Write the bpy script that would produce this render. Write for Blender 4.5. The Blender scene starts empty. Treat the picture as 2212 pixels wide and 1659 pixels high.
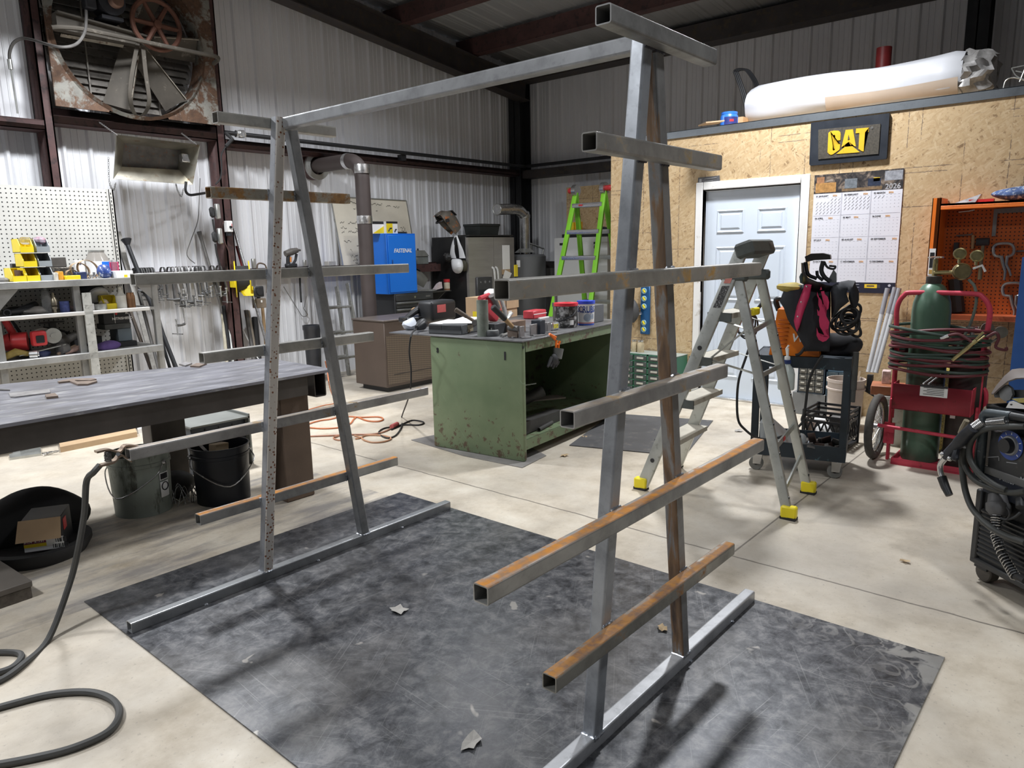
import bpy, bmesh, math, random
from mathutils import Vector, Matrix, Euler
random.seed(7)
PI=math.pi
D=bpy.data; COL=bpy.context.scene.collection
# ---------------------------------------------------------------- camera solve
CF=1562.1909
CC=Vector((-.62271,-1.10440,1.51551))
FW=Vector((.7455668,.64081084,-.18300714)); RT=Vector((.64893085,-.76059629,-.01954595)); UP=Vector((.15171981,.10418617,.98291726))
def ray(x,y): return FW*CF+RT*(x-1106)-UP*(y-829.5)
def W(x,y,ax,val):
    """point of a known plane (ax = val) seen at photo position x,y"""
    d=ray(x,y); i='xyz'.index(ax); return CC+d*((val-CC[i])/d[i])
def WP(x,y,p0,n):
    d=ray(x,y); n=Vector(n); return CC+d*(((Vector(p0)-CC).dot(n))/d.dot(n))
def mpp(p): return (Vector(p)-CC).dot(FW)/CF
V=Vector
def T3(x,y,z): return Matrix.Translation((x,y,z))
def RZ(a): return Matrix.Rotation(a,4,'Z')
def RX(a): return Matrix.Rotation(a,4,'X')
def RY(a): return Matrix.Rotation(a,4,'Y')
def frame(o,x,z):
    x=V(x).normalized(); z=V(z); y=z.cross(x).normalized(); z=x.cross(y).normalized()
    m=Matrix.Identity(4)
    for i,c in enumerate((x,y,z)):
        for j in range(3): m[j][i]=c[j]
    for j in range(3): m[j][3]=o[j]
    return m
# ---------------------------------------------------------------- mesh builder
class B:
    def __init__(s,M=None): s.bm=bmesh.new(); s.M=M or Matrix.Identity(4); s.mi=0
    def _v(s,p): return s.bm.verts.new(s.M@V(p))
    def _f(s,vs):
        try:
            f=s.bm.faces.new(vs); f.material_index=s.mi; return f
        except ValueError: return None
    def m(s,i): s.mi=i; return s
    def box(s,c,sz,rot=None,bev=0,seg=1):
        t=bmesh.new(); bmesh.ops.create_cube(t,size=1)
        bmesh.ops.scale(t,vec=V(sz),verts=t.verts)
        if bev: bmesh.ops.bevel(t,geom=t.edges[:],offset=min(bev,min(sz)*.49),segments=seg,affect='EDGES',profile=.5)
        m=T3(*c)
        if rot is not None: m=m@(rot if isinstance(rot,Matrix) else Euler(rot).to_matrix().to_4x4())
        return s._merge(t,m)
    def bx(s,x0,x1,y0,y1,z0,z1,bev=0,seg=1):
        return s.box(((x0+x1)/2,(y0+y1)/2,(z0+z1)/2),(abs(x1-x0),abs(y1-y0),abs(z1-z0)),None,bev,seg)
    def _merge(s,t,m):
        mm=s.M@m; mp={}
        for v in t.verts: mp[v]=s.bm.verts.new(mm@v.co)
        for f in t.faces: s._f([mp[v] for v in f.verts])
        t.free(); return s
    def hexa(s,p):
        v=[s._v(q) for q in p]
        for f in ((3,2,1,0),(4,5,6,7),(0,1,5,4),(1,2,6,5),(2,3,7,6),(3,0,4,7)): s._f([v[i] for i in f])
        return s
    def prism(s,pts,d,cap=True):
        d=V(d); a=[s._v(p) for p in pts]; b=[s._v(V(p)+d) for p in pts]; n=len(a)
        for i in range(n): s._f((a[i],a[(i+1)%n],b[(i+1)%n],b[i]))
        if cap: s._f(a[::-1]); s._f(b)
        return s
    def face(s,pts): s._f([s._v(p) for p in pts]); return s
    def loft(s,rings,closed=True,caps=True,cyc=False):
        R=[[s._v(p) for p in r] for r in rings]; n=len(R[0])
        for i in range(len(R)-(0 if cyc else 1)):
            a,b=R[i],R[(i+1)%len(R)]
            for j in range(n if closed else n-1): s._f((a[j],a[(j+1)%n],b[(j+1)%n],b[j]))
        if caps and closed and not cyc: s._f(R[0][::-1]); s._f(R[-1])
        return s
    def tube(s,pts,r,n=8,closed=False,caps=True):
        pts=[V(p) for p in pts]; k=len(pts); rs=r if isinstance(r,(list,tuple)) else [r]*k
        rings=[];prev=None
        for i in range(k):
            if closed: t=pts[(i+1)%k]-pts[i-1]
            else: t=pts[min(i+1,k-1)]-pts[max(i-1,0)]
            if t.length<1e-9: t=V((0,0,1))
            t.normalize()
            if prev is None:
                u=t.orthogonal().normalized()
            else:
                u=prev-t*prev.dot(t); u=u.normalized() if u.length>1e-6 else t.orthogonal().normalized()
            prev=u; w=t.cross(u)
            rings.append([pts[i]+(u*math.cos(2*PI*j/n)+w*math.sin(2*PI*j/n))*rs[i] for j in range(n)])
        return s.loft(rings,True,caps,closed)
    def cyl(s,a,b,r,n=16,r2=None,caps=True):
        return s.tube([a,b],[r,r if r2 is None else r2],n,False,caps)
    def lathe(s,prof,m=None,n=24,a0=0,a1=2*PI):
        m=m or Matrix.Identity(4); full=abs(a1-a0-2*PI)<1e-6; k=n if full else n+1
        R=[]
        for r,z in prof:
            if r<1e-6 and full: R.append([s._v(m@V((0,0,z)))])
            else: R.append([s._v(m@V((r*math.cos(a0+(a1-a0)*j/n),r*math.sin(a0+(a1-a0)*j/n),z))) for j in range(k)])
        for a,b in zip(R,R[1:]):
            for j in range(n):
                j2=(j+1)%k
                if len(a)==1 and len(b)==1: continue
                if len(a)==1: s._f((a[0],b[j2],b[j]))
                elif len(b)==1: s._f((a[j],a[j2],b[0]))
                else: s._f((a[j],a[j2],b[j2],b[j]))
        return s
    def sph(s,c,r,n=12,rot=None):
        r=(r,r,r) if not isinstance(r,(tuple,list)) else r
        m=T3(*c)
        if rot is not None: m=m@(rot if isinstance(rot,Matrix) else Euler(rot).to_matrix().to_4x4())
        m=m@Matrix.Diagonal((r[0],r[1],r[2],1))
        k=max(5,n//2)
        return s.lathe([(math.sin(PI*i/k),-math.cos(PI*i/k)) for i in range(k+1)],m,n)
    def torus(s,c,R,r,m=None,n=24,k=8,a0=0,a1=2*PI):
        m=T3(*c)@(m or Matrix.Identity(4)); full=abs(a1-a0-2*PI)<1e-6
        N=n if full else n+1
        pts=[m@V((R*math.cos(a0+(a1-a0)*i/n),R*math.sin(a0+(a1-a0)*i/n),0)) for i in range(N)]
        return s.tube(pts,r,k,full)
    def sq(s,a,b,w,h,t=.004,up=(0,0,1),r=.006,cap0=False,cap1=False):
        """hollow rectangular tube with rounded corners from a to b (open ends)"""
        a=V(a);b=V(b); d=(b-a).normalized(); up=V(up); x=up.cross(d).normalized(); z=d.cross(x).normalized()
        def ring(o,w,h,r):
            P=[]
            for cx,cz,a0 in ((1,1,0),(-1,1,90),(-1,-1,180),(1,-1,270)):
                for k in range(4):
                    an=math.radians(a0+k*30); P.append(o+x*(cx*(w/2-r)+r*math.cos(an))+z*(cz*(h/2-r)+r*math.sin(an)))
            return P
        ri=max(r-t,.001)
        R=[ring(a,w-2*t,h-2*t,ri),ring(a,w,h,r),ring(b,w,h,r),ring(b,w-2*t,h-2*t,ri)]
        return s.loft(R,True,False,True)
    def grid(s,fn,nu,nv,cu=False):
        G=[[s._v(fn(i/nu,j/nv)) for j in range(nv+1)] for i in range(nu if cu else nu+1)]
        for i in range(nu):
            for j in range(nv): s._f((G[i][j],G[(i+1)%len(G)][j],G[(i+1)%len(G)][j+1],G[i][j+1]))
        return s
    def thick(s,t):
        bmesh.ops.recalc_face_normals(s.bm,faces=s.bm.faces[:])
        bmesh.ops.solidify(s.bm,geom=s.bm.faces[:],thickness=t); return s
    def txt(s,string,m,size=.1,ext=.001,align='CENTER',bold=False,shear=0,sx=1):
        cu=D.curves.new('t','FONT'); cu.body=string; cu.size=size; cu.extrude=ext; cu.align_x=align; cu.align_y='CENTER'; cu.shear=shear; cu.resolution_u=3
        if bold: cu.offset=size*.018
        o=D.objects.new('t',cu); COL.objects.link(o); me=D.meshes.new_from_object(o)
        t=bmesh.new(); t.from_mesh(me); D.objects.remove(o); D.curves.remove(cu); D.meshes.remove(me)
        return s._merge(t,m@Matrix.Diagonal((sx,1,1,1)))
    def noise(s,amt,seed=0,sc=8):
        from mathutils import noise as N
        for v in s.bm.verts:
            v.co+=N.noise_vector(v.co*sc+V((seed,seed*2,0)))*amt
        return s
def tag(o,label=None,cat=None,group=None,kind=None):
    if label: o['label']=label
    if cat: o['category']=cat
    if group: o['group']=group
    if kind: o['kind']=kind
    return o
def wloc(o):
    l=V(o.location)
    while o.parent: o=o.parent; l=l+V(o.location)
    return l
def build(b,name,mat,parent=None,ang=38,label=None,cat=None,group=None,kind=None,recalc=True,sub=0,smooth=True):
    bm=b.bm
    bmesh.ops.remove_doubles(bm,verts=bm.verts[:],dist=1e-6)
    if recalc: bmesh.ops.recalc_face_normals(bm,faces=bm.faces[:])
    co=[v.co for v in bm.verts]
    mn=V([min(c[i] for c in co) for i in range(3)]); mx=V([max(c[i] for c in co) for i in range(3)])
    L=V(((mn.x+mx.x)/2,(mn.y+mx.y)/2,mn.z))
    for v in bm.verts: v.co-=L
    th=math.radians(ang)
    for f in bm.faces: f.smooth=smooth
    for e in bm.edges:
        e.smooth = (len(e.link_faces)!=2) or e.calc_face_angle(0)<th
    me=D.meshes.new(name); bm.to_mesh(me); bm.free()
    for m_ in (mat if isinstance(mat,(list,tuple)) else [mat]): me.materials.append(m_)
    o=D.objects.new(name,me); COL.objects.link(o)
    if parent: o.parent=parent; o.location=L-wloc(parent)
    else: o.location=L
    if sub:
        md=o.modifiers.new('s','SUBSURF'); md.levels=md.render_levels=sub
    return tag(o,label,cat,group,kind)
def thing(name,label,cat,loc,group=None):
    o=D.objects.new(name,None); COL.objects.link(o); o.location=loc; o.empty_display_size=.05
    return tag(o,label,cat,group)
def catmull(pts,k=6,closed=False):
    P=[V(p) for p in pts]; n=len(P); out=[]
    rng=range(n if closed else n-1)
    for i in rng:
        p0=P[(i-1)%n] if closed or i>0 else P[0]*2-P[1]
        p1=P[i]; p2=P[(i+1)%n]; p3=P[(i+2)%n] if closed or i+2<n else P[-1]*2-P[-2]
        for j in range(k):
            t=j/k; out.append(.5*((2*p1)+(p2-p0)*t+(2*p0-5*p1+4*p2-p3)*t*t+(3*p1-p0-3*p2+p3)*t**3))
    if not closed: out.append(P[-1])
    return out
# ---------------------------------------------------------------- materials
def nt(name):
    m=D.materials.new(name); m.use_nodes=True; t=m.node_tree; p=t.nodes['Principled BSDF']; return m,t,p
def nd(t,ty,**k):
    n=t.nodes.new('ShaderNode'+ty)
    for a,v in k.items():
        if a in n.inputs.keys(): n.inputs[a].default_value=v
        else: setattr(n,a,v)
    return n
def c4(c): return (c[0],c[1],c[2],1)
def objc(t,scale=(1,1,1)):
    tc=nd(t,'TexCoord'); mp=nd(t,'Mapping'); mp.inputs['Scale'].default_value=scale
    t.links.new(tc.outputs['Object'],mp.inputs['Vector']); return mp.outputs[0]
def noi(t,vec,scale,detail=5,rough=.55,dist=0):
    n=nd(t,'TexNoise'); n.inputs['Scale'].default_value=scale; n.inputs['Detail'].default_value=detail; n.inputs['Roughness'].default_value=rough; n.inputs['Distortion'].default_value=dist
    t.links.new(vec,n.inputs['Vector']); return n.outputs['Fac']
def ramp(t,fac,stops,interp='LINEAR'):
    r=nd(t,'ValToRGB'); r.color_ramp.interpolation=interp
    el=r.color_ramp.elements
    while len(el)<len(stops): el.new(.5)
    for e,(p,c) in zip(el,stops):
        e.position=p; e.color=c4(c) if isinstance(c,(tuple,list)) else (c,c,c,1)
    t.links.new(fac,r.inputs[0]); return r.outputs[0]
def mix(t,fac,a,b,bt='MIX'):
    n=nd(t,'Mix',data_type='RGBA',blend_type=bt)
    for sk,v in ((n.inputs[0],fac),(n.inputs[6],a),(n.inputs[7],b)):
        if isinstance(v,(int,float)): sk.default_value=v
        elif isinstance(v,(tuple,list)): sk.default_value=c4(v)
        else: t.links.new(v,sk)
    return n.outputs[2]
def mth(t,op,a,b=None,c=None,clamp=False):
    n=nd(t,'Math',operation=op,use_clamp=clamp)
    for i,v in enumerate((a,b,c)):
        if v is None: continue
        if isinstance(v,(int,float)): n.inputs[i].default_value=v
        else: t.links.new(v,n.inputs[i])
    return n.outputs[0]
def bump(t,p,h,st=.2,dist=.01):
    b=nd(t,'Bump'); b.inputs['Strength'].default_value=st; b.inputs['Distance'].default_value=dist
    t.links.new(h,b.inputs['Height']); t.links.new(b.outputs[0],p.inputs['Normal'])
MC={}
def mat(name,c,rough=.5,metal=0,var=.25,scale=9,dirt=None,dirta=.0,bmp=0,alpha=1,trans=0,spec=.5,stretch=(1,1,1)):
    """painted / plain surface with cloudy tone variation and optional dirt colour patches"""
    if name in MC: return MC[name]
    m,t,p=nt(name); vec=objc(t,stretch); f=noi(t,vec,scale,6,.6)
    lo=[x*(1-var) for x in c]; hi=[min(1,x*(1+var)) for x in c]
    col=ramp(t,f,[(.3,lo),(.7,hi)])
    if dirt:
        g=noi(t,vec,scale*2.3,8,.65); col=mix(t,ramp(t,g,[(.62-dirta*.3,0.),(.70-dirta*.2,1.)]),col,dirt)
    t.links.new(col,p.inputs['Base Color']); p.inputs['Metallic'].default_value=metal
    p.inputs['Specular IOR Level'].default_value=spec
    r=ramp(t,f,[(.2,max(0,rough-.08)),(.8,min(1,rough+.1))]); t.links.new(r,p.inputs['Roughness'])
    if trans: p.inputs['Transmission Weight'].default_value=trans
    if alpha<1: p.inputs['Alpha'].default_value=alpha
    if bmp: bump(t,p,noi(t,vec,scale*5,4),bmp,.004)
    MC[name]=m; return m
def grp(name,fn):
    if name not in MC: MC[name]=fn()
    return MC[name]
# ================================================================ special materials
def m_concrete():
    m,t,p=nt('concrete_floor'); vec=objc(t)
    big=noi(t,vec,.7,6,.6); med=noi(t,vec,4,8,.65); fin=noi(t,vec,60,4,.6)
    c=ramp(t,med,[(.3,(.42,.355,.265)),(.5,(.60,.53,.425)),(.72,(.72,.66,.555))])
    c=mix(t,ramp(t,big,[(.40,0.),(.62,.6)]),c,(.36,.33,.29))
    c=mix(t,ramp(t,fin,[(.60,0.),(.72,.5)]),c,(.25,.22,.19))
    # darker grey streaks in a band along the work table
    tc=nd(t,'TexCoord'); sx=nd(t,'SeparateXYZ'); t.links.new(tc.outputs['Object'],sx.inputs[0])
    mp=nd(t,'Mapping'); mp.inputs['Scale'].default_value=(1.2,5,1); mp.inputs['Rotation'].default_value=(0,0,.0); t.links.new(tc.outputs['Object'],mp.inputs[0])
    dn=noi(t,mp.outputs[0],1.6,7,.65)
    # sawn joints
    gx=mth(t,'ADD',sx.outputs[0],-.06); wob=mth(t,'MULTIPLY',mth(t,'SUBTRACT',noi(t,vec,5,3),.5),.03)
    j1=mth(t,'LESS_THAN',mth(t,'ABSOLUTE',mth(t,'ADD',gx,wob)),.006)
    j2=mth(t,'MULTIPLY',mth(t,'LESS_THAN',mth(t,'ABSOLUTE',mth(t,'ADD',sx.outputs[1],.513)),.005),mth(t,'GREATER_THAN',sx.outputs[0],.06))
    j=mth(t,'MAXIMUM',j1,j2)
    band=mth(t,'MULTIPLY',mth(t,'LESS_THAN',mth(t,'ABSOLUTE',mth(t,'ADD',sx.outputs[1],-2.0)),.55),mth(t,'LESS_THAN',sx.outputs[0],-.4))
    c=mix(t,mth(t,'MULTIPLY',ramp(t,dn,[(.44,0.),(.62,.72)]),band),c,(.20,.19,.19))
    c=mix(t,mth(t,'MULTIPLY',j,.75),c,(.10,.085,.07))
    t.links.new(c,p.inputs['Base Color'])
    t.links.new(ramp(t,med,[(.3,.62),(.7,.42)]),p.inputs['Roughness'])
    bump(t,p,fin,.15,.004); return m
def m_plate():
    m,t,p=nt('mill_scale_plate'); vec=objc(t)
    big=noi(t,vec,1.3,6,.62,.6); med=noi(t,vec,14,10,.74,.3)
    c=ramp(t,med,[(.36,(.030,.032,.037)),(.5,(.085,.088,.097)),(.64,(.175,.175,.178))])
    c=mix(t,ramp(t,big,[(.46,0.),(.70,.6)]),c,(.17,.163,.155))
    tc=nd(t,'TexCoord')
    for i,(rot,sc) in enumerate([((0,0,.55),(.55,.006,1)),((0,0,-.12),(.5,.007,1)),((0,0,1.5),(.5,.006,1)),((0,0,2.1),(.6,.007,1))]):
        mp=nd(t,'Mapping',vector_type='TEXTURE'); mp.inputs['Rotation'].default_value=rot; mp.inputs['Scale'].default_value=sc
        t.links.new(tc.outputs['Object'],mp.inputs[0])
        s=noi(t,mp.outputs[0],1.0,3,.5,.3); c=mix(t,ramp(t,s,[(.64,0.),(.74,.30)]),c,(.36,.36,.35))
    # pale scuffed patches crowding the front right corner
    sx=nd(t,'SeparateXYZ'); t.links.new(tc.outputs['Object'],sx.inputs[0])
    du=mth(t,'SUBTRACT',.93,mth(t,'MULTIPLY',sx.outputs[0],1.0)); dv=mth(t,'ADD',1.52,sx.outputs[1])
    near=mth(t,'MINIMUM',du,dv)
    corner=mth(t,'MULTIPLY',mth(t,'MULTIPLY',ramp(t,near,[(.0,1.),(.28,0.)]),ramp(t,dv,[(.0,1.),(.75,0.)])),ramp(t,du,[(.0,1.),(.9,0.)]))
    nz=nd(t,'TexNoise'); nz.inputs['Scale'].default_value=7; nz.inputs['Detail'].default_value=2; nz.inputs['Distortion'].default_value=1.2; t.links.new(vec,nz.inputs['Vector'])
    ln=mth(t,'ABSOLUTE',mth(t,'SUBTRACT',nz.outputs['Fac'],.5))
    scr=mth(t,'MULTIPLY',ramp(t,ln,[(.018,1.),(.03,0.)]),corner)
    blob=mth(t,'MULTIPLY',ramp(t,noi(t,vec,5.5,4,.5,.6),[(.54,0.),(.575,1.)]),ramp(t,corner,[(.25,0.),(.5,1.)]))
    c=mix(t,mth(t,'MAXIMUM',scr,blob),c,(.34,.335,.32))
    spl=ramp(t,noi(t,vec,6.5,3,.45,.5),[(.70,0.),(.725,.8)]); c=mix(t,spl,c,(.36,.34,.31))
    t.links.new(c,p.inputs['Base Color']); p.inputs['Metallic'].default_value=.45
    t.links.new(ramp(t,med,[(.3,.30),(.7,.44)]),p.inputs['Roughness'])
    bump(t,p,med,.08,.004); return m
def m_osb():
    m,t,p=nt('oriented_strand_board'); tc=nd(t,'TexCoord')
    sx=nd(t,'SeparateXYZ'); t.links.new(tc.outputs['Object'],sx.inputs[0])
    cb=nd(t,'CombineXYZ'); t.links.new(sx.outputs[1],cb.inputs[0]); t.links.new(sx.outputs[2],cb.inputs[1]); t.links.new(sx.outputs[0],cb.inputs[2])
    vec=cb.outputs[0]; col=None
    for i,(rot,sc) in enumerate([(.5,(.10,.022,1)),(1.9,(.085,.020,1)),(-.7,(.11,.018,1)),(1.2,(.06,.014,1)),(2.6,(.05,.012,1))]):
        mp=nd(t,'Mapping',vector_type='TEXTURE'); mp.inputs['Rotation'].default_value=(0,0,rot); mp.inputs['Scale'].default_value=sc; mp.inputs['Location'].default_value=(i*3.1,i*1.7,0)
        dn=noi(t,vec,6,2); ad=nd(t,'VectorMath',operation='ADD'); cm=nd(t,'CombineXYZ'); t.links.new(mth(t,'MULTIPLY',dn,.03),cm.inputs[0]); t.links.new(mth(t,'MULTIPLY',dn,.04),cm.inputs[1])
        t.links.new(vec,ad.inputs[0]); t.links.new(cm.outputs[0],ad.inputs[1]); t.links.new(ad.outputs[0],mp.inputs[0])
        v=nd(t,'TexVoronoi'); v.inputs['Scale'].default_value=1; t.links.new(mp.outputs[0],v.inputs['Vector'])
        bw=nd(t,'RGBToBW'); t.links.new(v.outputs['Color'],bw.inputs[0])
        k=ramp(t,bw.outputs[0],[(.1,(.22,.135,.065)),(.36,(.38,.255,.13)),(.62,(.49,.345,.185)),(.9,(.58,.44,.265))])
        if col is None: col=k
        else:
            sel=ramp(t,bw.outputs[0],[(.52,0.),(.56,.9)]); col=mix(t,sel,col,k)
    ed=noi(t,vec,55,5,.7); col=mix(t,ramp(t,ed,[(.61,0.),(.70,.55)]),col,(.20,.12,.06))
    # printed stud grid, broken dark ink
    wob=mth(t,'MULTIPLY',mth(t,'SUBTRACT',noi(t,vec,30,3),.5),.012)
    ln=None
    for ax,st,off in ((1,.4064,.13),(1,.61,.33),(2,.4064,.17),(2,.31,.22)):
        u=mth(t,'ADD',mth(t,'ADD',sx.outputs[ax],off+20*st),wob)
        l=mth(t,'LESS_THAN',mth(t,'ABSOLUTE',mth(t,'SUBTRACT',mth(t,'MODULO',u,st),st/2)),.0028)
        gate=ramp(t,noi(t,vec,1.1+.3*ax,2),[(.46,0.),(.50,1.)]); l=mth(t,'MULTIPLY',l,gate)
        ln=l if ln is None else mth(t,'MAXIMUM',ln,l)
    brk=ramp(t,noi(t,vec,45,2),[(.38,0.),(.46,.8)])
    col=mix(t,mth(t,'MULTIPLY',ln,brk),col,(.10,.07,.06))
    t.links.new(col,p.inputs['Base Color']); p.inputs['Roughness'].default_value=.62; bump(t,p,ed,.12,.003); return m
def m_wallmetal(name,c,rough=.34,metal=.35):
    m,t,p=nt(name); vec=objc(t,(1,1,.35)); f=noi(t,vec,2.2,6,.6); g=noi(t,vec,26,4)
    col=ramp(t,f,[(.3,[x*.94 for x in c]),(.7,c)]); col=mix(t,ramp(t,g,[(.70,0.),(.78,.3)]),col,[x*.6 for x in c])
    t.links.new(col,p.inputs['Base Color']); p.inputs['Metallic'].default_value=metal
    t.links.new(ramp(t,f,[(.3,rough),(.7,rough+.12)]),p.inputs['Roughness']); return m
def m_steel(name,base=(.35,.355,.365),rust=.0,rc=((.42,.17,.035),(.24,.105,.045)),top=0,front=0,spots=0,pale=0,rough=.36,metal=.45,brown=0,scale=1.):
    """bare mill finish tube: grey with darker scale, optional rust clouds, a rust stripe along the top face, rust dots, brown runs"""
    m,t,p=nt(name); tc=nd(t,'TexCoord'); vec=objc(t)
    st=noi(t,vec,5*scale,6,.6,.2); fi=noi(t,vec,38,5,.6)
    if pale: base=(.52,.50,.47)
    c=ramp(t,st,[(.3,[x*.55 for x in base]),(.5,base),(.72,[min(1,x*1.3) for x in base])])
    c=mix(t,ramp(t,fi,[(.58,0.),(.72,.35)]),c,[x*.45 for x in base])
    mask=None
    def mx(a):
        nonlocal mask
        mask=a if mask is None else mth(t,'MAXIMUM',mask,a)
    gm=nd(t,'NewGeometry'); sn=nd(t,'SeparateXYZ'); t.links.new(gm.outputs['Normal'],sn.inputs[0])
    so=nd(t,'SeparateXYZ'); t.links.new(tc.outputs['Object'],so.inputs[0])
    rn=noi(t,vec,11*scale,8,.72,.3)
    if rust: mx(ramp(t,rn,[(.70-rust*.35,0.),(.78-rust*.35,1.)]))
    if front: 
        mx(mth(t,'MULTIPLY',mth(t,'LESS_THAN',so.outputs[1],-.0225),ramp(t,rn,[(.62-front*.3,0.),(.70-front*.3,1.)])))
    if top:
        up=mth(t,'MULTIPLY',mth(t,'GREATER_THAN',sn.outputs[2],.5),mth(t,'GREATER_THAN',so.outputs[2],.03))
        mp=nd(t,'Mapping'); mp.inputs['Scale'].default_value=(2.5,60,60); t.links.new(tc.outputs['Object'],mp.inputs[0]); s2=noi(t,mp.outputs[0],1,5,.6)
        lane=ramp(t,mth(t,'ADD',mth(t,'ABSOLUTE',mth(t,'ADD',so.outputs[1],.006)),mth(t,'MULTIPLY',mth(t,'SUBTRACT',s2,.5),.035)),[(.010,1.),(.020,.0)])
        mx(mth(t,'MULTIPLY',up,mth(t,'MAXIMUM',mth(t,'MULTIPLY',lane,min(1,top)),ramp(t,rn,[(.60-.12*top,0.),(.68-.1*top,.85)]))))
    rcol=ramp(t,noi(t,vec,30,4,.6),[(.35,rc[1]),(.6,rc[0])])
    if mask is not None: c=mix(t,mask,c,rcol)
    if brown:
        mp=nd(t,'Mapping'); mp.inputs['Scale'].default_value=(14,14,1.3); t.links.new(tc.outputs['Object'],mp.inputs[0])
        b=noi(t,mp.outputs[0],1.5,6,.6,.5); left=mth(t,'LESS_THAN',sn.outputs[0],-.5)
        bmk=mth(t,'MULTIPLY',ramp(t,b,[(.42,0.),(.50,.9)]),left)
        c=mix(t,bmk,c,ramp(t,b,[(.5,(.23,.13,.06)),(.7,(.05,.028,.018))])); mask=bmk if mask is None else mth(t,'MAXIMUM',mask,bmk)
    if spots:
        v=nd(t,'TexVoronoi'); v.inputs['Scale'].default_value=62; t.links.new(vec,v.inputs['Vector'])
        d=ramp(t,v.outputs['Distance'],[(.24,1.),(.36,0.)]); d=mth(t,'MULTIPLY',d,ramp(t,noi(t,vec,16,3),[(.42,0.),(.5,1.)]))
        d=mth(t,'MULTIPLY',d,mth(t,'LESS_THAN',sn.outputs[1],-.5))
        c=mix(t,mth(t,'MULTIPLY',mth(t,'LESS_THAN',sn.outputs[1],-.5),.85),c,(.74,.70,.65)); c=mix(t,d,c,(.20,.07,.025)); mask=d if mask is None else mth(t,'MAXIMUM',mask,d)
    t.links.new(c,p.inputs['Base Color'])
    r=ramp(t,st,[(.3,rough+.12),(.7,rough)])
    if mask is not None:
        r=mix(t,mask,r,(.75,.75,.75)); t.links.new(mth(t,'MULTIPLY',mth(t,'SUBTRACT',1,mask),metal),p.inputs['Metallic'])
    else: p.inputs['Metallic'].default_value=metal
    t.links.new(r,p.inputs['Roughness']); bump(t,p,rn,.06,.003); return m
def m_pegboard(name,c,hole=(.03,.03,.03),sp=.0254,r=.0045,ax=(0,2)):
    m,t,p=nt(name); tc=nd(t,'TexCoord'); so=nd(t,'SeparateXYZ'); t.links.new(tc.outputs['Object'],so.inputs[0])
    f=noi(t,tc.outputs['Object'],6,5); col=ramp(t,f,[(.3,[x*.88 for x in c]),(.7,c)])
    q=[]
    for a in ax:
        u=mth(t,'SUBTRACT',mth(t,'MODULO',mth(t,'ADD',so.outputs[a],20*sp),sp),sp/2); q.append(mth(t,'MULTIPLY',u,u))
    h=mth(t,'LESS_THAN',mth(t,'SQRT',mth(t,'ADD',q[0],q[1])),r)
    t.links.new(mix(t,h,col,hole),p.inputs['Base Color']); p.inputs['Roughness'].default_value=.6; return m
CONC=m_concrete(); PLATE=m_plate(); OSB=m_osb()
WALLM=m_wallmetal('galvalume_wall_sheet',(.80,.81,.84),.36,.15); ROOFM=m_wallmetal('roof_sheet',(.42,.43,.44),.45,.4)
MAROON=mat('red_oxide_primer',(.075,.036,.034),.6,0,.3,5,(.035,.02,.02),.3)
DARKBEAM=mat('dark_grey_primer',(.040,.034,.034),.62,0,.35,4,(.06,.045,.03),.3)
STEEL=m_steel('mill_steel'); BLACKP=mat('black_paint',(.018,.019,.022),.45,0,.3,7)
BLACKR=mat('black_rubber',(.022,.022,.023),.7,0,.2,12); CHROME=mat('bright_metal',(.62,.62,.62),.25,.9,.1,10)
WHITEP=mat('white_paint',(.78,.79,.80),.45,0,.05,4)
# ================================================================ the building
YL=6.6; XB=8.65
def roofz(x): return 4.30+.098*(XB-x)
b=B(); b.bx(-3.5,XB,-5,YL,-.1,0); build(b,'floor',CONC,kind='structure')
def ribbed(u0,u1,pitch=.2286,h=.024):
    """rib profile: list of (u, out) with out>0 towards the room"""
    P=[]; n=int((u1-u0)/pitch)+1
    for k in range(n):
        a=u0+k*pitch
        for d,o in ((0,0),(.018,h),(.040,h),(.058,0),(.100,0),(.104,.005),(.112,.005),(.116,0),(.158,0),(.162,.005),(.170,.005),(.174,0)): P.append((a+d,o))
    return P
b=B(); pr=ribbed(-3.5,XB)
b.loft([[(u,YL-o,z if z==0 else roofz(min(u,XB))) for u,o in pr] for z in (0,1)],False,False); build(b,'wall_left',WALLM,kind='structure',ang=10,smooth=False)
b=B(); pr=ribbed(-5,YL)
b.loft([[(XB-o,u,z) for u,o in pr] for z in (0,4.32)],False,False); build(b,'wall_back',WALLM,kind='structure',ang=10,smooth=False)
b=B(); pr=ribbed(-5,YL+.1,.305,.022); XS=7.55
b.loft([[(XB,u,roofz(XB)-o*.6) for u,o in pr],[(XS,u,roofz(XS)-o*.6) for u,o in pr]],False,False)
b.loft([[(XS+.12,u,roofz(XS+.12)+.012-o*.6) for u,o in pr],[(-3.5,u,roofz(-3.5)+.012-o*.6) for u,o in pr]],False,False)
build(b,'ceiling',ROOFM,kind='structure',ang=10,smooth=False)
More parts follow.
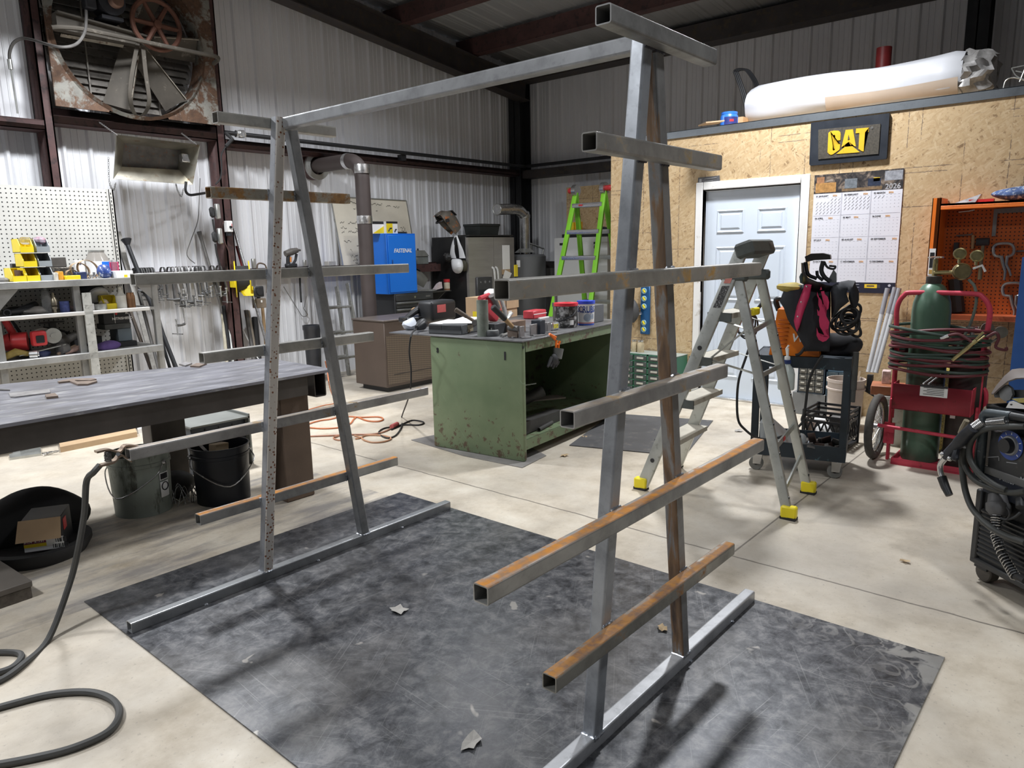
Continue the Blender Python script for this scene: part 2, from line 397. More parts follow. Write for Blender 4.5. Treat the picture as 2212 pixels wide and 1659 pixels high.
# steel frame of the shed: rafter, purlins, columns, girts
def ibeam(b,p0,p1,h,w,up=(0,0,1),t=.012,z0=0):
    p0=V(p0);p1=V(p1); d=(p1-p0).normalized(); up=V(up); x=up.cross(d).normalized(); z=d.cross(x).normalized()
    for zc,hh,ww in ((h/2-t/2,t,w),(-h/2+t/2,t,w),(0,h,t)):
        r=[]
        for o in (p0,p1): r.append([o+x*sx*ww/2+z*(zc+sz*hh/2) for sx,sz in ((-1,-1),(1,-1),(1,1),(-1,1))])
        b.loft(r)
b=B(); a=W(700,30,'y',6.30); e=W(1112,204,'y',6.30)
d=(e-a)/(e.x-a.x); a0=a+d*(-6-a.x+3.4); e0=e+d*.25
ibeam(b,a0+V((0,0,.10)),e0+V((0,0,.10)),.30,.20); build(b,'trim_1',DARKBEAM,kind='structure')
k=2
for x,zz in ((7.26,0),(5.95,0),(4.4,0),(2.9,0)):
    b=B(); b.bx(x-.05,x+.05,-5,YL-.05,roofz(x)-.235,roofz(x)-.035); b.bx(x-.05,x+.10,-5,YL-.05,roofz(x)-.245,roofz(x)-.232); build(b,'trim_%d'%k,MAROON,kind='structure'); k+=1
b=B(); b.bx(8.36,8.62,-5,YL-.03,4.02,4.26); build(b,'trim_%d'%k,DARKBEAM,kind='structure'); k+=1
b=B(); b.box((0,0,0),(.001,.001,.001)); b=B()
rx0,rx1=-3.4,8.5
b.loft([[(x,YL-.10+sy*.05,roofz(x)-.20+sz) for sy,sz in ((-1,-.045),(1,-.045),(1,.05),(-1,.05))] for x in (rx0,rx1)]); build(b,'trim_%d'%k,MAROON,kind='structure'); k+=1
# corner column and the column by the back wall
b=B(); ibeam(b,(8.47,6.45,0),(8.47,6.45,4.1),.26,.22,up=(1,0,0)); build(b,'trim_%d'%k,BLACKP,kind='structure'); k+=1
cw=W(2112,100,'x',8.45)
b=B(); ibeam(b,(8.45,cw.y,0),(8.45,cw.y,4.2),.26,.20,up=(1,0,0)); build(b,'trim_%d'%k,BLACKP,kind='structure'); k+=1
# fan jambs (left one, right one runs to the floor) and girts
def cchan(x0,x1,y0,y1,z0,z1,openx=True):
    b=B(); b.bx(x0,x1,y0,y0+.012,z0,z1); b.bx(x0,x0+.012,y0,y1,z0,z1); b.bx(x1-.012,x1,y0,y1,z0,z1); return b
YJ=6.36
jl0=W(100,300,'y',YJ).x; jl1=W(121.5,300,'y',YJ).x; jr0=W(468.5,300,'y',YJ).x; jr1=W(487,300,'y',YJ).x
build(cchan(jl0,jl1,YJ,YL-.03,0,4.9),'trim_%d'%k,MAROON,kind='structure'); k+=1
build(cchan(jr0,jr1,YJ,YL-.03,0,4.9),'trim_%d'%k,MAROON,kind='structure'); k+=1
zg=W(300,281,'y',YJ).z
def girt(x0,x1,z0,h,y0=YJ,top=True):
    b=B(); b.bx(x0,x1,y0,y0+.01,z0,z0+h); b.bx(x0,x1,y0,YL-.03,z0+h-.008,z0+h); b.bx(x0,x1,y0,YL-.03,z0,z0+.008); return b
build(girt(jl1,jr0,2.70,.13),'trim_%d'%k,MAROON,kind='structure'); k+=1
build(girt(jr1,8.4,2.635,.085),'trim_%d'%k,MAROON,kind='structure'); k+=1
build(girt(-3.4,jl0,2.63,.085),'trim_%d'%k,MAROON,kind='structure'); k+=1
build(girt(jr1,8.4,1.26,.10,6.42),'trim_%d'%k,MAROON,kind='structure'); k+=1
build(girt(jl1,jr0,1.26,.10,6.42),'trim_%d'%k,MAROON,kind='structure'); k+=1
b=B(); b.bx(8.40,8.62,-5,6.35,2.60,2.72); build(b,'trim_%d'%k,DARKBEAM,kind='structure'); k+=1
b=B(); b.bx(8.40,8.62,-5,6.35,1.22,1.32); build(b,'trim_%d'%k,DARKBEAM,kind='structure'); k+=1
# ---------------------------------------------------------------- site office of strand board
XO=6.14; OY=3.26; ZO=2.575
dl=W(1516,640,'x',XO).y; dr=W(1716.5,640,'x',XO).y; dt=2.035
b=B()
b.bx(XO,XO+.09,dl,OY,0,ZO); b.bx(XO,XO+.09,-5,dr,0,ZO); b.bx(XO,XO+.09,dr,dl,dt,ZO); b.bx(XO+.09,8.6,OY-.09,OY,0,ZO)
build(b,'wall_office',OSB,kind='structure')
DECK=mat('plywood_deck',(.42,.30,.17),.7,0,.2,5)
b=B(); b.bx(XO,8.6,-5,OY,ZO,ZO+.045); build(b,'ceiling_office',DECK,kind='structure')
TRIMM=m_steel('galvanized_flashing',(.30,.33,.36),rough=.32,metal=.85,scale=.4)
b=B(); b.bx(XO-.012,XO,-5,OY+.005,ZO-.012,ZO+.055); b.bx(XO-.012,XO+.12,-5,OY+.005,ZO+.05,ZO+.056); b.bx(XO-.01,8.6,OY,OY+.008,ZO-.012,ZO+.055); build(b,'trim_%d'%k,TRIMM,kind='structure'); k+=1
# door: six panel slab in a white cased frame
DOORM=mat('pale_blue_door_paint',(.66,.73,.82),.42,0,.03,3); CASE=mat('white_door_casing',(.80,.79,.77),.5,0,.06,3,(.5,.46,.4),.05)
wd=dl-dr; b=B(); xs=XO+.035
b.bx(xs,xs+.04,dr,dl,.02,dt)
def panel(y0,y1,z0,z1):
    for i,(o,dp) in enumerate(((0,.0),(.022,.012))):
        pass
    r=[[(xs-.0005,y,z) for y,z in ((y0,z0),(y1,z0),(y1,z1),(y0,z1))]]
    def ring(o,x): return [(x,y0+o,z0+o),(x,y1-o,z0+o),(x,y1-o,z1-o),(x,y0+o,z1-o)]
    b.loft([ring(0,xs-.001),ring(.010,xs-.010),ring(.022,xs-.001),ring(.038,xs-.001),ring(.05,xs-.009),ring(.06,xs-.009)],True,False); b.face(ring(.06,xs-.009))
for y0,y1 in ((dr+.13*wd,dr+.43*wd),(dr+.57*wd,dr+.87*wd)):
    for z0,z1 in ((1.63,1.85),(.98,1.50),(.22,.82)): panel(y0,y1,z0,z1)
door=build(b,'door_1',DOORM,kind='structure',ang=12)
b=B(); q=.075
b.bx(XO-.02,XO+.01,dl+.01,dl+.01+q,0,dt+.01+q,.006); b.bx(XO-.02,XO+.01,dr-.01-q,dr-.01,0,dt+.01+q,.006); b.bx(XO-.02,XO+.01,dr-.01,dl+.01,dt+.01,dt+.01+q,.006)
b.bx(XO,XO+.10,dl,dl+.012,0,dt+.012); b.bx(XO,XO+.10,dr-.012,dr,0,dt+.012); b.bx(XO,XO+.10,dr,dl,dt,dt+.012)
build(b,'door_frame',CASE,door)
b=B(); b.bx(XO-.03,XO+.10,dr,dl,0,.02,.004); build(b,'threshold',CHROME,door)
b=B(); yk=dr+.07; b.cyl((xs,yk,.97),(xs-.035,yk,.97),.012,12); b.sph((xs-.055,yk,.97),(.022,.028,.028)); build(b,'door_knob',CHROME,door)
# ---------------------------------------------------------------- floor plate
b=B(); P=[W(185,1304,'z',.004),W(861.4,1063.3,'z',.004),W(2034,1425.5,'z',.004),None,None]
b.bx(.40,2.25,-.715,2.325,0,.006,.001)
tag(build(b,'steel_floor_plate',PLATE),'large dark steel sheet lying on the concrete under the welded rack','steel plate')
# ================================================================ the welded A-frame rack
s=.0475; TT=.0035
R_=thing('pipe_rack','tall bare steel rack of two A-frames with six arms each joined by a top beam','rack',(1.32,.95,.006))
z0=.006
S_plain=m_steel('tube_grey'); S_blue=m_steel('tube_bluish',(.34,.36,.39),rough=.32); S_dark=m_steel('tube_dark',(.20,.20,.205),rough=.42)
S_A5=m_steel('tube_orange_top',(.36,.36,.35),top=1.0,rc=((.62,.25,.03),(.36,.20,.10)))
S_A6=m_steel('tube_rusty_top',(.27,.265,.24),top=1.5,front=.14,rc=((.42,.19,.04),(.22,.12,.07)))
S_A3=m_steel('tube_speckled_front',(.40,.39,.36),front=.26,rc=((.48,.27,.07),(.33,.23,.12)))
S_A2=m_steel('tube_streaked',(.36,.35,.33),front=.16,rc=((.38,.27,.12),(.27,.20,.12)))
S_A4=m_steel('tube_light_rust',(.36,.355,.35),top=.45,front=.08,rc=((.40,.26,.10),(.27,.19,.12)))
S_R2=m_steel('tube_heavy_rust',(.36,.33,.27),rust=.62,rc=((.34,.18,.06),(.20,.11,.05)))
S_far=m_steel('tube_pale_grey',(.43,.42,.39),rust=.10,rc=((.33,.24,.14),(.26,.17,.10)))
S_spot=m_steel('tube_pale_rust_dots',(.27,.28,.30),spots=1); S_brown=m_steel('tube_brown_run',(.27,.27,.27),brown=1,rc=((.4,.2,.05),(.2,.1,.05)),rust=.08)
S_base=m_steel('tube_base_bright',(.47,.48,.50),rough=.30); S_beam=m_steel('tube_beam',(.35,.36,.375),rust=.06,rc=((.45,.27,.09),(.34,.23,.12)))
WELD=mat('weld_bead',(.52,.55,.60),.28,.85,.3,60); WELDB=mat('weld_scorch',(.06,.06,.075),.5,.5,.3,30)
YF=1.854
def tubeobj(nm,p0,p1,m,up=(0,0,1),label=None,w=s,h=s):
    b=B(); b.sq(p0,p1,w,h,TT,up,.0065); return build(b,nm,m,R_,label=label,ang=8)
zt={1:2.112,2:1.802,3:1.450,4:1.104,5:.753,6:.397}
xe={1:(1.012,1.610),2:(.951,1.671),3:(.605,2.036),4:(.851,1.772),5:(.508,2.140),6:(.763,1.891)}
mn={1:S_dark,2:S_A2,3:S_A3,4:S_A4,5:S_A5,6:S_A6}; mf={1:S_far,2:S_R2,3:S_far,4:S_far,5:S_A4,6:S_A5}
S_dark1=m_steel('tube_dark_mottled',(.25,.25,.245),rough=.42,scale=1.6); mn[1]=S_dark1
for i in range(1,7):
    z=zt[i]-s/2; a,e=xe[i]
    tubeobj('arm',(a,-s/2,z),(e,-s/2,z),mn[i]); tubeobj('arm',(a,YF+1.5*s,z),(e,YF+1.5*s,z),mf[i])
for y,m_ in ((s/2,S_base),(YF+s/2,m_steel('tube_base_dark',(.30,.31,.32),rough=.26))):
    tubeobj('base_tube',(.416,y,z0+s/2-.003),(2.236,y,z0+s/2-.003),m_)
for y,ml,mr in ((s/2,S_blue,S_brown),(YF+s/2,S_spot,m_steel('tube_dark_edge',(.26,.265,.27),rough=.33))):
    for xb,xt,m_,zz in ((1.038,1.285,ml,2.112),(1.611,1.337,mr,2.062)):
        d=(xt-xb)/2.065*(zz-.048)
        tubeobj('leg',(xb,y,.048),(xb+d,y,zz),m_,up=(0,1,0))
tubeobj('top_beam',(1.313,s+.001,2.112-s/2),(1.313,YF-.001,2.112-s/2),S_beam)
# weld beads
def bead(p0,p1,r=.0045):
    p0=V(p0);p1=V(p1); n=max(4,int((p1-p0).length/.006)); b=B()
    b.tube([p0.lerp(p1,i/n)+V((random.uniform(-1,1),random.uniform(-1,1),random.uniform(-1,1)))*.001 for i in range(n+1)],[r*(.8+.4*(i%2)) for i in range(n+1)],6)
    return b
def lx(xb,xt,z): return xb+(xt-xb)*(z-.048)/2.065
for xb,xt in ((1.038,1.285),(1.611,1.337)):
    for y in (s/2,YF+s/2):
        x=xb; z=.049
        b=bead((x-s/2-.001,y+s/2,z),(x-s/2-.001,y-s/2,z)); b2=bead((x-s/2,y-s/2-.001,z),(x+s/2,y-s/2-.001,z))
        build(b,'weld_bead',WELD,R_); build(b2,'weld_bead',WELD,R_)
    for i in range(2,7):
        z=zt[i]+.001; x=lx(xb,xt,z); build(bead((x-s/2,-.001,z),(x+s/2,-.001,z),.004),'weld_bead',WELD,R_)
        z=zt[i]-s; build(bead((x-s/2,-.001,z),(x+s/2,-.001,z),.004),'weld_bead',WELDB,R_)
        z=zt[i]-s/2; x=lx(xb,xt,z); build(bead((x-s/2-.001,YF+s+.001,z-s/2),(x-s/2-.001,YF+s+.001,z+s/2),.004),'weld_bead',WELD,R_)
    x=lx(xb,xt,2.064); build(bead((x-s/2,-.001,2.064),(x+s/2,-.001,2.064),.004),'weld_bead',WELDB,R_)
for x,y in ((.72,YF),(1.30,YF),(1.85,YF),(2.0,0),(1.635,0)):
    build(bead((x,y-.002,.008),(x+.014,y-.002,.008),.005),'weld_bead',WELD,R_)
# ================================================================ left wall
ORD=['first','second','third','fourth','fifth','sixth','seventh','eighth','ninth','tenth','eleventh','twelfth','thirteenth','fourteenth','fifteenth','sixteenth']
def Z(x0,y0,k): return lambda x,y:(x0+x*k,y0+y*k)
RUST=mat('rust_brown',(.20,.10,.05),.75,.2,.4,9,(.42,.40,.34),.0); GREYP=mat('grey_paint',(.30,.31,.32),.5,0,.15,6)
FANP=m_steel('peeling_fan_paint',(.24,.235,.21),rust=.76,rc=((.12,.065,.038),(.075,.042,.027)),metal=.1,rough=.6,scale=.55)
DUSTY=mat('dusty_dark_metal',(.085,.075,.062),.7,.2,.25,5,(.2,.18,.15),.1); ORANGER=mat('rusted_red_iron',(.14,.062,.042),.7,.3,.3,10)
YEL=mat('yellow_plastic',(.80,.62,.02),.4,0,.08,5); GREYPL=mat('grey_plastic',(.28,.31,.33),.45,0,.1,6); BLUEP=mat('bright_blue_paint',(.012,.17,.72),.38,0,.05,3)
REDP=mat('red_plastic',(.55,.035,.04),.4,0,.12,6); CARD=mat('cardboard',(.47,.33,.20),.75,0,.12,5); PAPER=mat('white_paper',(.82,.82,.81),.6,0,.03,5)
ALU=mat('aluminium',(.52,.53,.51),.38,.8,.12,7,(.30,.29,.26),.1); IRON=m_steel('dark_iron',(.17,.165,.16),rust=.25,rc=((.20,.12,.07),(.13,.08,.05)),rough=.5)
WOODH=mat('tool_handle_wood',(.40,.26,.13),.6,0,.2,8,stretch=(1,1,.2)); NAVY=mat('navy_plastic',(.02,.03,.09),.45,0,.2,7); PURP=mat('purple_cloth',(.085,.05,.17),.9,0,.3,9)
CLEAR=mat('clear_plastic',(.86,.87,.88),.12,0,.02,5,trans=.9)
def empty_base(o): return o
# ---- exhaust fan
FC=V((2.60,6.27,3.50)); FR=.675
fan=thing('exhaust_fan','big square exhaust fan with peeling rusty frame high on the left wall','fan',(2.60,6.45,2.78))
b=B(); x0,x1,zb,zt_=jl1+.002,jr0-.002,2.835,4.30
N=48
def sqp(a):
    c,s_=math.cos(a),math.sin(a); hx0,hx1=FC.x-x0,x1-FC.x; hz0,hz1=FC.z-zb,zt_-FC.z
    k=min((hx1/c) if c>1e-6 else (hx0/-c if c<-1e-6 else 9),(hz1/s_) if s_>1e-6 else (hz0/-s_ if s_<-1e-6 else 9)); return V((FC.x+c*k,FC.y,FC.z+s_*k))
angs=sorted([2*PI*i/N for i in range(N)]+[math.atan2(z-FC.z,x-FC.x)%(2*PI) for x in (x0,x1) for z in (zb,zt_)])
b.loft([[sqp(a)+V((0,.02,0)) for a in angs],[sqp(a) for a in angs],[FC+V((math.cos(a)*(FR+.03),0,math.sin(a)*(FR+.03))) for a in angs],[FC+V((math.cos(a)*FR,-.03,math.sin(a)*FR)) for a in angs],[FC+V((math.cos(a)*FR,.20,math.sin(a)*FR)) for a in angs]],True,False)
build(b,'fan_frame',FANP,fan,ang=30)
b=B()
for i in range(22):
    z=2.84+i*.066
    hx=FR+.0
    if abs(z-FC.z)<FR: hw=math.sqrt(FR*FR-(z-FC.z)**2)
    else: continue
    b.hexa([(FC.x-hw,6.50,z),(FC.x+hw,6.50,z),(FC.x+hw,6.545,z+.075),(FC.x-hw,6.545,z+.075),(FC.x-hw,6.503,z),(FC.x+hw,6.503,z),(FC.x+hw,6.548,z+.075),(FC.x-hw,6.548,z+.075)])
for x in (FC.x-.33,FC.x+.30): b.bx(x-.006,x+.006,6.485,6.497,2.9,4.1)
build(b,'louver_panel',mat('dirty_louver',(.22,.205,.185),.55,.3,.3,6,(.08,.07,.06),.2),fan)
hub=FC+V((.02,.06,0))
for a in (4,-54,-108,178,120,62):
    m=T3(*hub)@RY(-math.radians(a))@RX(math.radians(32)); b=B(m)
    b.hexa([(.07,-.006,-.08),(.63,-.006,-.12),(.63,-.006,.12),(.07,-.006,.08),(.07,.0,-.08),(.63,.0,-.12),(.63,.0,.12),(.07,.0,.08)])
    bl=build(b,'fan_blade',DUSTY,fan); b=B(m); b.hexa([(.10,-.035,.082),(.63,-.035,.115),(.63,-.035,.121),(.10,-.035,.088),(.10,.0,.082),(.63,.0,.115),(.63,.0,.121),(.10,.0,.088)]); build(b,'blade_lip',mat('worn_blade_edge',(.36,.33,.28),.5,.3,.3,12,(.12,.07,.045),.3),bl)
b=B(); b.cyl(hub+V((0,-.25,0)),hub+V((0,.06,0)),.035,14); b.cyl(hub+V((0,-.04,0)),hub+V((0,.05,0)),.10,18); build(b,'fan_hub',DUSTY,fan)
PW=W(338,54,'y',6.02)
b=B(); m=RX(PI/2); b.torus(PW,.215,.022,m,36,8); 
for i in range(6):
    a=math.radians(58+60*i); d=V((math.cos(a),0,math.sin(a))); b.tube([PW+d*.03,PW+d*.21],[.024,.018],6)
b.cyl(PW+V((0,-.04,0)),PW+V((0,.22,0)),.036,14); build(b,'pulley_wheel',ORANGER,fan)
mo=W(243,10,'y',6.0)
b=B(); b.cyl(mo+V((0,.0,.03)),mo+V((0,.20,.03)),.115,20); b.bx(mo.x-.09,mo.x+.09,6.02,6.2,mo.z-.12,mo.z-.09); b.bx(mo.x-.22,mo.x-.13,6.0,6.1,mo.z-.07,mo.z+.10,.01)
mt=build(b,'fan_motor',mat('dark_motor_paint',(.035,.037,.045),.5,.2,.3,8),fan)
b=B(); b.lathe([(.0,-.02),(.05,-.02),(.062,0),(.05,.02),(.062,.04),(.03,.05)],T3(*(mo+V((.02,-.05,.03))))@RX(-PI/2),18); build(b,'motor_pulley',mat('worn_pulley',(.20,.12,.09),.5,.5,.3,9),mt)
z1=Z(80,0,.18083)
b=B(); p0=W(*z1(150,340),'y',6.12); p1=W(*z1(1940,560),'y',6.12); z=p0.z-.04
xq=FC.x+.12; b.hexa([(x0+.03,6.10,3.56),(xq,6.10,3.50),(xq,6.10,3.43),(x0+.03,6.10,3.44),(x0+.03,6.2,3.56),(xq,6.2,3.50),(xq,6.2,3.43),(x0+.03,6.2,3.44)])
b.hexa([(x0+.03,6.05,3.575),(xq,6.05,3.515),(xq,6.2,3.515),(x0+.03,6.2,3.575),(x0+.03,6.05,3.56),(xq,6.05,3.50),(xq,6.2,3.50),(x0+.03,6.2,3.56)])
build(b,'motor_mount_bar',DUSTY,fan)
b=B(); pts=[W(*z1(x,y),'y',yy) for x,y,yy in ((1200,520,6.06),(1130,900,6.08),(1110,1150,6.12),(1150,1330,6.22),(1210,1385,6.25),(1290,1350,6.2),(1340,1200,6.1),(1300,900,6.06),(1265,560,6.04))]
pts=catmull(pts,5); b.loft([[p+V((dx,dy,0)) for dx,dy in ((-.018,-.004),(.018,-.004),(.018,.004),(-.018,.004))] for p in pts]); build(b,'bracket_strap',DUSTY,fan)
# conduits of the fan
b=B(); p=[W(x,y,'y',yy) for x,y,yy in ((186,22,5.99),(186,45,5.98),(182,72,5.96),(165,95,5.93),(135,102,5.9),(100,95,6.0),(70,86,6.2),(48,83,6.3),(30,92,6.33),(21,112,6.34),(21,134,6.34))]
b.tube(catmull(p,5),.013,8); 
rt=build(b,'electrical_conduit',mat('grey_flex_conduit',(.10,.095,.09),.6,.2,.2,10))
tag(rt,'grey flexible conduit looping from the fan motor to the wall left of it','conduit')
b=B(); a=W(21,134,'y',6.34); e=W(38,245,'y',6.34); b.cyl(a+V((0,0,.02)),a-V((0,0,.06)),.019,10); b.tube([a,e],.008,8); build(b,'pipe_end',ALU,rt)
b=B(); p=[W(*z1(x,y),'y',yy) for x,y,yy in ((180,330,6.0),(300,325,5.98),(560,350,5.98),(900,420,5.98),(1240,490,5.97),(1640,575,5.95),(1960,640,5.94),(2120,670,5.95),(2165,705,6.0),(2110,760,6.15))]
b.tube(catmull(p,4),.020,8); tag(build(b,'guard_pipe',DUSTY),'bent grey pipe running across the front of the exhaust fan','pipe')
# ---- radiant heater on chains
HM=mat('tarnished_reflector',(.42,.40,.34),.35,.75,.3,4,(.30,.20,.12),.15)
ht=thing('hanging_heater','rectangular metal radiant heater hung on chains below the exhaust fan','heater',(2.62,6.05,2.22))
o=[W(252,291,'y',5.90),W(432.5,312.7,'y',5.90),W(416.5,398.8,'y',6.10),W(245.6,386,'y',6.10)]
i_=[W(268,308,'y',6.12),W(396,324,'y',6.12),W(387,367,'y',6.17),W(263,360,'y',6.17)]
b=B(); nn=V((0,.012,0)); back=[p+V((0,.05,.0)) for p in i_]
b.loft([[p+nn for p in o],o,i_,back,[p+nn for p in back]],True,False); build(b,'reflector',HM,ht)
b=B(); b.face(back); b.face([p+V((0,.10,0)) for p in back][::-1]); b.loft([back,[p+V((0,.10,0)) for p in back]],True,False); build(b,'burner_box',mat('ceramic_burner',(.15,.145,.14),.6,.3,.35,10,(.2,.12,.08),.2),ht)
b=B(); g=W(401,342,'y',6.08); b.box(g,(.10,.07,.08),None,.006); b.tube([g+V((.05,-.03,.02)),g+V((.08,-.05,.0)),g+V((.05,-.06,-.02)),g+V((.09,-.04,-.03))],.008,6); build(b,'gas_valve',CHROME,ht)
def chain(b,a,e,r=.0022,pitch=.022):
    a=V(a);e=V(e);n=max(2,int((e-a).length/pitch)); d=(e-a).normalized(); u=d.orthogonal().normalized(); w=d.cross(u)
    for i in range(n):
        c=a.lerp(e,(i+.5)/n); q=u if i%2 else w
        b.tube([c+d*(pitch*.68*math.cos(t))+q*(.007*math.sin(t)) for t in [2*PI*k/8 for k in range(8)]],r,4,True)
for a,e in (((253,292,5.9),(214,264,6.35)),((424,312,5.9),(392,288,6.35))):
    b=B(); chain(b,W(a[0],a[1],'y',a[2]),W(e[0],e[1],'y',e[2])); build(b,'chain',IRON,ht)
for p in (((234,340),(236,392),(245,410),(250,396)),((380,398),(384,412),(392,424),(396,408))):
    b=B(); q=catmull([W(x,y,'y',6.12) for x,y in p],4)
    for s0,s1 in zip(q,q[1:]): chain(b,s0,s1,.0018,.018)
    build(b,'chain',IRON,ht)
b=B(); b.tube(catmull([W(x,y,'y',yy) for x,y,yy in ((402,392,6.1),(401,412,6.12),(410,421,6.2),(430,419,6.3),(448,416,6.36))],5),.013,8); build(b,'gas_hose',BLACKR,ht)
# ---- black gas pipe along the girts, valve, hose drop
zp=W(800,322,'y',6.27).z
b=B(); x_=W(486,279,'y',6.27).x; b.tube([(x_,6.27,zp),(8.36,6.27,zp),(8.36,6.2,zp),(8.36,-2,zp)],.024,10)
gp=build(b,'gas_pipe',BLACKP); tag(gp,'long black iron pipe running along the wall girts into the corner','pipe')
b=B(); v=W(518,283,'y',6.27); b.cyl((v.x-.05,6.27,zp),(v.x+.05,6.27,zp),.038,8); b.box((v.x,6.25,zp),(.06,.07,.075),None,.008); build(b,'valve',CHROME,gp)
b=B(); b.tube([(x_+.01,6.27,zp),W(491,290,'y',6.25),W(502,301,'y',6.2),W(488,316,'y',6.2)],.02,8); b.tube(catmull([W(x,y,'y',6.28) for x,y in ((488,316),(478,335),(479,360),(476,385),(466,398))],4),.008,6); build(b,'drop_hose',BLACKR,gp)
for px_ in (870,):
    c=W(px_,335,'y',6.3); b=B(); b.bx(c.x-.04,c.x+.04,6.28,6.36,zp-.09,zp-.02); build(b,'pipe_bracket',BLACKP,gp)
# ---- pegboard shop shelf
gy=6.02; GF=5.40
pegm=m_pegboard('white_pegboard',(.58,.575,.54),(.02,.02,.02),.0508*.72,.0058)
sh=thing('pegboard_shelving','welded steel shelf frame with white pegboard back along the left wall','shelf',(1.55,5.7,0))
xr=W(229,409,'y',gy).x; ztop=W(229,409,'y',gy).z
b=B(); b.bx(-.2,xr,gy,gy+.012,.35,ztop); build(b,'pegboard_back',pegm,sh)
b=B(); b.bx(xr,xr+.012,gy-.01,gy+.04,.0,ztop); b.bx(xr+.012,xr+.055,gy-.01,gy,.0,ztop); b.bx(xr+.043,xr+.055,gy-.01,gy+.05,0,ztop); b.bx(xr+.012,xr+.02,gy-.01,gy+.05,0,ztop)
up=build(b,'slotted_upright',mat('cream_shelf_paint',(.55,.54,.50),.5,0,.08,4),sh)
b=B()
for i in range(60): 
    z=.1+i*.034
    if z<ztop-.03: b.bx(xr+.026,xr+.034,gy-.012,gy-.009,z,z+.018)
build(b,'slot_row',BLACKP,up,kind='stuff')
FRM=m_steel('shelf_tube',(.40,.40,.39),rough=.35,scale=.8); FRMW=mat('scuffed_primer',(.50,.50,.47),.5,.2,.2,14,(.25,.25,.23),.15)
q=.055; xR=W(348,700,'y',GF).x; xM=W(180,700,'y',GF).x; xL=W(8,760,'y',GF).x
z3=1.345
def rail(x0,x1,z,h,m,nm='shelf_rail',y=GF): b=B(); b.bx(x0,x1,y,y+.05,z-h,z,.004); return build(b,nm,m,sh)
rail(-.3,xR+.03,z3,.055,FRM); rail(-.3,xR,.765-.02,.055,FRM); rail(-.3,xR-.08,1.085,.03,mat('white_shelf_edge',(.60,.58,.55),.5,0,.1,6))
for x,m_,nm in ((xL,FRM,'post'),(xM,FRM,'post'),(xR,FRM,'post')):
    b=B(); b.sq((x,GF+.075,0),(x,GF+.075,z3-.056 if x!=xR else z3-.056),.05,.05,.004,(0,1,0)); build(b,nm,m_,sh)
b=B(); b.bx(xM+.022,xM+.085,GF+.0,GF+.02,.0,1.235); build(b,'post_strip',FRMW,sh)
b=B(); b.prism([(xR-.025,GF+.06,z3-.06),(xR-.16,GF+.06,z3-.06),(xR-.025,GF+.06,z3-.20)],(0,.006,0)); b.prism([(xL+.025,GF+.06,z3-.06),(xL+.17,GF+.06,z3-.06),(xL+.025,GF+.06,z3-.22)],(0,.006,0)); build(b,'corner_gusset',FRM,sh)
for z,n in ((z3-.004,'shelf_board'),(1.082,'shelf_board'),(.742,'shelf_board')):
    b=B(); b.bx(-.3,xR-.02,GF+.05,gy,z-.025,z); build(b,n,FRM if n!='x' else FRM,sh)
def fx(p0,p1,y):
    a=W(*p0,'y',y);c=W(*p1,'y',y); return a,c
zz=Z(0,520,.13562); zl=Z(0,660,.13562)
def bin_(nm,lab,x0,x1,y0,y1,z0,h,m,group=None,cont=None):
    b=B(); t=.004
    b.bx(x0,x1,y0,y1,z0,z0+t); b.bx(x0,x1,y1-t,y1,z0,z0+h)
    for x in (x0,x1-t): b.prism([(x,y0+.0,z0),(x,y1,z0),(x,y1,z0+h),(x,y0+.05,z0+h),(x,y0,z0+h*.5)],(t,0,0))
    b.bx(x0,x1,y0-.008,y0+t,z0,z0+h*.42); b.bx(x0,x1,y1-.02,y1+.006,z0+h-.006,z0+h)
    o=build(b,nm,m); tag(o,lab,'storage bin',group); return o
def shelfbox(pl,pr,y,zb,dep=.15,hgt=None):
    a=W(*pl,'y',y); c=W(*pr,'y',y); return a.x,c.x,y,y+dep,zb,c.z if hgt is None else zb+hgt
ZT=z3-.003
yb=[(3.3,2),(0,0)]
ps=[((395,260),(600,330),2,'yellow bin with clear packets, topmost of the stack on the shelf'),((410,380),(618,470),1,'empty yellow bin in the middle of the shelf stack'),((430,520),(640,610),0,'yellow bin at the bottom of the stack, right of the low one')]
bw=W(*zz(430,600),'y',5.5).x; bw1=W(*zz(640,600),'y',5.5).x; bh=.112
for (_,_,lv,lab) in ps[::-1]:
    o=bin_('parts_bin',lab,bw,bw1,5.50+lv*.004,5.70,ZT+lv*bh,bh-.006,YEL,'yellow bins on the top shelf')
    o.location.x-=lv*.008
b0=W(*zz(205,600),'y',5.5).x
bin_('parts_bin','low yellow bin standing alone left of the stack of bins',b0,bw-.004,5.50,5.70,ZT,bh-.006,YEL,'yellow bins on the top shelf')
g0=bw1+.006; g1=W(*zz(862,600),'y',5.5).x
for lv,lab in ((0,'grey bin at the bottom of the stack beside the yellow bins'),(1,'grey bin in the middle of the grey stack'),(2,'grey bin full of packets on top of the grey stack')):
    bin_('parts_bin',lab,g0,g1,5.505+lv*.004,5.70,ZT+lv*bh,bh-.006,GREYPL,'grey bins on the top shelf')
def boxthing(nm,lab,cat,x0,x1,y0,y1,z0,z1,m,rot=0,bev=.004,group=None,par=None):
    c=((x0+x1)/2,(y0+y1)/2,z0); b=B(T3(*c)@RZ(rot)); b.bx(-(x1-x0)/2,(x1-x0)/2,-(y1-y0)/2,(y1-y0)/2,0,z1-z0,bev)
    return tag(build(b,nm,m),lab,cat,group)
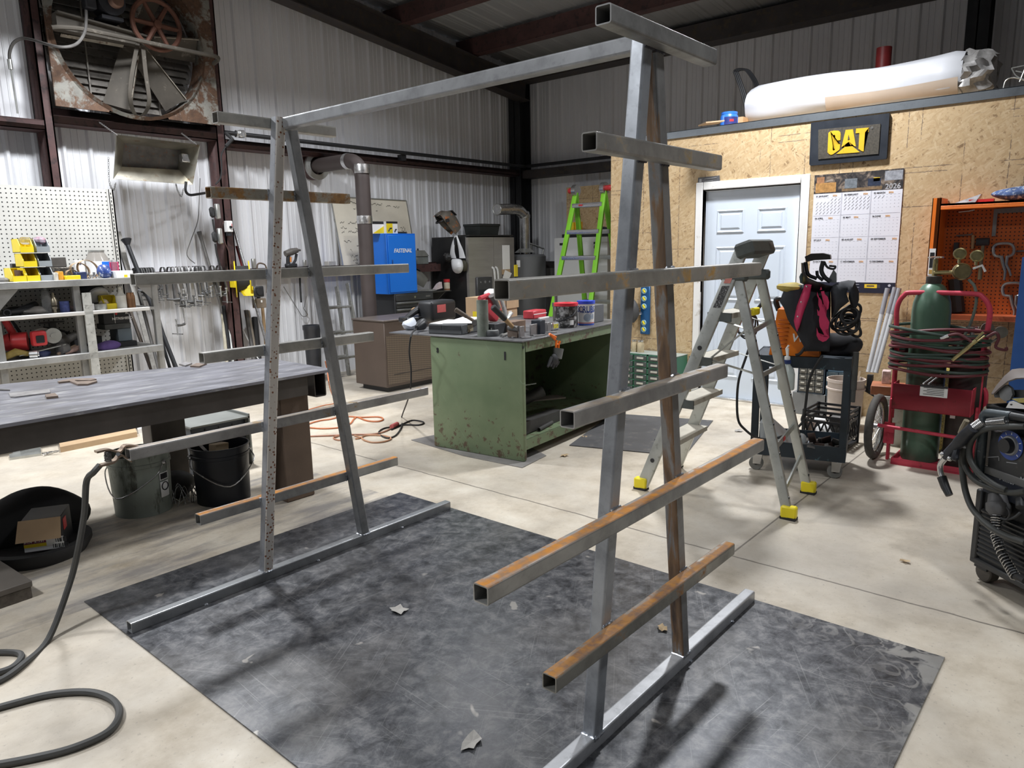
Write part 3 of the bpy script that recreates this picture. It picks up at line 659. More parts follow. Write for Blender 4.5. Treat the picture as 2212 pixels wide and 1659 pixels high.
def pile(nm,lab,cat,c,r,m,n=14,seed=1,kind=None):
    """crumpled soft bundle"""
    b=B(); r=(r[0],r[1],r[2]*.62); b.sph((c[0],c[1],c[2]+r[2]*.6),r,n); b.noise(min(r)*.55,seed,2.2/min(r)*.25)
    for v in b.bm.verts: v.co.z=max(v.co.z,c[2])
    return tag(build(b,nm,m,sub=1),lab,cat,kind=kind)
# packets in upper bins
b=B(); b.sph((bw+.055,5.6,ZT+3*bh-.02),(.05,.06,.035),10); b.noise(.012,3,20); tag(build(b,'plastic_packet',CLEAR),'crumpled clear packet in the topmost yellow bin','packet')
b=B(); b.sph((g0+.055,5.6,ZT+3*bh-.02),(.05,.06,.03),10); b.noise(.014,5,22); tag(build(b,'parts_packet',mat('mixed_packets',(.25,.22,.26),.4,0,.6,40,(.6,.15,.2),.3)),'mixed coloured packets in the top grey bin','packet')
b=B(); b.bx(b0+.03,b0+.065,5.53,5.56,ZT+.02,ZT+.09); b.bx(b0+.07,b0+.11,5.55,5.58,ZT+.02,ZT+.085); tag(build(b,'brown_box',mat('brown_card',(.12,.07,.06),.6)),'small dark brown box inside the low yellow bin','box')
x=W(*zz(245,450),'y',5.8).x; boxthing('black_connector','black connector lying behind the low yellow bin','connector',x-.03,x+.03,5.78,5.82,ZT,ZT+.14,BLACKP)
# dark drill case, gun boxes
x0,x1=W(*zz(835,300),'y',5.72).x,W(*zz(1165,300),'y',5.72).x; zt1=W(*zz(1000,262),'y',5.72).z
t=thing('drill_case','open dark tool case full of drill bits behind the tape roll','case',((x0+x1)/2,5.8,ZT))
b=B(); b.bx(x0,x1,5.72,5.90,ZT,ZT+.10,.006); build(b,'case_body',mat('dark_case',(.06,.055,.05),.5,.2,.4,25,(.25,.22,.17),.3),t)
b=B(); b.bx(x0,x1,5.88,5.91,ZT+.10,zt1,.005); build(b,'case_lid',mat('dark_case2',(.075,.068,.06),.55,0,.3,10),t)
x0,x1=W(*zz(870,600),'y',5.48).x,W(*zz(935,600),'y',5.48).x; boxthing('fitting_box','small white topped fitting box right of the grey bins','box',x0,x1,5.48,5.54,ZT,W(*zz(870,508),'y',5.48).z,mat('off_white_card',(.55,.52,.45),.6))
x0,x1=W(*zz(935,590),'y',5.50).x,W(*zz(1020,590),'y',5.50).x; boxthing('hinge_box','small orange box beside the tape roll','box',x0,x1,5.50,5.58,ZT,W(*zz(935,490),'y',5.5).z,mat('orange_card',(.65,.30,.03),.6))
x0,x1=W(*zz(1055,600),'y',5.46).x,W(*zz(1290,600),'y',5.46).x; o=boxthing('tape_box','yellow cartons lying in front of the sanding belts','box',x0,x1,5.46,5.53,ZT,ZT+.035,YEL)
x0,x1=W(*zz(1222,590),'y',5.5).x,W(*zz(1390,590),'y',5.5).x; boxthing('socket_box','small dark blue box in front of the sanding belts','box',x0,x1,5.50,5.58,ZT,W(*zz(1222,500),'y',5.5).z,NAVY)
# sanding belts: loops
bt=mat('sanding_belt',(.42,.30,.19),.8,0,.2,20); BL=[]
for i,(p,r,w_,tl) in enumerate((((1120,500),.045,.05,.1),((1250,470),.075,.05,.5),((1380,450),.085,.05,.75))):
    c=W(*zz(*p),'y',5.62); c.z=ZT+r*.92
    m=T3(*c)@RY(tl)@RX(PI/2); b=B(m); ring=[V((r*math.cos(a),r*.85*math.sin(a),0)) for a in [2*PI*k/24 for k in range(24)]]
    b.loft([[p_*1 for p_ in ring],[p_+V((0,0,w_)) for p_ in ring],[p_*.97+V((0,0,w_)) for p_ in ring],[p_*.97 for p_ in ring]],True,False,True)
    o=build(b,'sanding_belt',bt); tag(o,['small brown sanding belt at the left end of the belts','middle brown sanding belt leaning in front of the drill case','large brown sanding belt tipped against the white tub'][i],'sanding belt','sanding belts on the top shelf')
x0,x1=W(*zz(1205,410),'y',5.8).x,W(*zz(1345,410),'y',5.8).x; o=boxthing('blade_box','white carton with dark mark standing left of the clear tub','box',x0,x1,5.80,5.86,ZT,W(*zz(1205,310),'y',5.8).z,PAPER)
b=B(); xc=(x0+x1)/2; b.bx(xc-.012,xc+.012,5.797,5.80,ZT+.12,ZT+.14); build(b,'printed_mark',NAVY,o)
# clear tub with blue label
c=W(*zz(1545,300),'y',5.82); r=(W(*zz(1735,300),'y',5.82).x-W(*zz(1350,300),'y',5.82).x)/2; zt1=W(*zz(1545,150),'y',5.82).z
t=thing('plastic_tub','big clear plastic tub with white and blue label on the top shelf','jar',(c.x,5.82,ZT)); hh=zt1-ZT
b=B(); b.lathe([(0,0),(r*.9,0),(r,.02),(r,hh*.62),(r*.62,hh*.92),(r*.6,hh)],T3(c.x,5.82,ZT),28); build(b,'tub_body',mat('smoky_plastic',(.45,.42,.38),.2,0,.1,6,trans=.35),t)
b=B(); b.lathe([(r*1.005,.03),(r*1.005,hh*.60)],T3(c.x,5.82,ZT),20,-PI*.95,-PI*.05); build(b,'label_band',PAPER,t)
b=B(); b.lathe([(r*1.012,hh*.22),(r*1.012,hh*.58)],T3(c.x,5.82,ZT),12,-PI*.50,-PI*.05); build(b,'blue_label',BLUEP,t)
b=B(); b.lathe([(r*.64,hh*.94),(r*.66,hh),(0,hh+.004)],T3(c.x,5.82,ZT),24); build(b,'tub_rim',ALU,t)
# blue bag, pink pack, shackles, white box
x0,x1=W(*zz(1580,570),'y',5.52).x,W(*zz(1840,570),'y',5.52).x
b=B(); b.sph(((x0+x1)/2,5.58,ZT+.055),((x1-x0)/2,.07,.06),14); b.noise(.02,9,14); [setattr(v.co,'z',max(v.co.z,ZT)) for v in b.bm.verts]
t=build(b,'blue_bag',mat('blue_film',(.03,.06,.22),.3,0,.5,18,(.6,.65,.7),.2),sub=1); tag(t,'crumpled dark blue plastic bag in front of the clear tub','bag')
for i,(p) in enumerate(((1455,540),(1545,540))):
    c=W(*zz(*p),'y',5.47); c.z=ZT; b=B(); b.tube([c+V((.018*math.cos(a)*1.0,0,.03+.02*math.sin(a))) for a in [PI+PI*k/8 for k in range(9)]][::-1]+[],.006,6); b.cyl(c+V((-.018,0,.03)),c+V((-.018,0,.055)),.006,6); b.cyl(c+V((.018,0,.03)),c+V((.018,0,.055)),.006,6); b.sph(c+V((0,0,.006)),.008,8)
    tag(build(b,'u_bolt',CHROME),['bright U-bolt on the shelf, left of the pair','bright U-bolt on the shelf, right of the pair'][i],'U-bolt','u-bolts on the top shelf')
x0,x1=W(*zz(1745,500),'y',5.75).x,W(*zz(1905,500),'y',5.75).x
t=boxthing('blister_pack','pink blister pack with grey tube leaning beside the tub','package',x0,x1,5.75,5.77,ZT,W(*zz(1745,340),'y',5.75).z,mat('pink_card',(.52,.05,.14),.5))
b=B(); b.cyl(((x0+x1)/2,5.742,ZT+.02),((x0+x1)/2,5.742,ZT+.15),.024,10); build(b,'sealed_tube',CLEAR,t)
x0,x1=W(*zz(1970,560),'y',5.48).x,W(*zz(2125,560),'y',5.48).x
t=boxthing('small_carton','white carton with yellow corner at the right end of the top shelf','box',x0-.06,x1,5.48,5.6,ZT,W(*zz(1970,478),'y',5.48).z,PAPER)
b=B(); b.bx(x0+.004,x0+.03,5.477,5.48,ZT+.003,ZT+.025); build(b,'yellow_label',YEL,t)
for i,(p,r) in enumerate((((45,620),.04),((110,610),.03))):
    c=W(*zz(*p),'y',5.5); b=B(); b.lathe([(0,0),(r,0),(r,.02),(r*.4,.035),(0,.035)],T3(c.x,5.55,ZT),16); tag(build(b,'grinding_disc',IRON),['larger dark grinding disc at the left end of the top shelf','smaller dark grinding disc by the low yellow bin'][i],'disc')
# ---- middle shelf
ZM=1.085-.003
def cyl_item(nm,lab,cat,p,y,zb,r,h,m,prof=None,n=18):
    c=W(*p,'y',y); b=B(); b.lathe(prof or [(0,0),(r,0),(r,h),(0,h)],T3(c.x,y,zb),n); return tag(build(b,nm,m),lab,cat)
c=W(*zz(110,1170),'y',5.48); b=B(); b.torus((c.x,5.47,ZM+.03),.024,.007,RX(PI/2),16,6); b.tube([(c.x,5.49,ZM+.03),(c.x+.22,5.6,ZM+.035)],[.018,.03],10); b.cyl((c.x+.1,5.55,ZM+.03),(c.x+.25,5.65,ZM+.07),.028,10); tag(build(b,'gas_torch',BLACKP),'dark torch handle with ring end at the left of the middle shelf','torch')
pile('dark_rags','heap of dark tool parts behind the torch handle','parts',(W(*zz(420,1100),'y',5.7).x,5.75,ZM),(.17,.09,.06),mat('dark_heap',(.05,.048,.05),.6,.2,.5,30),16,4)
pile('plastic_wrap','crumpled clear plastic wrap on the middle shelf','wrap',(W(*zz(560,1140),'y',5.55).x,5.56,ZM),(.11,.05,.055),mat('dull_wrap',(.33,.31,.29),.3,0,.3,15,trans=.3),16,8)
cyl_item('clear_bottle','clear narrow bottle standing left of the brass fitting','bottle',zz(760,1130),5.55,ZM,.033,.16,CLEAR,[(0,0),(.033,0),(.036,.1),(.03,.17),(.012,.19),(.012,.2),(0,.2)])
b=B(); c=W(*zz(890,1120),'y',5.52); M0=T3(c.x,5.54,ZM+.0); b.lathe([(0,0),(.016,0),(.016,.03),(.028,.03),(.028,.05),(.012,.055),(.03,.06),(.03,.10),(.014,.13),(.008,.16),(0,.165)],M0,14); tag(build(b,'brass_fitting',mat('tarnished_brass',(.45,.40,.30),.3,.85,.25,20)),'brass and steel hose fitting on the middle shelf','fitting')
cyl_item('blue_cup','small blue patterned cup on the middle shelf','cup',zz(1040,1120),5.52,ZM,.036,.09,mat('blue_pattern',(.06,.08,.24),.5,0,.4,40))
pile('gauge_parts','grey and red small parts against the middle post','parts',(W(*zz(1150,1110),'y',5.55).x,5.58,ZM),(.055,.05,.05),mat('grey_red_parts',(.2,.17,.17),.5,.2,.6,40,(.4,.1,.1),.2),12,12)
c=W(*zz(1550,950),'y',5.70); t=thing('dust_mask','grey half mask with white filter discs on the middle shelf','mask',(c.x,5.70,ZM))
b=B(); b.sph((c.x-.02,5.75,ZM+.16),(.11,.08,.07),14); build(b,'face_piece',BLACKP,t)
b=B(); b.lathe([(0,0),(.075,0),(.085,.015),(.08,.04),(0,.045)],T3(c.x,5.66,ZM+.11)@RX(-.9)@T3(0,0,-.02),20); build(b,'filter_disc',PAPER,t)
b=B(); b.bx(c.x-.07,c.x+.05,5.68,5.78,ZM,ZM+.10); build(b,'mask_strap',BLACKR,t)
cyl_item('tape_tin','round grey tin in front of the dust mask','tin',zz(1590,1050),5.50,ZM,.055,.052,ALU,[(0,0),(.055,0),(.055,.05),(.045,.052),(0,.052)])
x0,x1=W(*zz(1665,1050),'y',5.5).x,W(*zz(1880,1050),'y',5.5).x; bin_('parts_bin','yellow bin of beige fittings on the middle shelf',x0,x1,5.50,5.62,ZM,.115,YEL)
b=B(); b.sph(((x0+x1)/2-.03,5.56,ZM+.05),(.04,.04,.035),10); b.noise(.012,2,30); tag(build(b,'pipe_fittings',mat('beige_parts',(.6,.5,.36),.6,0,.3,40)),'beige fittings heaped in the yellow bin on the middle shelf','fittings')
o=cyl_item('glue_bottle','white squeeze bottle at the right of the middle shelf','bottle',zz(1940,1050),5.5,ZM,.042,.15,mat('white_bottle',(.66,.65,.60),.4,0,.15,20),[(0,0),(.042,0),(.042,.11),(.02,.135),(.016,.165),(.018,.18),(.006,.19),(0,.20)])
for i,p in enumerate(((2065,1040),(2120,1040))): cyl_item('spray_can',['left of two small copper topped cans at the shelf end','right of two small copper topped cans at the shelf end'][i],'can',zz(*p),5.52,ZM,.022,.13,mat('copper_can',(.35,.19,.10),.4,.5,.2,20),[(0,0),(.022,0),(.022,.10),(.016,.115),(.016,.13),(0,.13)])
boxthing('small_white_box','tiny white box beside the strip on the middle post','box',W(*zz(1455,1090),'y',5.46).x,W(*zz(1510,1090),'y',5.46).x,5.46,5.5,ZM,ZM+.06,PAPER)
# hanging tool on the peg
b=B(); c=W(*zl(855,200),'y',5.95); e=W(*zl(855,545),'y',5.95); b.box(((c.x+e.x)/2,5.97,(c.z*.6+e.z*.4)),(.05,.03,abs(c.z-e.z)*.5)); b.cyl((e.x,5.96,e.z),(e.x,5.96,e.z+.12),.012,8); b.tube([(e.x-.10,5.95,e.z+.15),(e.x+.10,5.95,e.z+.15)],.008,6); tag(build(b,'caulking_tool',IRON),'dark tool with crossbar hung on the pegboard between the posts','tool')
# ---- lower shelf: red saw, grinder, boxes
ZB=.745-.003
c=W(*zl(520,650),'y',5.55); t=thing('circular_saw','red circular saw with white blade guard on the lower shelf','saw',(c.x,5.6,ZB))
b=B(); b.cyl((c.x-.12,5.62,ZB+.13),(c.x-.02,5.58,ZB+.13),.072,18); b.cyl((c.x-.17,5.64,ZB+.12),(c.x-.12,5.62,ZB+.13),.06,18,.072); build(b,'motor_housing',REDP,t)
b=B(); b.box((c.x+.035,5.50,ZB+.15),(.11,.07,.12),None,.02,2); b.box((c.x-.11,5.66,ZB+.24),(.05,.05,.16),(0,-.35,0),.015); build(b,'saw_handle',REDP,t)
b=B(); b.box((c.x+.035,5.462,ZB+.145),(.06,.012,.06),None,.01); build(b,'handle_opening',BLACKP,t)
b=B(); b.lathe([(.085,0),(.10,0),(.10,.03),(.085,.03),(.085,0)],T3(c.x+.10,5.64,ZB+.12)@RX(PI/2)@RZ(.0),22,-.4,PI*.85); build(b,'blade_guard',mat('white_guard',(.6,.58,.54),.4,.2,.1,9),t)
b=B(); b.box((c.x+.05,5.55,ZB+.055),(.34,.14,.006),(0,-.16,0)); build(b,'base_shoe',ALU,t)
b=B(); b.lathe([(0,0),(.07,0),(.08,.03),(.06,.05),(0,.05)],T3(c.x+.04,5.55,ZB),18); build(b,'lower_body',NAVY,t)
c=W(*zl(840,660),'y',5.55); t=thing('angle_grinder','grey angle grinder with round guard beside the red saw','grinder',(c.x+.05,5.6,ZB))
b=B(); b.cyl((c.x,5.50,ZB+.16),(c.x,5.53,ZB+.16),.062,20); b.cyl((c.x,5.49,ZB+.16),(c.x,5.50,ZB+.16),.022,12); build(b,'disc_guard',ALU,t)
b=B(); b.tube([(c.x,5.54,ZB+.13),(c.x+.06,5.58,ZB+.09),(c.x+.14,5.62,ZB+.11),(c.x+.26,5.68,ZB+.15)],[.04,.045,.035,.028],12); b.cyl((c.x+.03,5.5,ZB+.045),(c.x+.09,5.53,ZB+.045),.045,14); build(b,'grinder_body',mat('grinder_grey',(.16,.155,.15),.5,.3,.3,12),t)
b=B(); 
for i in range(5): b.tube([(c.x+.0+.03*i,5.7,ZB+.22-.01*i),(c.x+.16+.03*i,5.74,ZB+.17-.015*i),(c.x+.26+.02*i,5.78,ZB+.02)],.007,5)
tag(build(b,'cable_bundle',BLACKR),'bundle of black cables behind the angle grinder','cables')
c=W(*zl(230,890),'y',5.5); t=thing('paint_gun','small yellow and grey tool lying at the left of the lower shelf','tool',(c.x,5.5,ZB)); 
b=B(); b.tube([(c.x-.08,5.5,ZB+.02),(c.x+.02,5.5,ZB+.06),(c.x+.10,5.5,ZB+.035)],[.025,.03,.02],10); build(b,'tool_body',mat('ochre_tool',(.33,.24,.06),.5,0,.4,12),t)
b=B(); b.cyl((c.x+.10,5.47,ZB+.03),(c.x+.15,5.45,ZB+.03),.03,12); b.cyl((c.x+.15,5.45,ZB+.03),(c.x+.16,5.447,ZB+.03),.018,12); build(b,'end_cap',CHROME,t)
c=W(*zl(280,520),'y',5.75); b=B(); b.tube([c+V((-.06,0,.12)),c+V((-.03,0,.16)),c+V((0,0,.10)),c+V((.04,0,0))],.012,8); b.box((c.x+.03,5.75,(c.z+ZB)/2),(.10,.06,(c.z-ZB)),None,.01); tag(build(b,'jig_handle',BLACKP),'black hooked tool standing behind the red saw','tool')
for i,p in enumerate(((1120,830),(1230,810))):
    c=W(*zl(*p),'y',5.5); b=B(); b.tube([(c.x-.09,5.5,ZB+.008),(c.x,5.52,ZB+.03),(c.x+.07,5.56,ZB+.05)],[.012,.022,.016],8); tag(build(b,'work_glove',mat('tan_leather',(.38,.27,.19),.8,0,.2,15) if i==0 else mat('pink_leather',(.48,.32,.27),.8,0,.2,15)),['tan leather glove on the lower shelf left of the middle post','pinkish glove tip beside the middle post'][i],'glove')
x0,x1=W(*zl(1195,700),'y',5.7).x,W(*zl(1320,700),'y',5.7).x; o=boxthing('charger','dark grey battery charger left of the middle post','charger',x0,x1,5.70,5.8,ZB,W(*zl(1195,540),'y',5.7).z,mat('charger_grey',(.10,.10,.105),.5)); 
b=B(); b.bx(x0+.04,x0+.055,5.695,5.70,ZB+.06,ZB+.15); build(b,'charger_light',PAPER,o)
x0,x1=W(*zl(1545,640),'y',5.70).x,W(*zl(1640,640),'y',5.70).x; boxthing('marked_tin','black tin with pale letters right of the middle post','tin',x0,x1,5.7,5.78,ZB,W(*zl(1545,490),'y',5.70).z,BLACKP)
x0,x1=W(*zl(1760,680),'y',5.66).x,W(*zl(2130,680),'y',5.62).x
boxthing('plastic_case','grey plastic case, lowest of the stack right of the post','case',x0+.06,x1,5.62,5.8,ZB+.045,ZB+.155,mat('slate_case',(.13,.16,.18),.5,0,.1,5)); boxthing('flat_case','flat black case under the grey case on the lower shelf','case',x0,x1+.02,5.58,5.8,ZB,ZB+.044,BLACKP)
boxthing('dark_lid_case','dark flat case under the glove box','case',x0-.04,x1,5.62,5.8,ZB+.156,ZB+.205,mat('dark_slate',(.085,.09,.09),.55))
gx0,gx1=W(*zl(1680,470),'y',5.60).x,W(*zl(2095,470),'y',5.60).x; gz=ZB+.206
t=thing('glove_box','black carton of disposable gloves, on top of the case stack','box',((gx0+gx1)/2,5.66,gz)); b=B(); b.bx(gx0,gx1,5.60,5.72,gz,gz+.105,.004); build(b,'carton',BLACKP,t)
lm=T3((gx0*.28+gx1*.72),5.598,gz+.05)@RX(PI/2)
b=B(); b.txt('NITRISHIELD',lm@T3(.0,-.008,0),.030,.0005,bold=True); b.txt('XL',T3(gx1-.02,5.598,gz+.085)@RX(PI/2),.022,.0005,bold=True); b.bx(gx0+.42*(gx1-gx0),gx0+.43*(gx1-gx0),5.597,5.60,gz+.004,gz+.10); build(b,'white_print',PAPER,t)
b=B(); b.cyl((gx0+.5*(gx1-gx0),5.5985,gz+.085),(gx0+.5*(gx1-gx0),5.5999,gz+.085),.01,10); build(b,'red_mark',REDP,t)
o=pile('purple_cloth','purple cloth bundle with white cord on the lower shelf','cloth',(W(*zl(1720,740),'y',5.50).x,5.51,ZB),(.105,.055,.085),PURP,16,3)
pile('black_sack','dark sack on the floor under the pegboard shelf','sack',(W(*zl(760,1080),'y',5.75).x,5.72,0),(.33,.2,.27),BLACKR,18,6)
# ================================================================ tools on and along the left wall
zc=Z(250,480,.13562); RAILY=6.42; RT_=1.36
CL_D=m_steel('clamp_dark',(.13,.13,.13),rust=.35,rc=((.18,.11,.07),(.10,.07,.05)),rough=.5); CL_B=m_steel('clamp_bright',(.50,.50,.50),rough=.3)
def cclamp(x,bot,reach,screw,mf,ms,lab,tilt=0,grp_='clamps hung on the wall rail'):
    """clamp hooked over the rail: arched top jaw, long spine, lower arm with screw and T handle"""
    t=thing('c_clamp',lab,'clamp',(x,6.36,bot-screw),grp_)
    yf=6.37; zt=RT_+.045
    b=B(); w=.0065
    arc=[V((x,RAILY+.055,RT_-.03)),V((x,RAILY+.055,RT_+.012)),V((x,RAILY+.035,zt-.006)),V((x,RAILY+.0,zt+.004)),V((x,yf+.015,zt-.006)),V((x,yf,RT_+.0)),V((x,yf,RT_-.06)),V((x+tilt*.5,yf,(RT_+bot)/2)),V((x+tilt,yf,bot))]
    b.loft([[p+V((dx,dy,0)) for dx,dy in ((-w,-.011),(w,-.011),(w,.011),(-w,.011))] for p in catmull(arc,4)]); build(b,'frame',mf,t)
    e=V((x+tilt,yf,bot)); j=e+V((reach,-.04,0))
    b=B(); b.tube([e+V((-.012,0,.004)),e.lerp(j,.5)+V((0,0,-.004)),j],[.014,.011,.015],8); build(b,'lower_arm',CL_D,t)
    b=B(); b.cyl(j+V((0,0,.05)),j-V((0,0,screw)),.0075,8); b.cyl(j+V((0,0,.05)),j+V((0,0,.065)),.013,10); build(b,'screw',ms,t)
    b=B(); k=j-V((0,0,screw-.012)); b.tube([k+V((-.045,.01,.006)),k+V((.045,-.01,-.006))],.0045,6); b.sph(k+V((-.045,.01,.006)),.007,6); b.sph(k+V((.045,-.01,-.006)),.007,6); build(b,'t_handle',CL_D,t)
    return t
dark=[(372,1090),(412,1150),(452,1120),(492,1180),(530,1110),(568,1150),(606,1100),(640,1060)]
for i,(zx,zy) in enumerate(dark):
    p=W(*zc(zx,zy),'y',6.37); cclamp(p.x,p.z,.05,.07,CL_D,CL_D,'%s clamp from the left in the dark brown cluster beside the pegboard'%ORD[i])
main=[(778,1235,.13,.07,0,0),(885,1250,.10,.08,0,0),(945,1640,-.14,.10,.05,1),(1005,1165,-.06,.06,.05,1),(1050,1275,-.05,.05,.03,1),(1105,1270,.05,.05,0,0),(1150,1290,.03,.04,0,1),(1215,1262,.05,.05,.02,1),(1275,1180,.05,.08,.01,0),(1330,1140,.05,.05,.01,0),(1380,1120,.05,.05,.01,1),(1425,1100,.05,.04,0,0)]
for i,(zx,zy,rc,sc_,tl,br) in enumerate(main):
    p=W(*zc(zx,zy),'y',6.37); q_=W(*zc(zx,720),'y',6.37)
    cclamp(q_.x,p.z,rc*.8,sc_,CL_B if br else CL_D,CL_B if br else CL_D,('%s clamp from the left in the bright row on the maroon rail'%ORD[i]) if i!=2 else 'longest bright bar clamp hanging low on the maroon rail',tl)
for i,(zx,zy,rc) in enumerate(((1590,1150,.06),(1700,1110,-.10))):
    p=W(*zc(zx,zy),'y',6.34); q_=W(*zc(zx,700),'y',6.34)
    cclamp(q_.x,p.z,rc,.10 if i==0 else .05,CL_D,CL_B,['left clamp of the pair hung beside the maroon column','right clamp of the pair hung beside the maroon column'][i],.03 if i==0 else .05)
# bars leaning between shelf and column
def lean(nm,lab,cat,p0,p1,y0,y1,r,m,n=8,flat=None,head=None):
    a=W(*p0,'y',y0); e=W(*p1,'y',y1); d=(e-a)
    if d.z<0: e=a+d*((a.z-.012)/-d.z)
    e.y=min(e.y,a.y) if e.y<3 else e.y
    b=B()
    if flat: 
        u=V((1,0,0)); b.loft([[p+V((dx,dy,0)) for dx,dy in ((-flat[0],-flat[1]),(flat[0],-flat[1]),(flat[0],flat[1]),(-flat[0],flat[1]))] for p in (a,e)])
    else: b.tube([a,e],r,n)
    if head: b.lathe([(r,0),(r*2.2,.05),(r*2.4,.06),(0,.07)],frame(a,V((1,0,0)),(a-e)),14)
    return tag(build(b,nm,m),lab,cat)
lean('flat_bar','pale flat bar leaning on the wall right beside the pegboard','bar',(255,500),(292,640),6.5,6.30,.02,mat('scaled_bar',(.30,.29,.27),.6,.4,.3,25),flat=(.022,.006))
lean('pry_bar','black post with flared head leaning beside the pegboard','bar',(276,530),(345,705),6.3,6.02,.020,BLACKP,10,head=True)
lean('angle_bar','dark thin bar behind the pale flat bar by the pegboard','bar',(254,524),(278,600),6.52,6.42,.014,IRON)
lean('round_bar','dark round bar leaning under the clamps, left of the shelf post','bar',(312,612),(352,745),6.3,6.1,.016,BLACKP)
lean('pipe_length','dark pipe leaning behind the shelf post','bar',(300,630),(335,770),6.35,6.15,.018,IRON)
lean('square_bar','brown square bar leaning low beside the slotted upright','bar',(270,640),(320,780),6.4,6.2,.018,mat('brown_bar',(.10,.08,.065),.6,.4,.3,12),4)
lean('thin_rod','thin dark rod crossing behind the right shelf post','bar',(330,640),(375,790),6.45,6.25,.010,IRON)
a=W(430,500,'y',6.55); e=W(452,574,'y',6.5); d=e-a; e=a+d*2.2
b=B(); b.tube([a,e],.018,8); b.tube([a+V((0,0,.0)),a+d*.25],[.026,.02],8); tag(build(b,'breaker_bar',IRON),'dark tapered bar standing behind the wall rail left of the column','bar')
lean('chrome_pole','bright steel pole leaning right of the maroon column','pole',(505,494),(577,745),6.52,6.2,.016,CHROME,10)
a=W(511,531,'y',6.5); e=W(523,573,'y',6.48); b=B(); b.tube([a,e+(e-a)*.5],.016,8); tag(build(b,'red_bar',mat('red_handle',(.22,.03,.03),.5)),'dark red bar end beside the chrome pole','bar')
z6=Z(450,580,.13562)
for nm,lab,p0,p1,r,m in (('wood_lath','pale wooden lath leaning left of the column foot',(225,720),(275,1280),.018,mat('pale_lath',(.50,.46,.36),.7)),('black_tube','black tube between the two pale laths by the column',(240,590),(325,1280),.022,BLACKP),('grey_tube','grey tube with ferrule at the column foot',(330,930),(368,1270),.018,ALU),
    ('dark_tube','dark flat tube right of the column foot',(600,665),(690,1240),.024,IRON),('brown_stick','greyish wooden stick beside the dark flat tube',(630,670),(730,1230),.020,mat('grey_wood',(.30,.26,.21),.7)),('black_canister_tube','black wrapped tube right of the column',(735,780),(775,1220),.035,BLACKR),('copper_stick','brown wooden handle leaning behind the grey box',(860,600),(915,1200),.018,WOODH),
    ('white_rod','thin white rod leaning at the column foot',(548,970),(690,1240),.008,PAPER)):
    lean(nm,lab,'bar',z6(*p0),z6(*p1),6.5,6.40,r,m)
# hose reel, grey box, connectors on the column
c=W(525,607,'y',6.22); t=thing('hose_reel','yellow spring hose reel on the maroon column','hose reel',(c.x,6.25,c.z-.12))
za=Z(440,440,.13562)
def dsk(p,y,r,h,m,nm,n=28,ax=None,inner=0):
    q_=W(*za(*p),'y',y); b=B(T3(*q_)@RZ(.25)@RY(PI/2)); b.lathe([(inner,0),(r,0),(r,h*.2),(r*.9,h*.25),(r*.9,h),(inner,h)],None,n); return build(b,nm,m,t)
b=B(T3(*W(*za(640,1200),'y',6.2))@RZ(-.5)@RY(PI/2)); 
for z_ in (-.09,.055): b.lathe([(.02,z_),(.19,z_),(.195,z_+.006),(.19,z_+.012),(.02,z_+.012)],None,32)
build(b,'reel_flange',YEL,t)
b=B(T3(*W(*za(640,1200),'y',6.2))@RZ(-.5)@RY(PI/2)); b.lathe([(.05,-.075),(.14,-.075),(.14,.055),(.05,.055)],None,28); build(b,'wound_hose',BLACKR,t)
q0=W(*za(880,1400),'y',6.0); b=B(); p=[W(*za(x,y),'y',yy) for x,y,yy in ((560,1330,6.2),(640,1230,6.15),(800,1330,6.0),(945,1325,5.98),(950,1460,5.98),(680,1470,6.05))]
b.prism(p,(0,.05,0)); build(b,'reel_arm',YEL,t)
q0=W(*za(875,1400),'y',5.975); b=B(); b.box(q0,(.115,.03,.115),None,.01); b.cyl(q0+V((0,-.03,0)),q0,.035,14); build(b,'hub_cover',BLACKP,t)
q0=W(*za(520,1260),'y',6.3); b=B(); b.box(q0,(.10,.10,.10),None,.004); build(b,'mount_bracket',YEL,t)
x0=W(*za(850,1640),'y',6.28).x; x1=W(*za(1005,1640),'y',6.28).x; zb=W(*z6(850,630),'y',6.28).z; zt1=W(*z6(850,475),'y',6.28).z
t=thing('junction_box','small brown metal junction box hanging below the hose reel','box',((x0+x1)/2,6.33,zb)); b=B(); b.bx(x0,x1,6.28,6.38,zb,zt1,.006); build(b,'box_body',mat('brown_box_paint',(.20,.16,.12),.5),t)
b=B(); b.bx(x0+.05,x1-.05,6.277,6.28,zt1-.045,zt1-.02); build(b,'box_label',PAPER,t)
b=B(); b.cyl(((x0+x1)/2,6.33,zt1),((x0+x1)/2-.03,6.33,zt1+.09),.02,10); build(b,'cable_gland',BLACKP,t)
for i,(zx,z0_,z1_,lab) in enumerate(((215,0,245,'grey cord connector hung on the column, upper of two'),(255,390,640,'grey cord connector hung on the column, lower of two'))):
    a=W(*za(zx-15,z0_),'y',6.26); e=W(*za(zx+25,z1_),'y',6.26); t=thing('cord_connector',lab,'connector',(e.x,6.28,e.z),'cord connectors on the column')
    b=B(); m=(a+e)/2; b.box(m,(.045,.05,abs(a.z-e.z)),(0,-.03,0),.01); build(b,'connector_body',ALU,t)
    b=B(); b.box(m+V((-.05,.02,-.01)),(.06,.04,abs(a.z-e.z)*.7),(0,-.1,0),.02); b.tube(catmull([m+V((-.05,.02,-.08)),m+V((-.035,.03,-.2)),m+V((-.012,.03,-.30))],4),.010,6); build(b,'rubber_boot',BLACKR,t)
x0=W(*za(380,400),'y',6.28).x; x1=W(*za(470,400),'y',6.28).x; zb=W(*za(400,450),'y',6.28).z; zt1=W(*za(400,272),'y',6.28).z
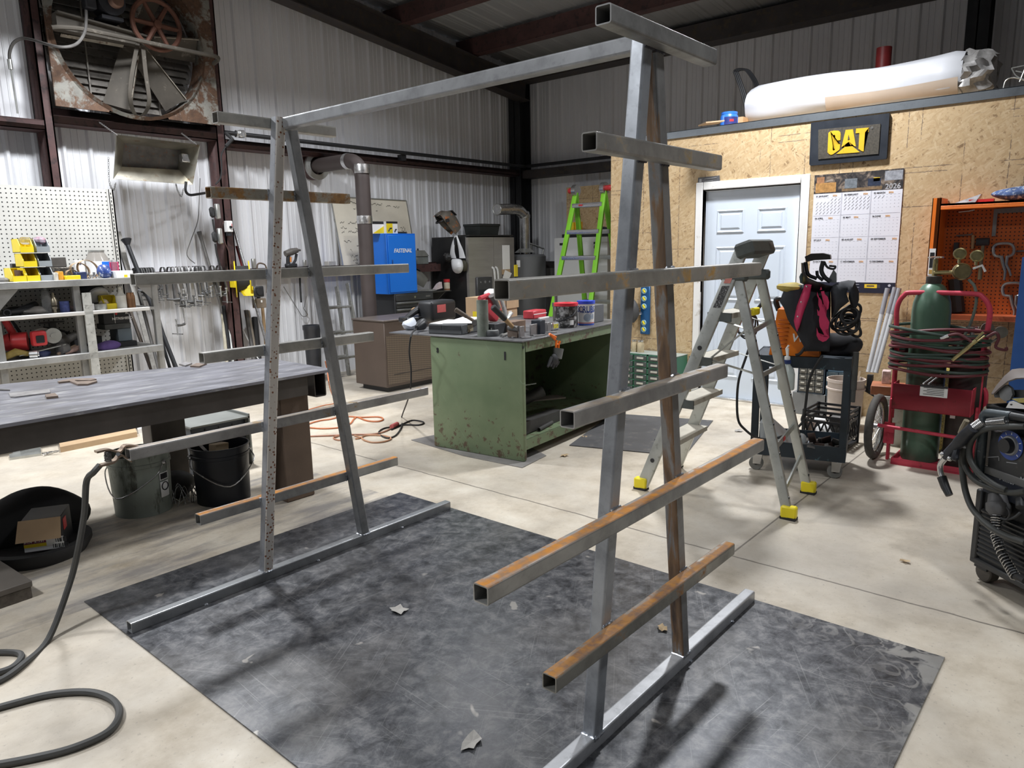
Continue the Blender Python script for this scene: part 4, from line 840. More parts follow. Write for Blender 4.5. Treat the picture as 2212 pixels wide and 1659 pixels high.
t=thing('switch_box','pale grey switch box with red print on the maroon column','switch',((x0+x1)/2,6.32,zb)); b=B(); b.bx(x0,x1,6.28,6.355,zb,zt1,.005); build(b,'switch_body',PAPER,t)
b=B(); b.bx(x0+.055,x1-.015,6.277,6.28,zt1-.07,zt1-.03); build(b,'red_print',REDP,t)
b=B(); b.cyl((x1-.03,6.265,zb+.05),(x1-.03,6.28,zb+.05),.014,12); b.cyl(((x0+x1)/2,6.32,zb-.04),((x0+x1)/2,6.32,zb),.03,12); build(b,'switch_knob',BLACKP,t)
b=B(); b.tube(catmull([W(*za(x,y),'y',6.34) for x,y in ((380,280),(310,300),(290,400),(330,600),(400,760),(430,960))],4),.006,6); build(b,'switch_cord',mat('maroon_cord',(.12,.06,.055),.6),t)
def cord(nm,lab,pts,r,m,cat='cord',k=5,n=6): 
    b=B(); b.tube(catmull(pts,k),r,n); return tag(build(b,nm,m),lab,cat)
cord('hanging_wire','thin wire hanging in a bow down the white wall to the clamps',[W(x,y,'y',6.5) for x,y in ((432,385),(430,440),(427,478),(412,520),(404,545),(408,558),(421,569))],.004,IRON)
o=cord('dangling_plug_cord','black cord with thick tip dangling on the wall above the bin',[W(*z6(x,y),'y',6.5) for x,y in ((1455,60),(1462,250),(1470,400),(1480,540))],.012,BLACKR)
cord('loose_wire','thin loose wire dangling in loops on the wall above the bin',[W(*z6(x,y),'y',6.55) for x,y in ((1200,290),(1330,500),(1430,660),(1500,760),(1580,740),(1520,640),(1530,600),(1560,440))],.004,IRON)
# impact driver, small box on the ledge
c=W(*za(1410,1000),'y',6.40); zl_=RT_+.0
t=thing('impact_driver','dark impact driver standing on the wall ledge behind the rack','drill',(c.x,6.44,zl_))
def zp_(x,y,yy=6.44): return W(*za(x,y),'y',yy)
b=B(); b.tube([zp_(1300,800),zp_(1400,765),zp_(1490,740)],[.035,.042,.03],12); b.tube([zp_(1490,740),zp_(1540,740)],[.016,.012],8); build(b,'driver_head',mat('driver_grey',(.12,.11,.10),.5,.2,.3,10),t)
b=B(); b.tube([zp_(1345,830),zp_(1345,960)],.024,10); b.tube([zp_(1480,800),zp_(1460,900),zp_(1420,970)],.016,8); build(b,'handle',BLACKP,t)
b=B(); q_=zp_(1390,990); b.box((q_.x,6.44,zl_+.022),(.13,.08,.044),None,.01); build(b,'battery',BLACKP,t)
b=B(); b.tube([zp_(1385,850,6.42),zp_(1385,930,6.42)],.012,6); build(b,'orange_grip',mat('orange_grip',(.6,.22,.05),.5),t)
c=W(*za(2035,990),'y',6.44); boxthing('grey_carton','small grey carton on the wall ledge right of the driver','box',c.x-.07,c.x+.07,6.43,6.5,RT_,RT_+.055,mat('grey_card',(.42,.41,.39),.6),.3)
c=W(*za(1625,960),'y',6.44); boxthing('steel_post','short steel post end on the wall ledge beside the rack leg','post',c.x-.02,c.x+.02,6.44,6.48,RT_,RT_+.08,ALU)
c=W(*za(825,950),'y',6.42); boxthing('stub_pipe','small upright pipe stub on the ledge above the hose reel','pipe',c.x-.02,c.x+.02,6.44,6.48,RT_,RT_+.11,ALU)
cord('brown_cord_coil','brown cord draped over the ledge right of the hose reel',[W(*za(x,y),'y',6.36) for x,y in ((850,1040),(860,965),(920,950),(990,1000),(1010,1200),(1005,1420))],.009,mat('brown_cord',(.10,.07,.05),.6))
# flue
zd=Z(640,300,.13562); xc=W(*zd(235,400),'y',6.58).x
yv=W(785,430,'x',xc).y; ze=W(*zd(980,270),'x',xc).z
FLUE=mat('brown_flue_paint',(.062,.048,.046),.6,0,.15,5); FOIL=mat('foil_tape',(.70,.70,.70),.22,.95,.25,40,bmp=.5)
vp=W(795,560,'x',xc); R_f=15.8*mpp((xc,yv,1.9))
fl=thing('flue_pipe','brown flue pipe elbowing out of the left wall and running down beside the blue cabinet','pipe',(xc,yv,.7))
zh=W(*zd(560,380),'y',(6.58+yv)/2).z
b=B(); pts=[(xc,6.57,zh),(xc,yv+.24,zh)]+[(xc,yv+.22-.22*math.sin(a),zh-.0-.22+.22*math.cos(a)) for a in [PI/2*i/8 for i in range(9)]]
b.tube([(xc,6.57,zh),(xc,yv+.22,zh)]+[(xc,yv+.22-.22*math.sin(PI/2*i/8),zh-.22+.22*math.cos(PI/2*i/8)) for i in range(1,9)]+[(xc,yv,.3)],R_f,24); build(b,'pipe_run',FLUE,fl)
b=B(); b.lathe([(R_f+.004,-.03),(R_f+.006,.0),(R_f+.004,.03)],T3(xc,yv+.24,zh)@RX(PI/2),24); build(b,'foil_band',FOIL,fl)
b=B(); b.lathe([(R_f+.004,-.05),(R_f+.008,.0),(R_f+.004,.05)],T3(xc,yv,W(*zd(1050,480),'x',xc).z),24); build(b,'foil_band',FOIL,fl)
b=B(); b.lathe([(R_f+.004,-.045),(R_f+.007,.0),(R_f+.004,.045)],T3(xc,yv,W(*zd(1085,1290),'x',xc).z),24); build(b,'foil_band',FOIL,fl)
b=B(); b.lathe([(R_f+.01,0),(R_f+.075,0),(R_f+.075,.10),(R_f+.06,.10)],T3(xc,6.575,zh)@RX(PI/2),28); build(b,'wall_collar',MAROON,fl)
b=B(); b.lathe([(R_f+.075,.09),(R_f+.08,.13),(R_f+.02,.13),(R_f+.015,.10)],T3(xc,6.575,zh)@RX(PI/2),28); build(b,'collar_ring',ALU,fl)
# whiteboard leaning on the ledge
def wb(x,y): 
    n=V((0,1,-.12)); return WP(x,y,(5,6.45,1.36),n)
c0,c1,c2,c3=wb(713,424),wb(877,433.6),wb(893,522),wb(741,578)
t=thing('whiteboard','large dirty whiteboard with handwriting leaning on the wall ledge behind the flue','whiteboard',((c3.x+c2.x)/2,6.45,1.36))
c2=c3+(c1-c0); 
b=B(); b.prism([c0,c1,c2,c3],(0,.012,0)); build(b,'board_face',mat('yellowed_whiteboard',(.72,.67,.56),.35,0,.08,3),t)
b=B(); r_=.012
for p,q_ in ((c0,c1),(c1,c2),(c3,c0)): b.tube([p+V((0,-.002,0)),q_+V((0,-.002,0))],r_*.8,4)
build(b,'board_frame',ALU,t)
b=B(); rs=random.Random(4); ex=(c1-c0).normalized(); ez=(c0-c3).normalized(); Wd=(c1-c0).length; Hd=(c0-c3).length
def scrawl(u,v,w,h=.03):
    p=c3+ex*(u*Wd)+ez*(v*Hd)+V((0,-.004,0)); n=max(4,int(w/.012)); pts=[p+ex*(w*i/n)+ez*(rs.uniform(-.5,.5)*h) for i in range(n)]
    pp=catmull(pts,3); b.loft([[q_+ez*.0025,q_-ez*.0025] for q_ in pp],False,False)
for u,v,w in ((.18,.93,.22),(.50,.92,.20),(.70,.90,.09),(.80,.90,.12),(.26,.84,.05),(.55,.83,.04),(.06,.64,.08),(.16,.64,.30),(.06,.57,.10),(.24,.56,.14),(.06,.51,.06),(.14,.51,.34),(.07,.37,.12),(.22,.30,.12),(.13,.24,.03),(.12,.16,.12),(.14,.11,.09),(.16,.05,.10),(.72,.62,.12),(.85,.58,.10),(.86,.54,.10)): scrawl(u,v,w)
build(b,'handwriting',BLACKP,t,recalc=False,kind='stuff')
# folded ladders on the wall
def ladder(nm,lab,xl0,xr0,y0,y1,z1,m,rungs,cat='ladder',loc=None):
    t=thing(nm,lab,cat,((xl0+xr0)/2,y0,0)); hh=z1
    def P(x,z,off=0): return V((x,y0+(y1-y0)*z/z1+off,z))
    for x in (xl0,xr0): 
        b=B(); b.sq(P(x,0),P(x,z1),.022,.065,.004,(0,-1,0),.004); build(b,'side_rail',m,t)
    for i in range(rungs):
        z=.25+i*.305
        if z<z1-.05: b=B(); b.sq(P(xl0,z),P(xr0,z),.03,.03,.003,(0,0,1),.004); build(b,'rung',m,t)
    return t
c0=W(*z6(2170,230),'y',6.45); c1=W(756,800,'y',6.2); xr_=W(745,640,'y',6.4).x; OLDA=mat('weathered_aluminium',(.33,.33,.31),.45,.6,.25,12,(.16,.15,.13),.2)
ladder('extension_ladder','weathered aluminium ladder leaning upright against the wall, in front of the pair',xr_-.42,xr_,6.13,6.33,W(745,612,'y',6.35).z,OLDA,4)
ladder('extension_ladder','weathered narrow ladder standing directly behind the front ladder',xr_-.34,xr_-.10,6.28,6.42,W(745,618,'y',6.4).z,OLDA,4)
c=W(684,790,'y',6.15); r=16.5*mpp((c.x,6.2,.6)); zt1=W(684,702,'y',6.15).z
b=B(); b.lathe([(0,0),(r*.9,0),(r*1.08,zt1-.06),(r*1.16,zt1-.05),(r*1.16,zt1),(r*1.02,zt1),(r*.95,zt1-.1),(0,.05)],T3(c.x,6.2,0),28); tag(build(b,'waste_bin',mat('dark_bin_plastic',(.03,.033,.04),.4)),'dark round plastic bin against the wall beside the ladders','bin')
# ================================================================ the heavy steel work table
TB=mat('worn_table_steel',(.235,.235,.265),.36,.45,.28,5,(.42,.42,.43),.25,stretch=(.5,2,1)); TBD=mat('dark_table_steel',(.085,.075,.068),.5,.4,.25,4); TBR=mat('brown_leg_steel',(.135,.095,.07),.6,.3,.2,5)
t=thing('work_table','heavy steel plate work table on thick legs at the left','table',(.9,3.1,0))
ZTab=.80
b=B(); pl=[(-1.2,2.605),(2.045,2.665),(2.075,3.47),(.62,3.86),(-1.2,3.95)]
b.prism([(x,y,ZTab-.016) for x,y in pl],(0,0,.016)); build(b,'table_top',TB,t)
b=B(); r=[]
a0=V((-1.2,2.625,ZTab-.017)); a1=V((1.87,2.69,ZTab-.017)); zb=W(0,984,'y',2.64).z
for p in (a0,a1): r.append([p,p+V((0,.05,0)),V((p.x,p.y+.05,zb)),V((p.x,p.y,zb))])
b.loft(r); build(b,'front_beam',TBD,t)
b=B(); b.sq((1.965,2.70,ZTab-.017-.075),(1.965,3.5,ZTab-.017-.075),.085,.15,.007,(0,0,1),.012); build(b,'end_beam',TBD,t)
for xa,ya,m_,dx in ((1.70,2.74,TBR,.20),(1.27,3.55,TBD,.22),(-1.1,2.75,TBR,.2)):
    b=B(); b.bx(xa,xa+dx,ya,ya+.15,0,zb if ya<3 else ZTab-.017,.006); build(b,'table_leg',m_,t)
b=B(); b.bx(1.60,1.80,2.735,2.745,zb-.006,zb); build(b,'table_weld',STEEL,t)
# scraps on the table
def flatpoly(nm,lab,pts,m,h=.010,cat='steel scrap',z=ZTab):
    b=B(); b.prism([W(x,y,'z',z) for x,y in pts],(0,0,h)); return tag(build(b,nm,m),lab,cat)
SCR=mat('brown_scrap',(.19,.145,.115),.6,.3,.25,14); SCG=mat('grey_scrap',(.26,.25,.25),.5,.4,.25,14)
flatpoly('cut_hook_plate','flame cut brown hook shaped plate near the far edge of the table',[zl(*p) for p in ((920,1230),(1010,1210),(1150,1190),(1500,1180),(1540,1195),(1440,1215),(1200,1212),(1190,1215),(1240,1235),(1450,1225),(1540,1215),(1550,1228),(1400,1275),(1240,1278),(1110,1225),(940,1245))],SCR)
flatpoly('flat_strip','long pale flat strip lying at the left of the table',[zl(*p) for p in ((140,1410),(790,1345),(805,1400),(640,1420),(240,1470),(170,1470))],SCG,.006)
flatpoly('square_tab','small square brown steel tab beside the long strip',[zl(*p) for p in ((720,1450),(880,1428),(930,1472),(745,1492))],SCR,.012)
z8=Z(240,480,.28933)
flatpoly('grey_tab','grey square tab under the rack arm end on the table',[z8(*p) for p in ((508,1068),(560,1052),(605,1062),(555,1080))],SCG)
flatpoly('brown_tab','brown cut tab touching the rack arm end on the table',[z8(*p) for p in ((590,1082),(640,1062),(715,1062),(660,1086))],SCR)
flatpoly('rod_scrap','dark thin rod at the left edge of the table',[zl(*p) for p in ((0,1345),(160,1355),(160,1362),(0,1360))],IRON,.008)
# yellow tape on the far side
c=W(*z8(738,955),'y',4.9); 
# ---------------------------------------------------------------- under the table
zu=Z(0,760,.33751)
def bucket(nm,lab,c,r,h,m,inner,handle_deg,extra=None):
    t=thing(nm,lab,'bucket',(c[0],c[1],0)); M0=T3(c[0],c[1],0)
    b=B(); b.lathe([(0,.004),(r*.90,.004),(r*.90,.0),(r*.93,.0),(r*.93,.02),(r*.985,h*.80),(r*1.02,h*.81),(r*1.02,h*.86),(r*1.0,h*.87),(r*1.02,h*.98),(r*1.05,h*.985),(r*1.05,h),(r*1.0,h),(r*.97,h*.9),(r*.9,.03),(0,.03)],M0,40); build(b,'bucket_body',m,t)
    b=B(); a=math.radians(handle_deg); d=V((math.cos(a),math.sin(a),0)); e=V((-d.y,d.x,0))
    p0=V((c[0],c[1],h*.84))+d*r*1.04; p1=V((c[0],c[1],h*.84))-d*r*1.04; n_=e if e.dot(CC-V((c[0],c[1],.3)))>0 else -e
    b.tube(catmull([p0,p0+n_*r*.5+V((0,0,-h*.18)),V((c[0],c[1],h*.36))+n_*r*1.13,p1+n_*r*.5+V((0,0,-h*.18)),p1],6),.004,6); b.sph(p0,.016,8); b.sph(p1,.016,8); build(b,'wire_handle',CHROME,t)
    return t
GB=mat('weathered_green_pail',(.28,.315,.28),.55,.2,.22,5,(.07,.075,.06),.25,stretch=(1,1,.35)); BBK=mat('black_pail',(.014,.016,.022),.4,.1,.3,6)
bt_=bucket('steel_bucket','dented grey green pail under the table below the earth clamp',(1.095,3.345),.170,.37,GB,None,-65)
b=B(); 
for z0_,z1_,a0_,a1_ in ((.205,.25,-1.33,-.95),): b.lathe([(.170,z0_),(.172,z1_)],T3(1.095,3.345,0),6,a0_,a1_)
b.lathe([(.1695,.10),(.1705,.195)],T3(1.095,3.345,0),6,-1.33,-.95); build(b,'pail_label',PAPER,bt_,recalc=False)
b=B(); b.lathe([(.1715,.21),(.1725,.245)],T3(1.095,3.345,0),6,-1.30,-.98); b.torus(V((1.095+.1725*math.cos(-1.14),3.345+.1725*math.sin(-1.14),.165)),.024,.003,frame((0,0,0),(math.cos(.43),math.sin(.43),0),(math.cos(-1.14),math.sin(-1.14),0)),20,6); build(b,'pail_warning_mark',BLACKP,bt_,recalc=False)
bucket('steel_bucket','black metal pail with wood offcuts in front of the table leg',(1.50,3.14),.170,.36,BBK,None,-15)
b=B(); b.box((1.50,3.15,.325),(.11,.06,.07),(0,.1,.3),.004); b.box((1.44,3.14,.16),(.06,.05,.24),(0,.1,.2)); tag(build(b,'wood_block',mat('fresh_wood',(.62,.48,.31),.65,0,.15,9)),'pale wood block sticking out of the black pail','wood')
b=B(); b.box((1.40,3.06,.32),(.016,.05,.34),(0,-.62,-.25)); tag(build(b,'steel_offcut',SCG),'grey flat steel offcut leaning out of the black pail','steel scrap')
pile('scrap_heap','dark heap of scrap and wire between the two pails','scrap',(1.33,3.45,0),(.13,.12,.15),mat('dark_scrap',(.03,.028,.026),.7,.2,.4,25),18,21)
b=B(); rs2=random.Random(3)
for i in range(14):
    p=V((1.30+rs2.uniform(-.10,.12),3.25+rs2.uniform(-.05,.08),.006)); b.tube(catmull([p,p+V((rs2.uniform(-.06,.06),rs2.uniform(-.04,.04),rs2.uniform(.05,.13))),p+V((rs2.uniform(-.1,.1),rs2.uniform(-.05,.05),.004))],4),.0022,4)
tag(build(b,'wire_scraps',CHROME),'tangle of bright wire scraps between the pails','wire',kind='stuff')
# storage cabinet box behind the pails
x0=W(*zu(1250,800),'y',3.75).x; x1=W(*zu(1600,800),'y',3.75).x
t=thing('steel_locker','low grey blue steel box with pale side standing under the table end','cabinet',((x0+x1)/2,3.95,0)); hz=W(*zu(1300,470),'y',3.75).z
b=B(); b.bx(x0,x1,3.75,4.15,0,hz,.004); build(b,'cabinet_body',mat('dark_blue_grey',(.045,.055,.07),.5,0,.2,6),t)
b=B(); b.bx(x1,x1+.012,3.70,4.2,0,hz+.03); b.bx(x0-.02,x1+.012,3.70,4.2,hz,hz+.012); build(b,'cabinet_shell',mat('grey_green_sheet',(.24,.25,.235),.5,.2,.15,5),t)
b=B(); 
for i in range(1,4): b.bx(x0+(x1-x0)*i/4-.004,x0+(x1-x0)*i/4+.004,3.745,3.75,.05,hz-.03)
build(b,'panel_seam',BLACKP,t)
# flat cartons, strip, plate, chain on the floor beyond
def onfloor(nm,lab,cat,pts,h,m,z=0.0):
    b=B(); b.prism([W(x,y,'z',z) for x,y in pts],(0,0,h)); return tag(build(b,nm,m),lab,cat)
onfloor('flat_carton','long flat cardboard carton on the floor behind the table','box',[zu(*p) for p in ((390,645),(880,545),(870,520),(560,560),(380,600))],.045,CARD)
onfloor('white_carton','narrow printed white carton at the end of the long cardboard carton','box',[zu(*p) for p in ((885,525),(1000,500),(1000,490),(880,505))],.04,PAPER)
onfloor('steel_strip','grey steel strip on the floor beyond the cartons','steel scrap',[zu(*p) for p in ((1005,492),(1165,462),(1165,452),(1005,480))],.02,SCG)
onfloor('grey_plate','grey sheet metal plate on the floor left of the long carton','steel scrap',[zu(*p) for p in ((65,695),(265,665),(262,625),(130,650),(60,672))],.02,ALU)
b=B(); chain(b,W(*zu(270,650),'z',.015),W(*zu(375,635),'z',.03),.004,.035); chain(b,W(*zu(280,660),'z',.012),W(*zu(340,640),'z',.012),.004,.035); tag(build(b,'chain_length',CHROME),'short bright chain lying left of the long carton','chain')
# black hooded bundle, carton of nails, round tray
c=W(*zu(260,1180),'z',0)
tag(pile('black_bag','black padded bag behind the nail carton','bag',(W(*zu(250,1050),'y',3.2).x,3.33,0),(.29,.14,.27),mat('black_nylon',(.012,.012,.013),.75,0,.3,9),18,31))
cx,cy=W(*zu(300,1330),'z',0).x,W(*zu(300,1330),'z',0).y+.12
b=B(); b.lathe([(0,0),(.22,0),(.25,.05),(.25,.075),(.22,.08),(.20,.04),(0,.03)],T3(cx,cy,0),36); tag(build(b,'drain_pan',BLACKR),'black round pan on the floor under the nail carton','pan')
p0=W(*zu(160,1285),'z',.075); p1=W(*zu(415,1250),'z',.075); p2=W(*zu(520,1130),'z',.075)
ang_=math.atan2((p1-p0).y,(p1-p0).x); wN=(p1-p0).length; M0=T3(*p0)@RZ(ang_); hN=.165
t=thing('nail_carton','open black carton with white and maroon size label beside the earth cable','box',((p0.x+p1.x)/2,(p0.y+p1.y)/2+.08,.075))
b=B(M0); b.bx(0,wN,0,.20,0,hN,.003); build(b,'carton_body',BLACKP,t)
b=B(M0); b.bx(.0,wN,-.002,0,0,.062); build(b,'label_panel',PAPER,t)
b=B(M0); b.bx(0,wN*.56,-.0035,-.002,.040,.062); build(b,'maroon_band',mat('maroon_print',(.16,.02,.05),.5),t)
b=B(M0); b.bx(0,wN*.56,-.0035,-.002,.022,.039); build(b,'yellow_band',YEL,t)
b=B(M0); b.txt('3-1/4" x .131"',T3(wN*.28,-.0045,.051)@RX(PI/2),.017,.0004,bold=True); build(b,'size_print',PAPER,t)
b=B(M0)
for i in range(9): b.bx(wN*.72+i*.008,wN*.72+i*.008+.003+.002*(i%2),-.0035,-.002,.006,.026)
for i in range(6): b.bx(wN*.80+i*.008,wN*.80+i*.008+.003+.002*(i%3),-.0035,-.002,.034,.058)
build(b,'barcode',BLACKP,t)
b=B(M0); b.hexa([(-.01,-.004,hN),(wN,-.004,hN),(wN,-.05,hN*.42),(-.02,-.055,hN*.42),(-.01,0,hN),(wN,0,hN),(wN,-.046,hN*.42),(-.02,-.051,hN*.42)]); build(b,'open_flap',CARD,t)
b=B(M0); b.bx(wN,wN+.002,.03,.09,hN*.5,hN*.85); build(b,'red_print',REDP,t)
# heavy steel block at the left edge
p=W(75,1291,'z',0); M0=T3(p.x,p.y,0)@RZ(.06)
b=B(M0); b.bx(-.75,0,0,.5,.055,.085,.004); t=thing('steel_block','brown heavy steel slab on bearers at the left edge of the photo','steel block',(p.x-.3,p.y+.2,0)); build(b,'slab_top',mat('brown_slab',(.13,.115,.10),.5,.3,.2,6),t)
b=B(M0); b.bx(-.74,-.005,.006,.48,0,.055,.003); build(b,'slab_base',mat('mottled_base',(.10,.085,.07),.7,.1,.4,40),t)
# earth clamp on the lowest but one far arm
BRZ=mat('bronze_clamp',(.33,.25,.19),.4,.8,.25,20)
t=thing('earth_clamp','bronze spring earth clamp biting the end of the far rack arm','clamp',(.46,1.95,.62))
def e_(x,y,yy=1.95): return W(*zu(x,y),'y',yy)
b=B(); b.loft([[p+V((0,dy,dz)) for dy,dz in ((-.016,-.004),(.016,-.004),(.016,.004),(-.016,.004))] for p in catmull([e_(612,640),e_(690,625),e_(760,640),e_(800,600),e_(893,605)],4)]); build(b,'upper_jaw',BRZ,t)
b=B(); b.loft([[p+V((0,dy,dz)) for dy,dz in ((-.016,-.004),(.016,-.004),(.016,.004),(-.016,.004))] for p in catmull([e_(625,730),e_(720,705),e_(770,660),e_(835,700)],4)]); build(b,'lower_jaw',BRZ,t)
b=B(); a=e_(690,640); e=e_(692,700); b.tube([a.lerp(e,i/40)+V((.012*math.cos(i*.95),.012*math.sin(i*.95),0)) for i in range(41)],.0025,5); build(b,'spring',IRON,t)
b=B(); b.cyl(e_(755,655,1.93),e_(755,655,1.97),.008,10); build(b,'pivot_pin',CHROME,t)
CAB=mat('grey_cable_rubber',(.060,.060,.058),.6,0,.2,14)
pts=[e_(640,725),e_(600,770,1.95),W(187,1040,'y',2.02),W(182,1110,'y',2.06)]
p=W(152,1270,'z',.012); q_=[W(x,y,'z',.012) for x,y in ((105,1380),(50,1435),(0,1470),(-60,1490))]
cord('earth_cable','thick grey earth cable running from the clamp down across the floor',pts+[V((p.x-.0,p.y+.0,.16)) if False else W(168,1190,'y',2.10)]+[W(150,1262,'y',2.13)]+q_,.0125,CAB,'cable',6,8)
cord('cable_loop','thick grey cable loop lying on the concrete at the lower left',[W(x,y,'z',.012) for x,y in ((-60,1545),(20,1522),(110,1500),(190,1495),(240,1510),(258,1540),(235,1580),(160,1615),(70,1638),(-60,1662))],.0125,CAB,'cable',6,8)
cord('cable_bend','short grey cable bend at the left picture edge above the loop',[W(x,y,'z',.012) for x,y in ((-50,1412),(10,1409),(42,1412),(44,1425),(20,1445),(-40,1462))],.0125,CAB,'cable',6,8)
# ================================================================ middle of the shop
def m_greenbench():
    m,t,p=nt('chipped_green_paint'); vec=objc(t); f=noi(t,vec,3,5); g=noi(t,vec,16,8,.7); tc=nd(t,'TexCoord'); sx=nd(t,'SeparateXYZ'); t.links.new(tc.outputs['Object'],sx.inputs[0])
    c=ramp(t,f,[(.3,(.125,.175,.095)),(.7,(.185,.235,.135))])
    wear=mth(t,'ADD',g,ramp(t,sx.outputs[2],[(.0,.14),(.45,0.)])); c=mix(t,ramp(t,wear,[(.655,0.),(.70,.9)]),c,(.10,.060,.038))
    mp=nd(t,'Mapping'); mp.vector_type='TEXTURE'; mp.inputs['Scale'].default_value=(1,.7,.03); mp.inputs['Rotation'].default_value=(.9,0,0); t.links.new(tc.outputs['Object'],mp.inputs[0])
    c=mix(t,ramp(t,noi(t,mp.outputs[0],2.2,3),[(.68,0.),(.72,.4)]),c,(.27,.37,.26))
    t.links.new(c,p.inputs['Base Color']); p.inputs['Roughness'].default_value=.5; return m
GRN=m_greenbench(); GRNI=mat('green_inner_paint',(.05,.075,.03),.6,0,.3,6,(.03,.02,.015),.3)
BO=V((3.235,2.112,0)); BM=T3(*BO)@RZ(math.radians(5.5)); BL_=1.62; BD=.855; BZ=.875
t=thing('steel_bench','chipped green steel workbench with open front and cluttered grey top','workbench',tuple(BM@V((BL_/2,BD/2,0))))
b=B(BM); b.bx(0,.045,0,BD,0.004,BZ,.012,2); build(b,'side_panel',GRN,t)
b=B(BM); b.bx(BL_-.045,BL_,0,BD,0.004,BZ,.012,2); build(b,'side_panel',GRN,t)
b=B(BM); b.bx(.045,BL_-.045,BD-.02,BD,.10,BZ-.003); build(b,'back_panel',GRNI,t)
b=B(BM); b.bx(.045,BL_-.045,.03,BD-.02,.13,.15); b.bx(.045,BL_-.045,.025,.035,.075,.15); build(b,'bottom_shelf',GRN,t)
b=B(BM); b.bx(.045,BL_-.045,.0,.02,BZ-.075,BZ-.003); build(b,'front_rail',GRN,t)
BT=mat('bench_top_steel',(.16,.16,.165),.45,.4,.3,6)
b=B(BM); b.bx(-.012,BL_+.03,-.012,BD+.42,BZ,BZ+.010,.002); build(b,'bench_top',BT,t)
b=B(BM); 
for z,y in ((.78,.78),(.76,.78)): b.cyl((-.002,y,z),(.002,y,z),.011,10)
b.bx(-.003,.001,.14,.155,.74,.80); b.bx(.005,.018,-.006,0,BZ-.045,BZ-.03); build(b,'panel_hole',BLACKP,t)
b=B(); b.prism([W(x,y,'z',.001) for x,y in ((888,951),(1000,985),(1128,1011),(1180,985),(1135,960),(940,940))],(0,0,.004)); tag(build(b,'floor_sheet',mat('grey_floor_sheet',(.20,.19,.18),.6,.1,.2,5)),'thin grey sheet under the green bench','sheet')
TOPZ=BZ+.0105
zb1=Z(880,620,.18912); zb2=Z(1080,620,.18912); zb3=Z(1110,740,.18912)
def on_top(x,y): return W(x,y,'z',TOPZ)
def face(p,w,h,d,yaw,bev=.004): return None
def tbox(nm,lab,cat,zf,xl,yl,xr,yr,hpx,dep,m,bev=.004,lift=0):
    """box standing on the bench top: front lower corners at two photo points"""
    a=on_top(*zf(xl,yl)); c=on_top(*zf(xr,yr)); an=math.atan2((c-a).y,(c-a).x); w=(c-a).length; h=hpx*.18912*mpp(a)*1.0
    b=B(T3(*a)@RZ(an)); b.bx(0,w,0,dep,lift,lift+h,bev); o=build(b,nm,m); tag(o,lab,cat); o['_']=0; del o['_']; return o,T3(*a)@RZ(an),w,h
# organizer with papers
a=on_top(*zb1(240,530)); c=on_top(*zb1(625,547)); an=math.atan2((c-a).y,(c-a).x); w=(c-a).length; OM=T3(*a)@RZ(an); h=.075
t=thing('parts_organizer','grey lidded parts organizer carrying loose papers on the bench corner','case',tuple(OM@V((w/2,.15,0))))
b=B(OM); b.bx(0,w,0,.30,0,h,.006); build(b,'organizer_body',mat('organizer_grey',(.085,.09,.095),.55,0,.1,8),t)
b=B(OM); b.bx(.01,w*.42,-.003,0,h*.45,h*.85); b.bx(w*.45,w-.01,-.003,0,h*.45,h*.85); build(b,'ribbed_window',mat('dark_window',(.03,.032,.035),.4),t)
b=B(OM); b.bx(w,w+.003,.08,.16,.015,h*.85); build(b,'side_tag',mat('beige_tag',(.35,.31,.22),.6),t)
b=B(OM); b.hexa([(w*.35,.03,h+.002),(w*1.12,.10,h+.004),(w*1.05,.33,h+.03),(w*.42,.31,h+.03),(w*.35,.03,h+.003),(w*1.12,.10,h+.005),(w*1.05,.33,h+.031),(w*.42,.31,h+.031)]); tag(build(b,'paper_sheet',PAPER),'white paper sheet lying on the organizer, the larger one','paper')
b=B(OM); b.hexa([(.0,.02,h+.001),(w*.40,.0,h+.001),(w*.42,.24,h+.012),(.03,.24,h+.012),(.0,.02,h+.0018),(w*.40,.0,h+.0018),(w*.42,.24,h+.013),(.03,.24,h+.013)]); tag(build(b,'paper_sheet',PAPER),'white paper sheet half under the larger one on the organizer','paper')
b=B(); b.tube([on_top(*zb1(390,400))+V((0,.1,.05)),on_top(*zb1(352,345))+V((0,.1,.05))],.006,6); tag(build(b,'pencil',REDP),'red pencil standing up behind the papers on the bench','pencil')
p=on_top(*zb1(85,490)); b=B(); b.sph(p+V((.0,.05,.045)),(.075,.05,.045),12); b.noise(.025,4,16); [setattr(v.co,'z',max(v.co.z,TOPZ)) for v in b.bm.verts]; tag(build(b,'crumpled_paper',mat('bluish_paper',(.62,.66,.74),.6,0,.15,12)),'crumpled bluish white paper at the far left bench corner','paper')
p=on_top(*zb1(195,505)); t=thing('bench_grinder_tool','black power tool end with cord at the left bench edge','tool',tuple(p))
b=B(); b.tube([p+V((-.06,.02,.03)),p+V((0,.03,.05)),p+V((.04,.05,.06))],[.022,.045,.04],12); build(b,'tool_body',BLACKP,t)
cp=[p+V((-.05,.02,.025)),on_top(*zb1(110,510))+V((0,0,.02)),W(889,722,'y',2.95),W(884,760,'y',2.98),W(888,800,'y',3.0),W(885,850,'y',3.1),W(868,900,'z',.01),W(868,920,'z',.008),W(855,940,'z',.008),W(835,946,'z',.008),W(818,935,'z',.008),W(830,925,'z',.008),W(860,920,'z',.008),W(890,908,'z',.008),W(915,912,'z',.008),W(905,918,'z',.008),W(870,918,'z',.008),W(845,928,'z',.008)]
b=B(); b.tube(catmull(cp,5),.0065,6); build(b,'power_cord',BLACKR,t)
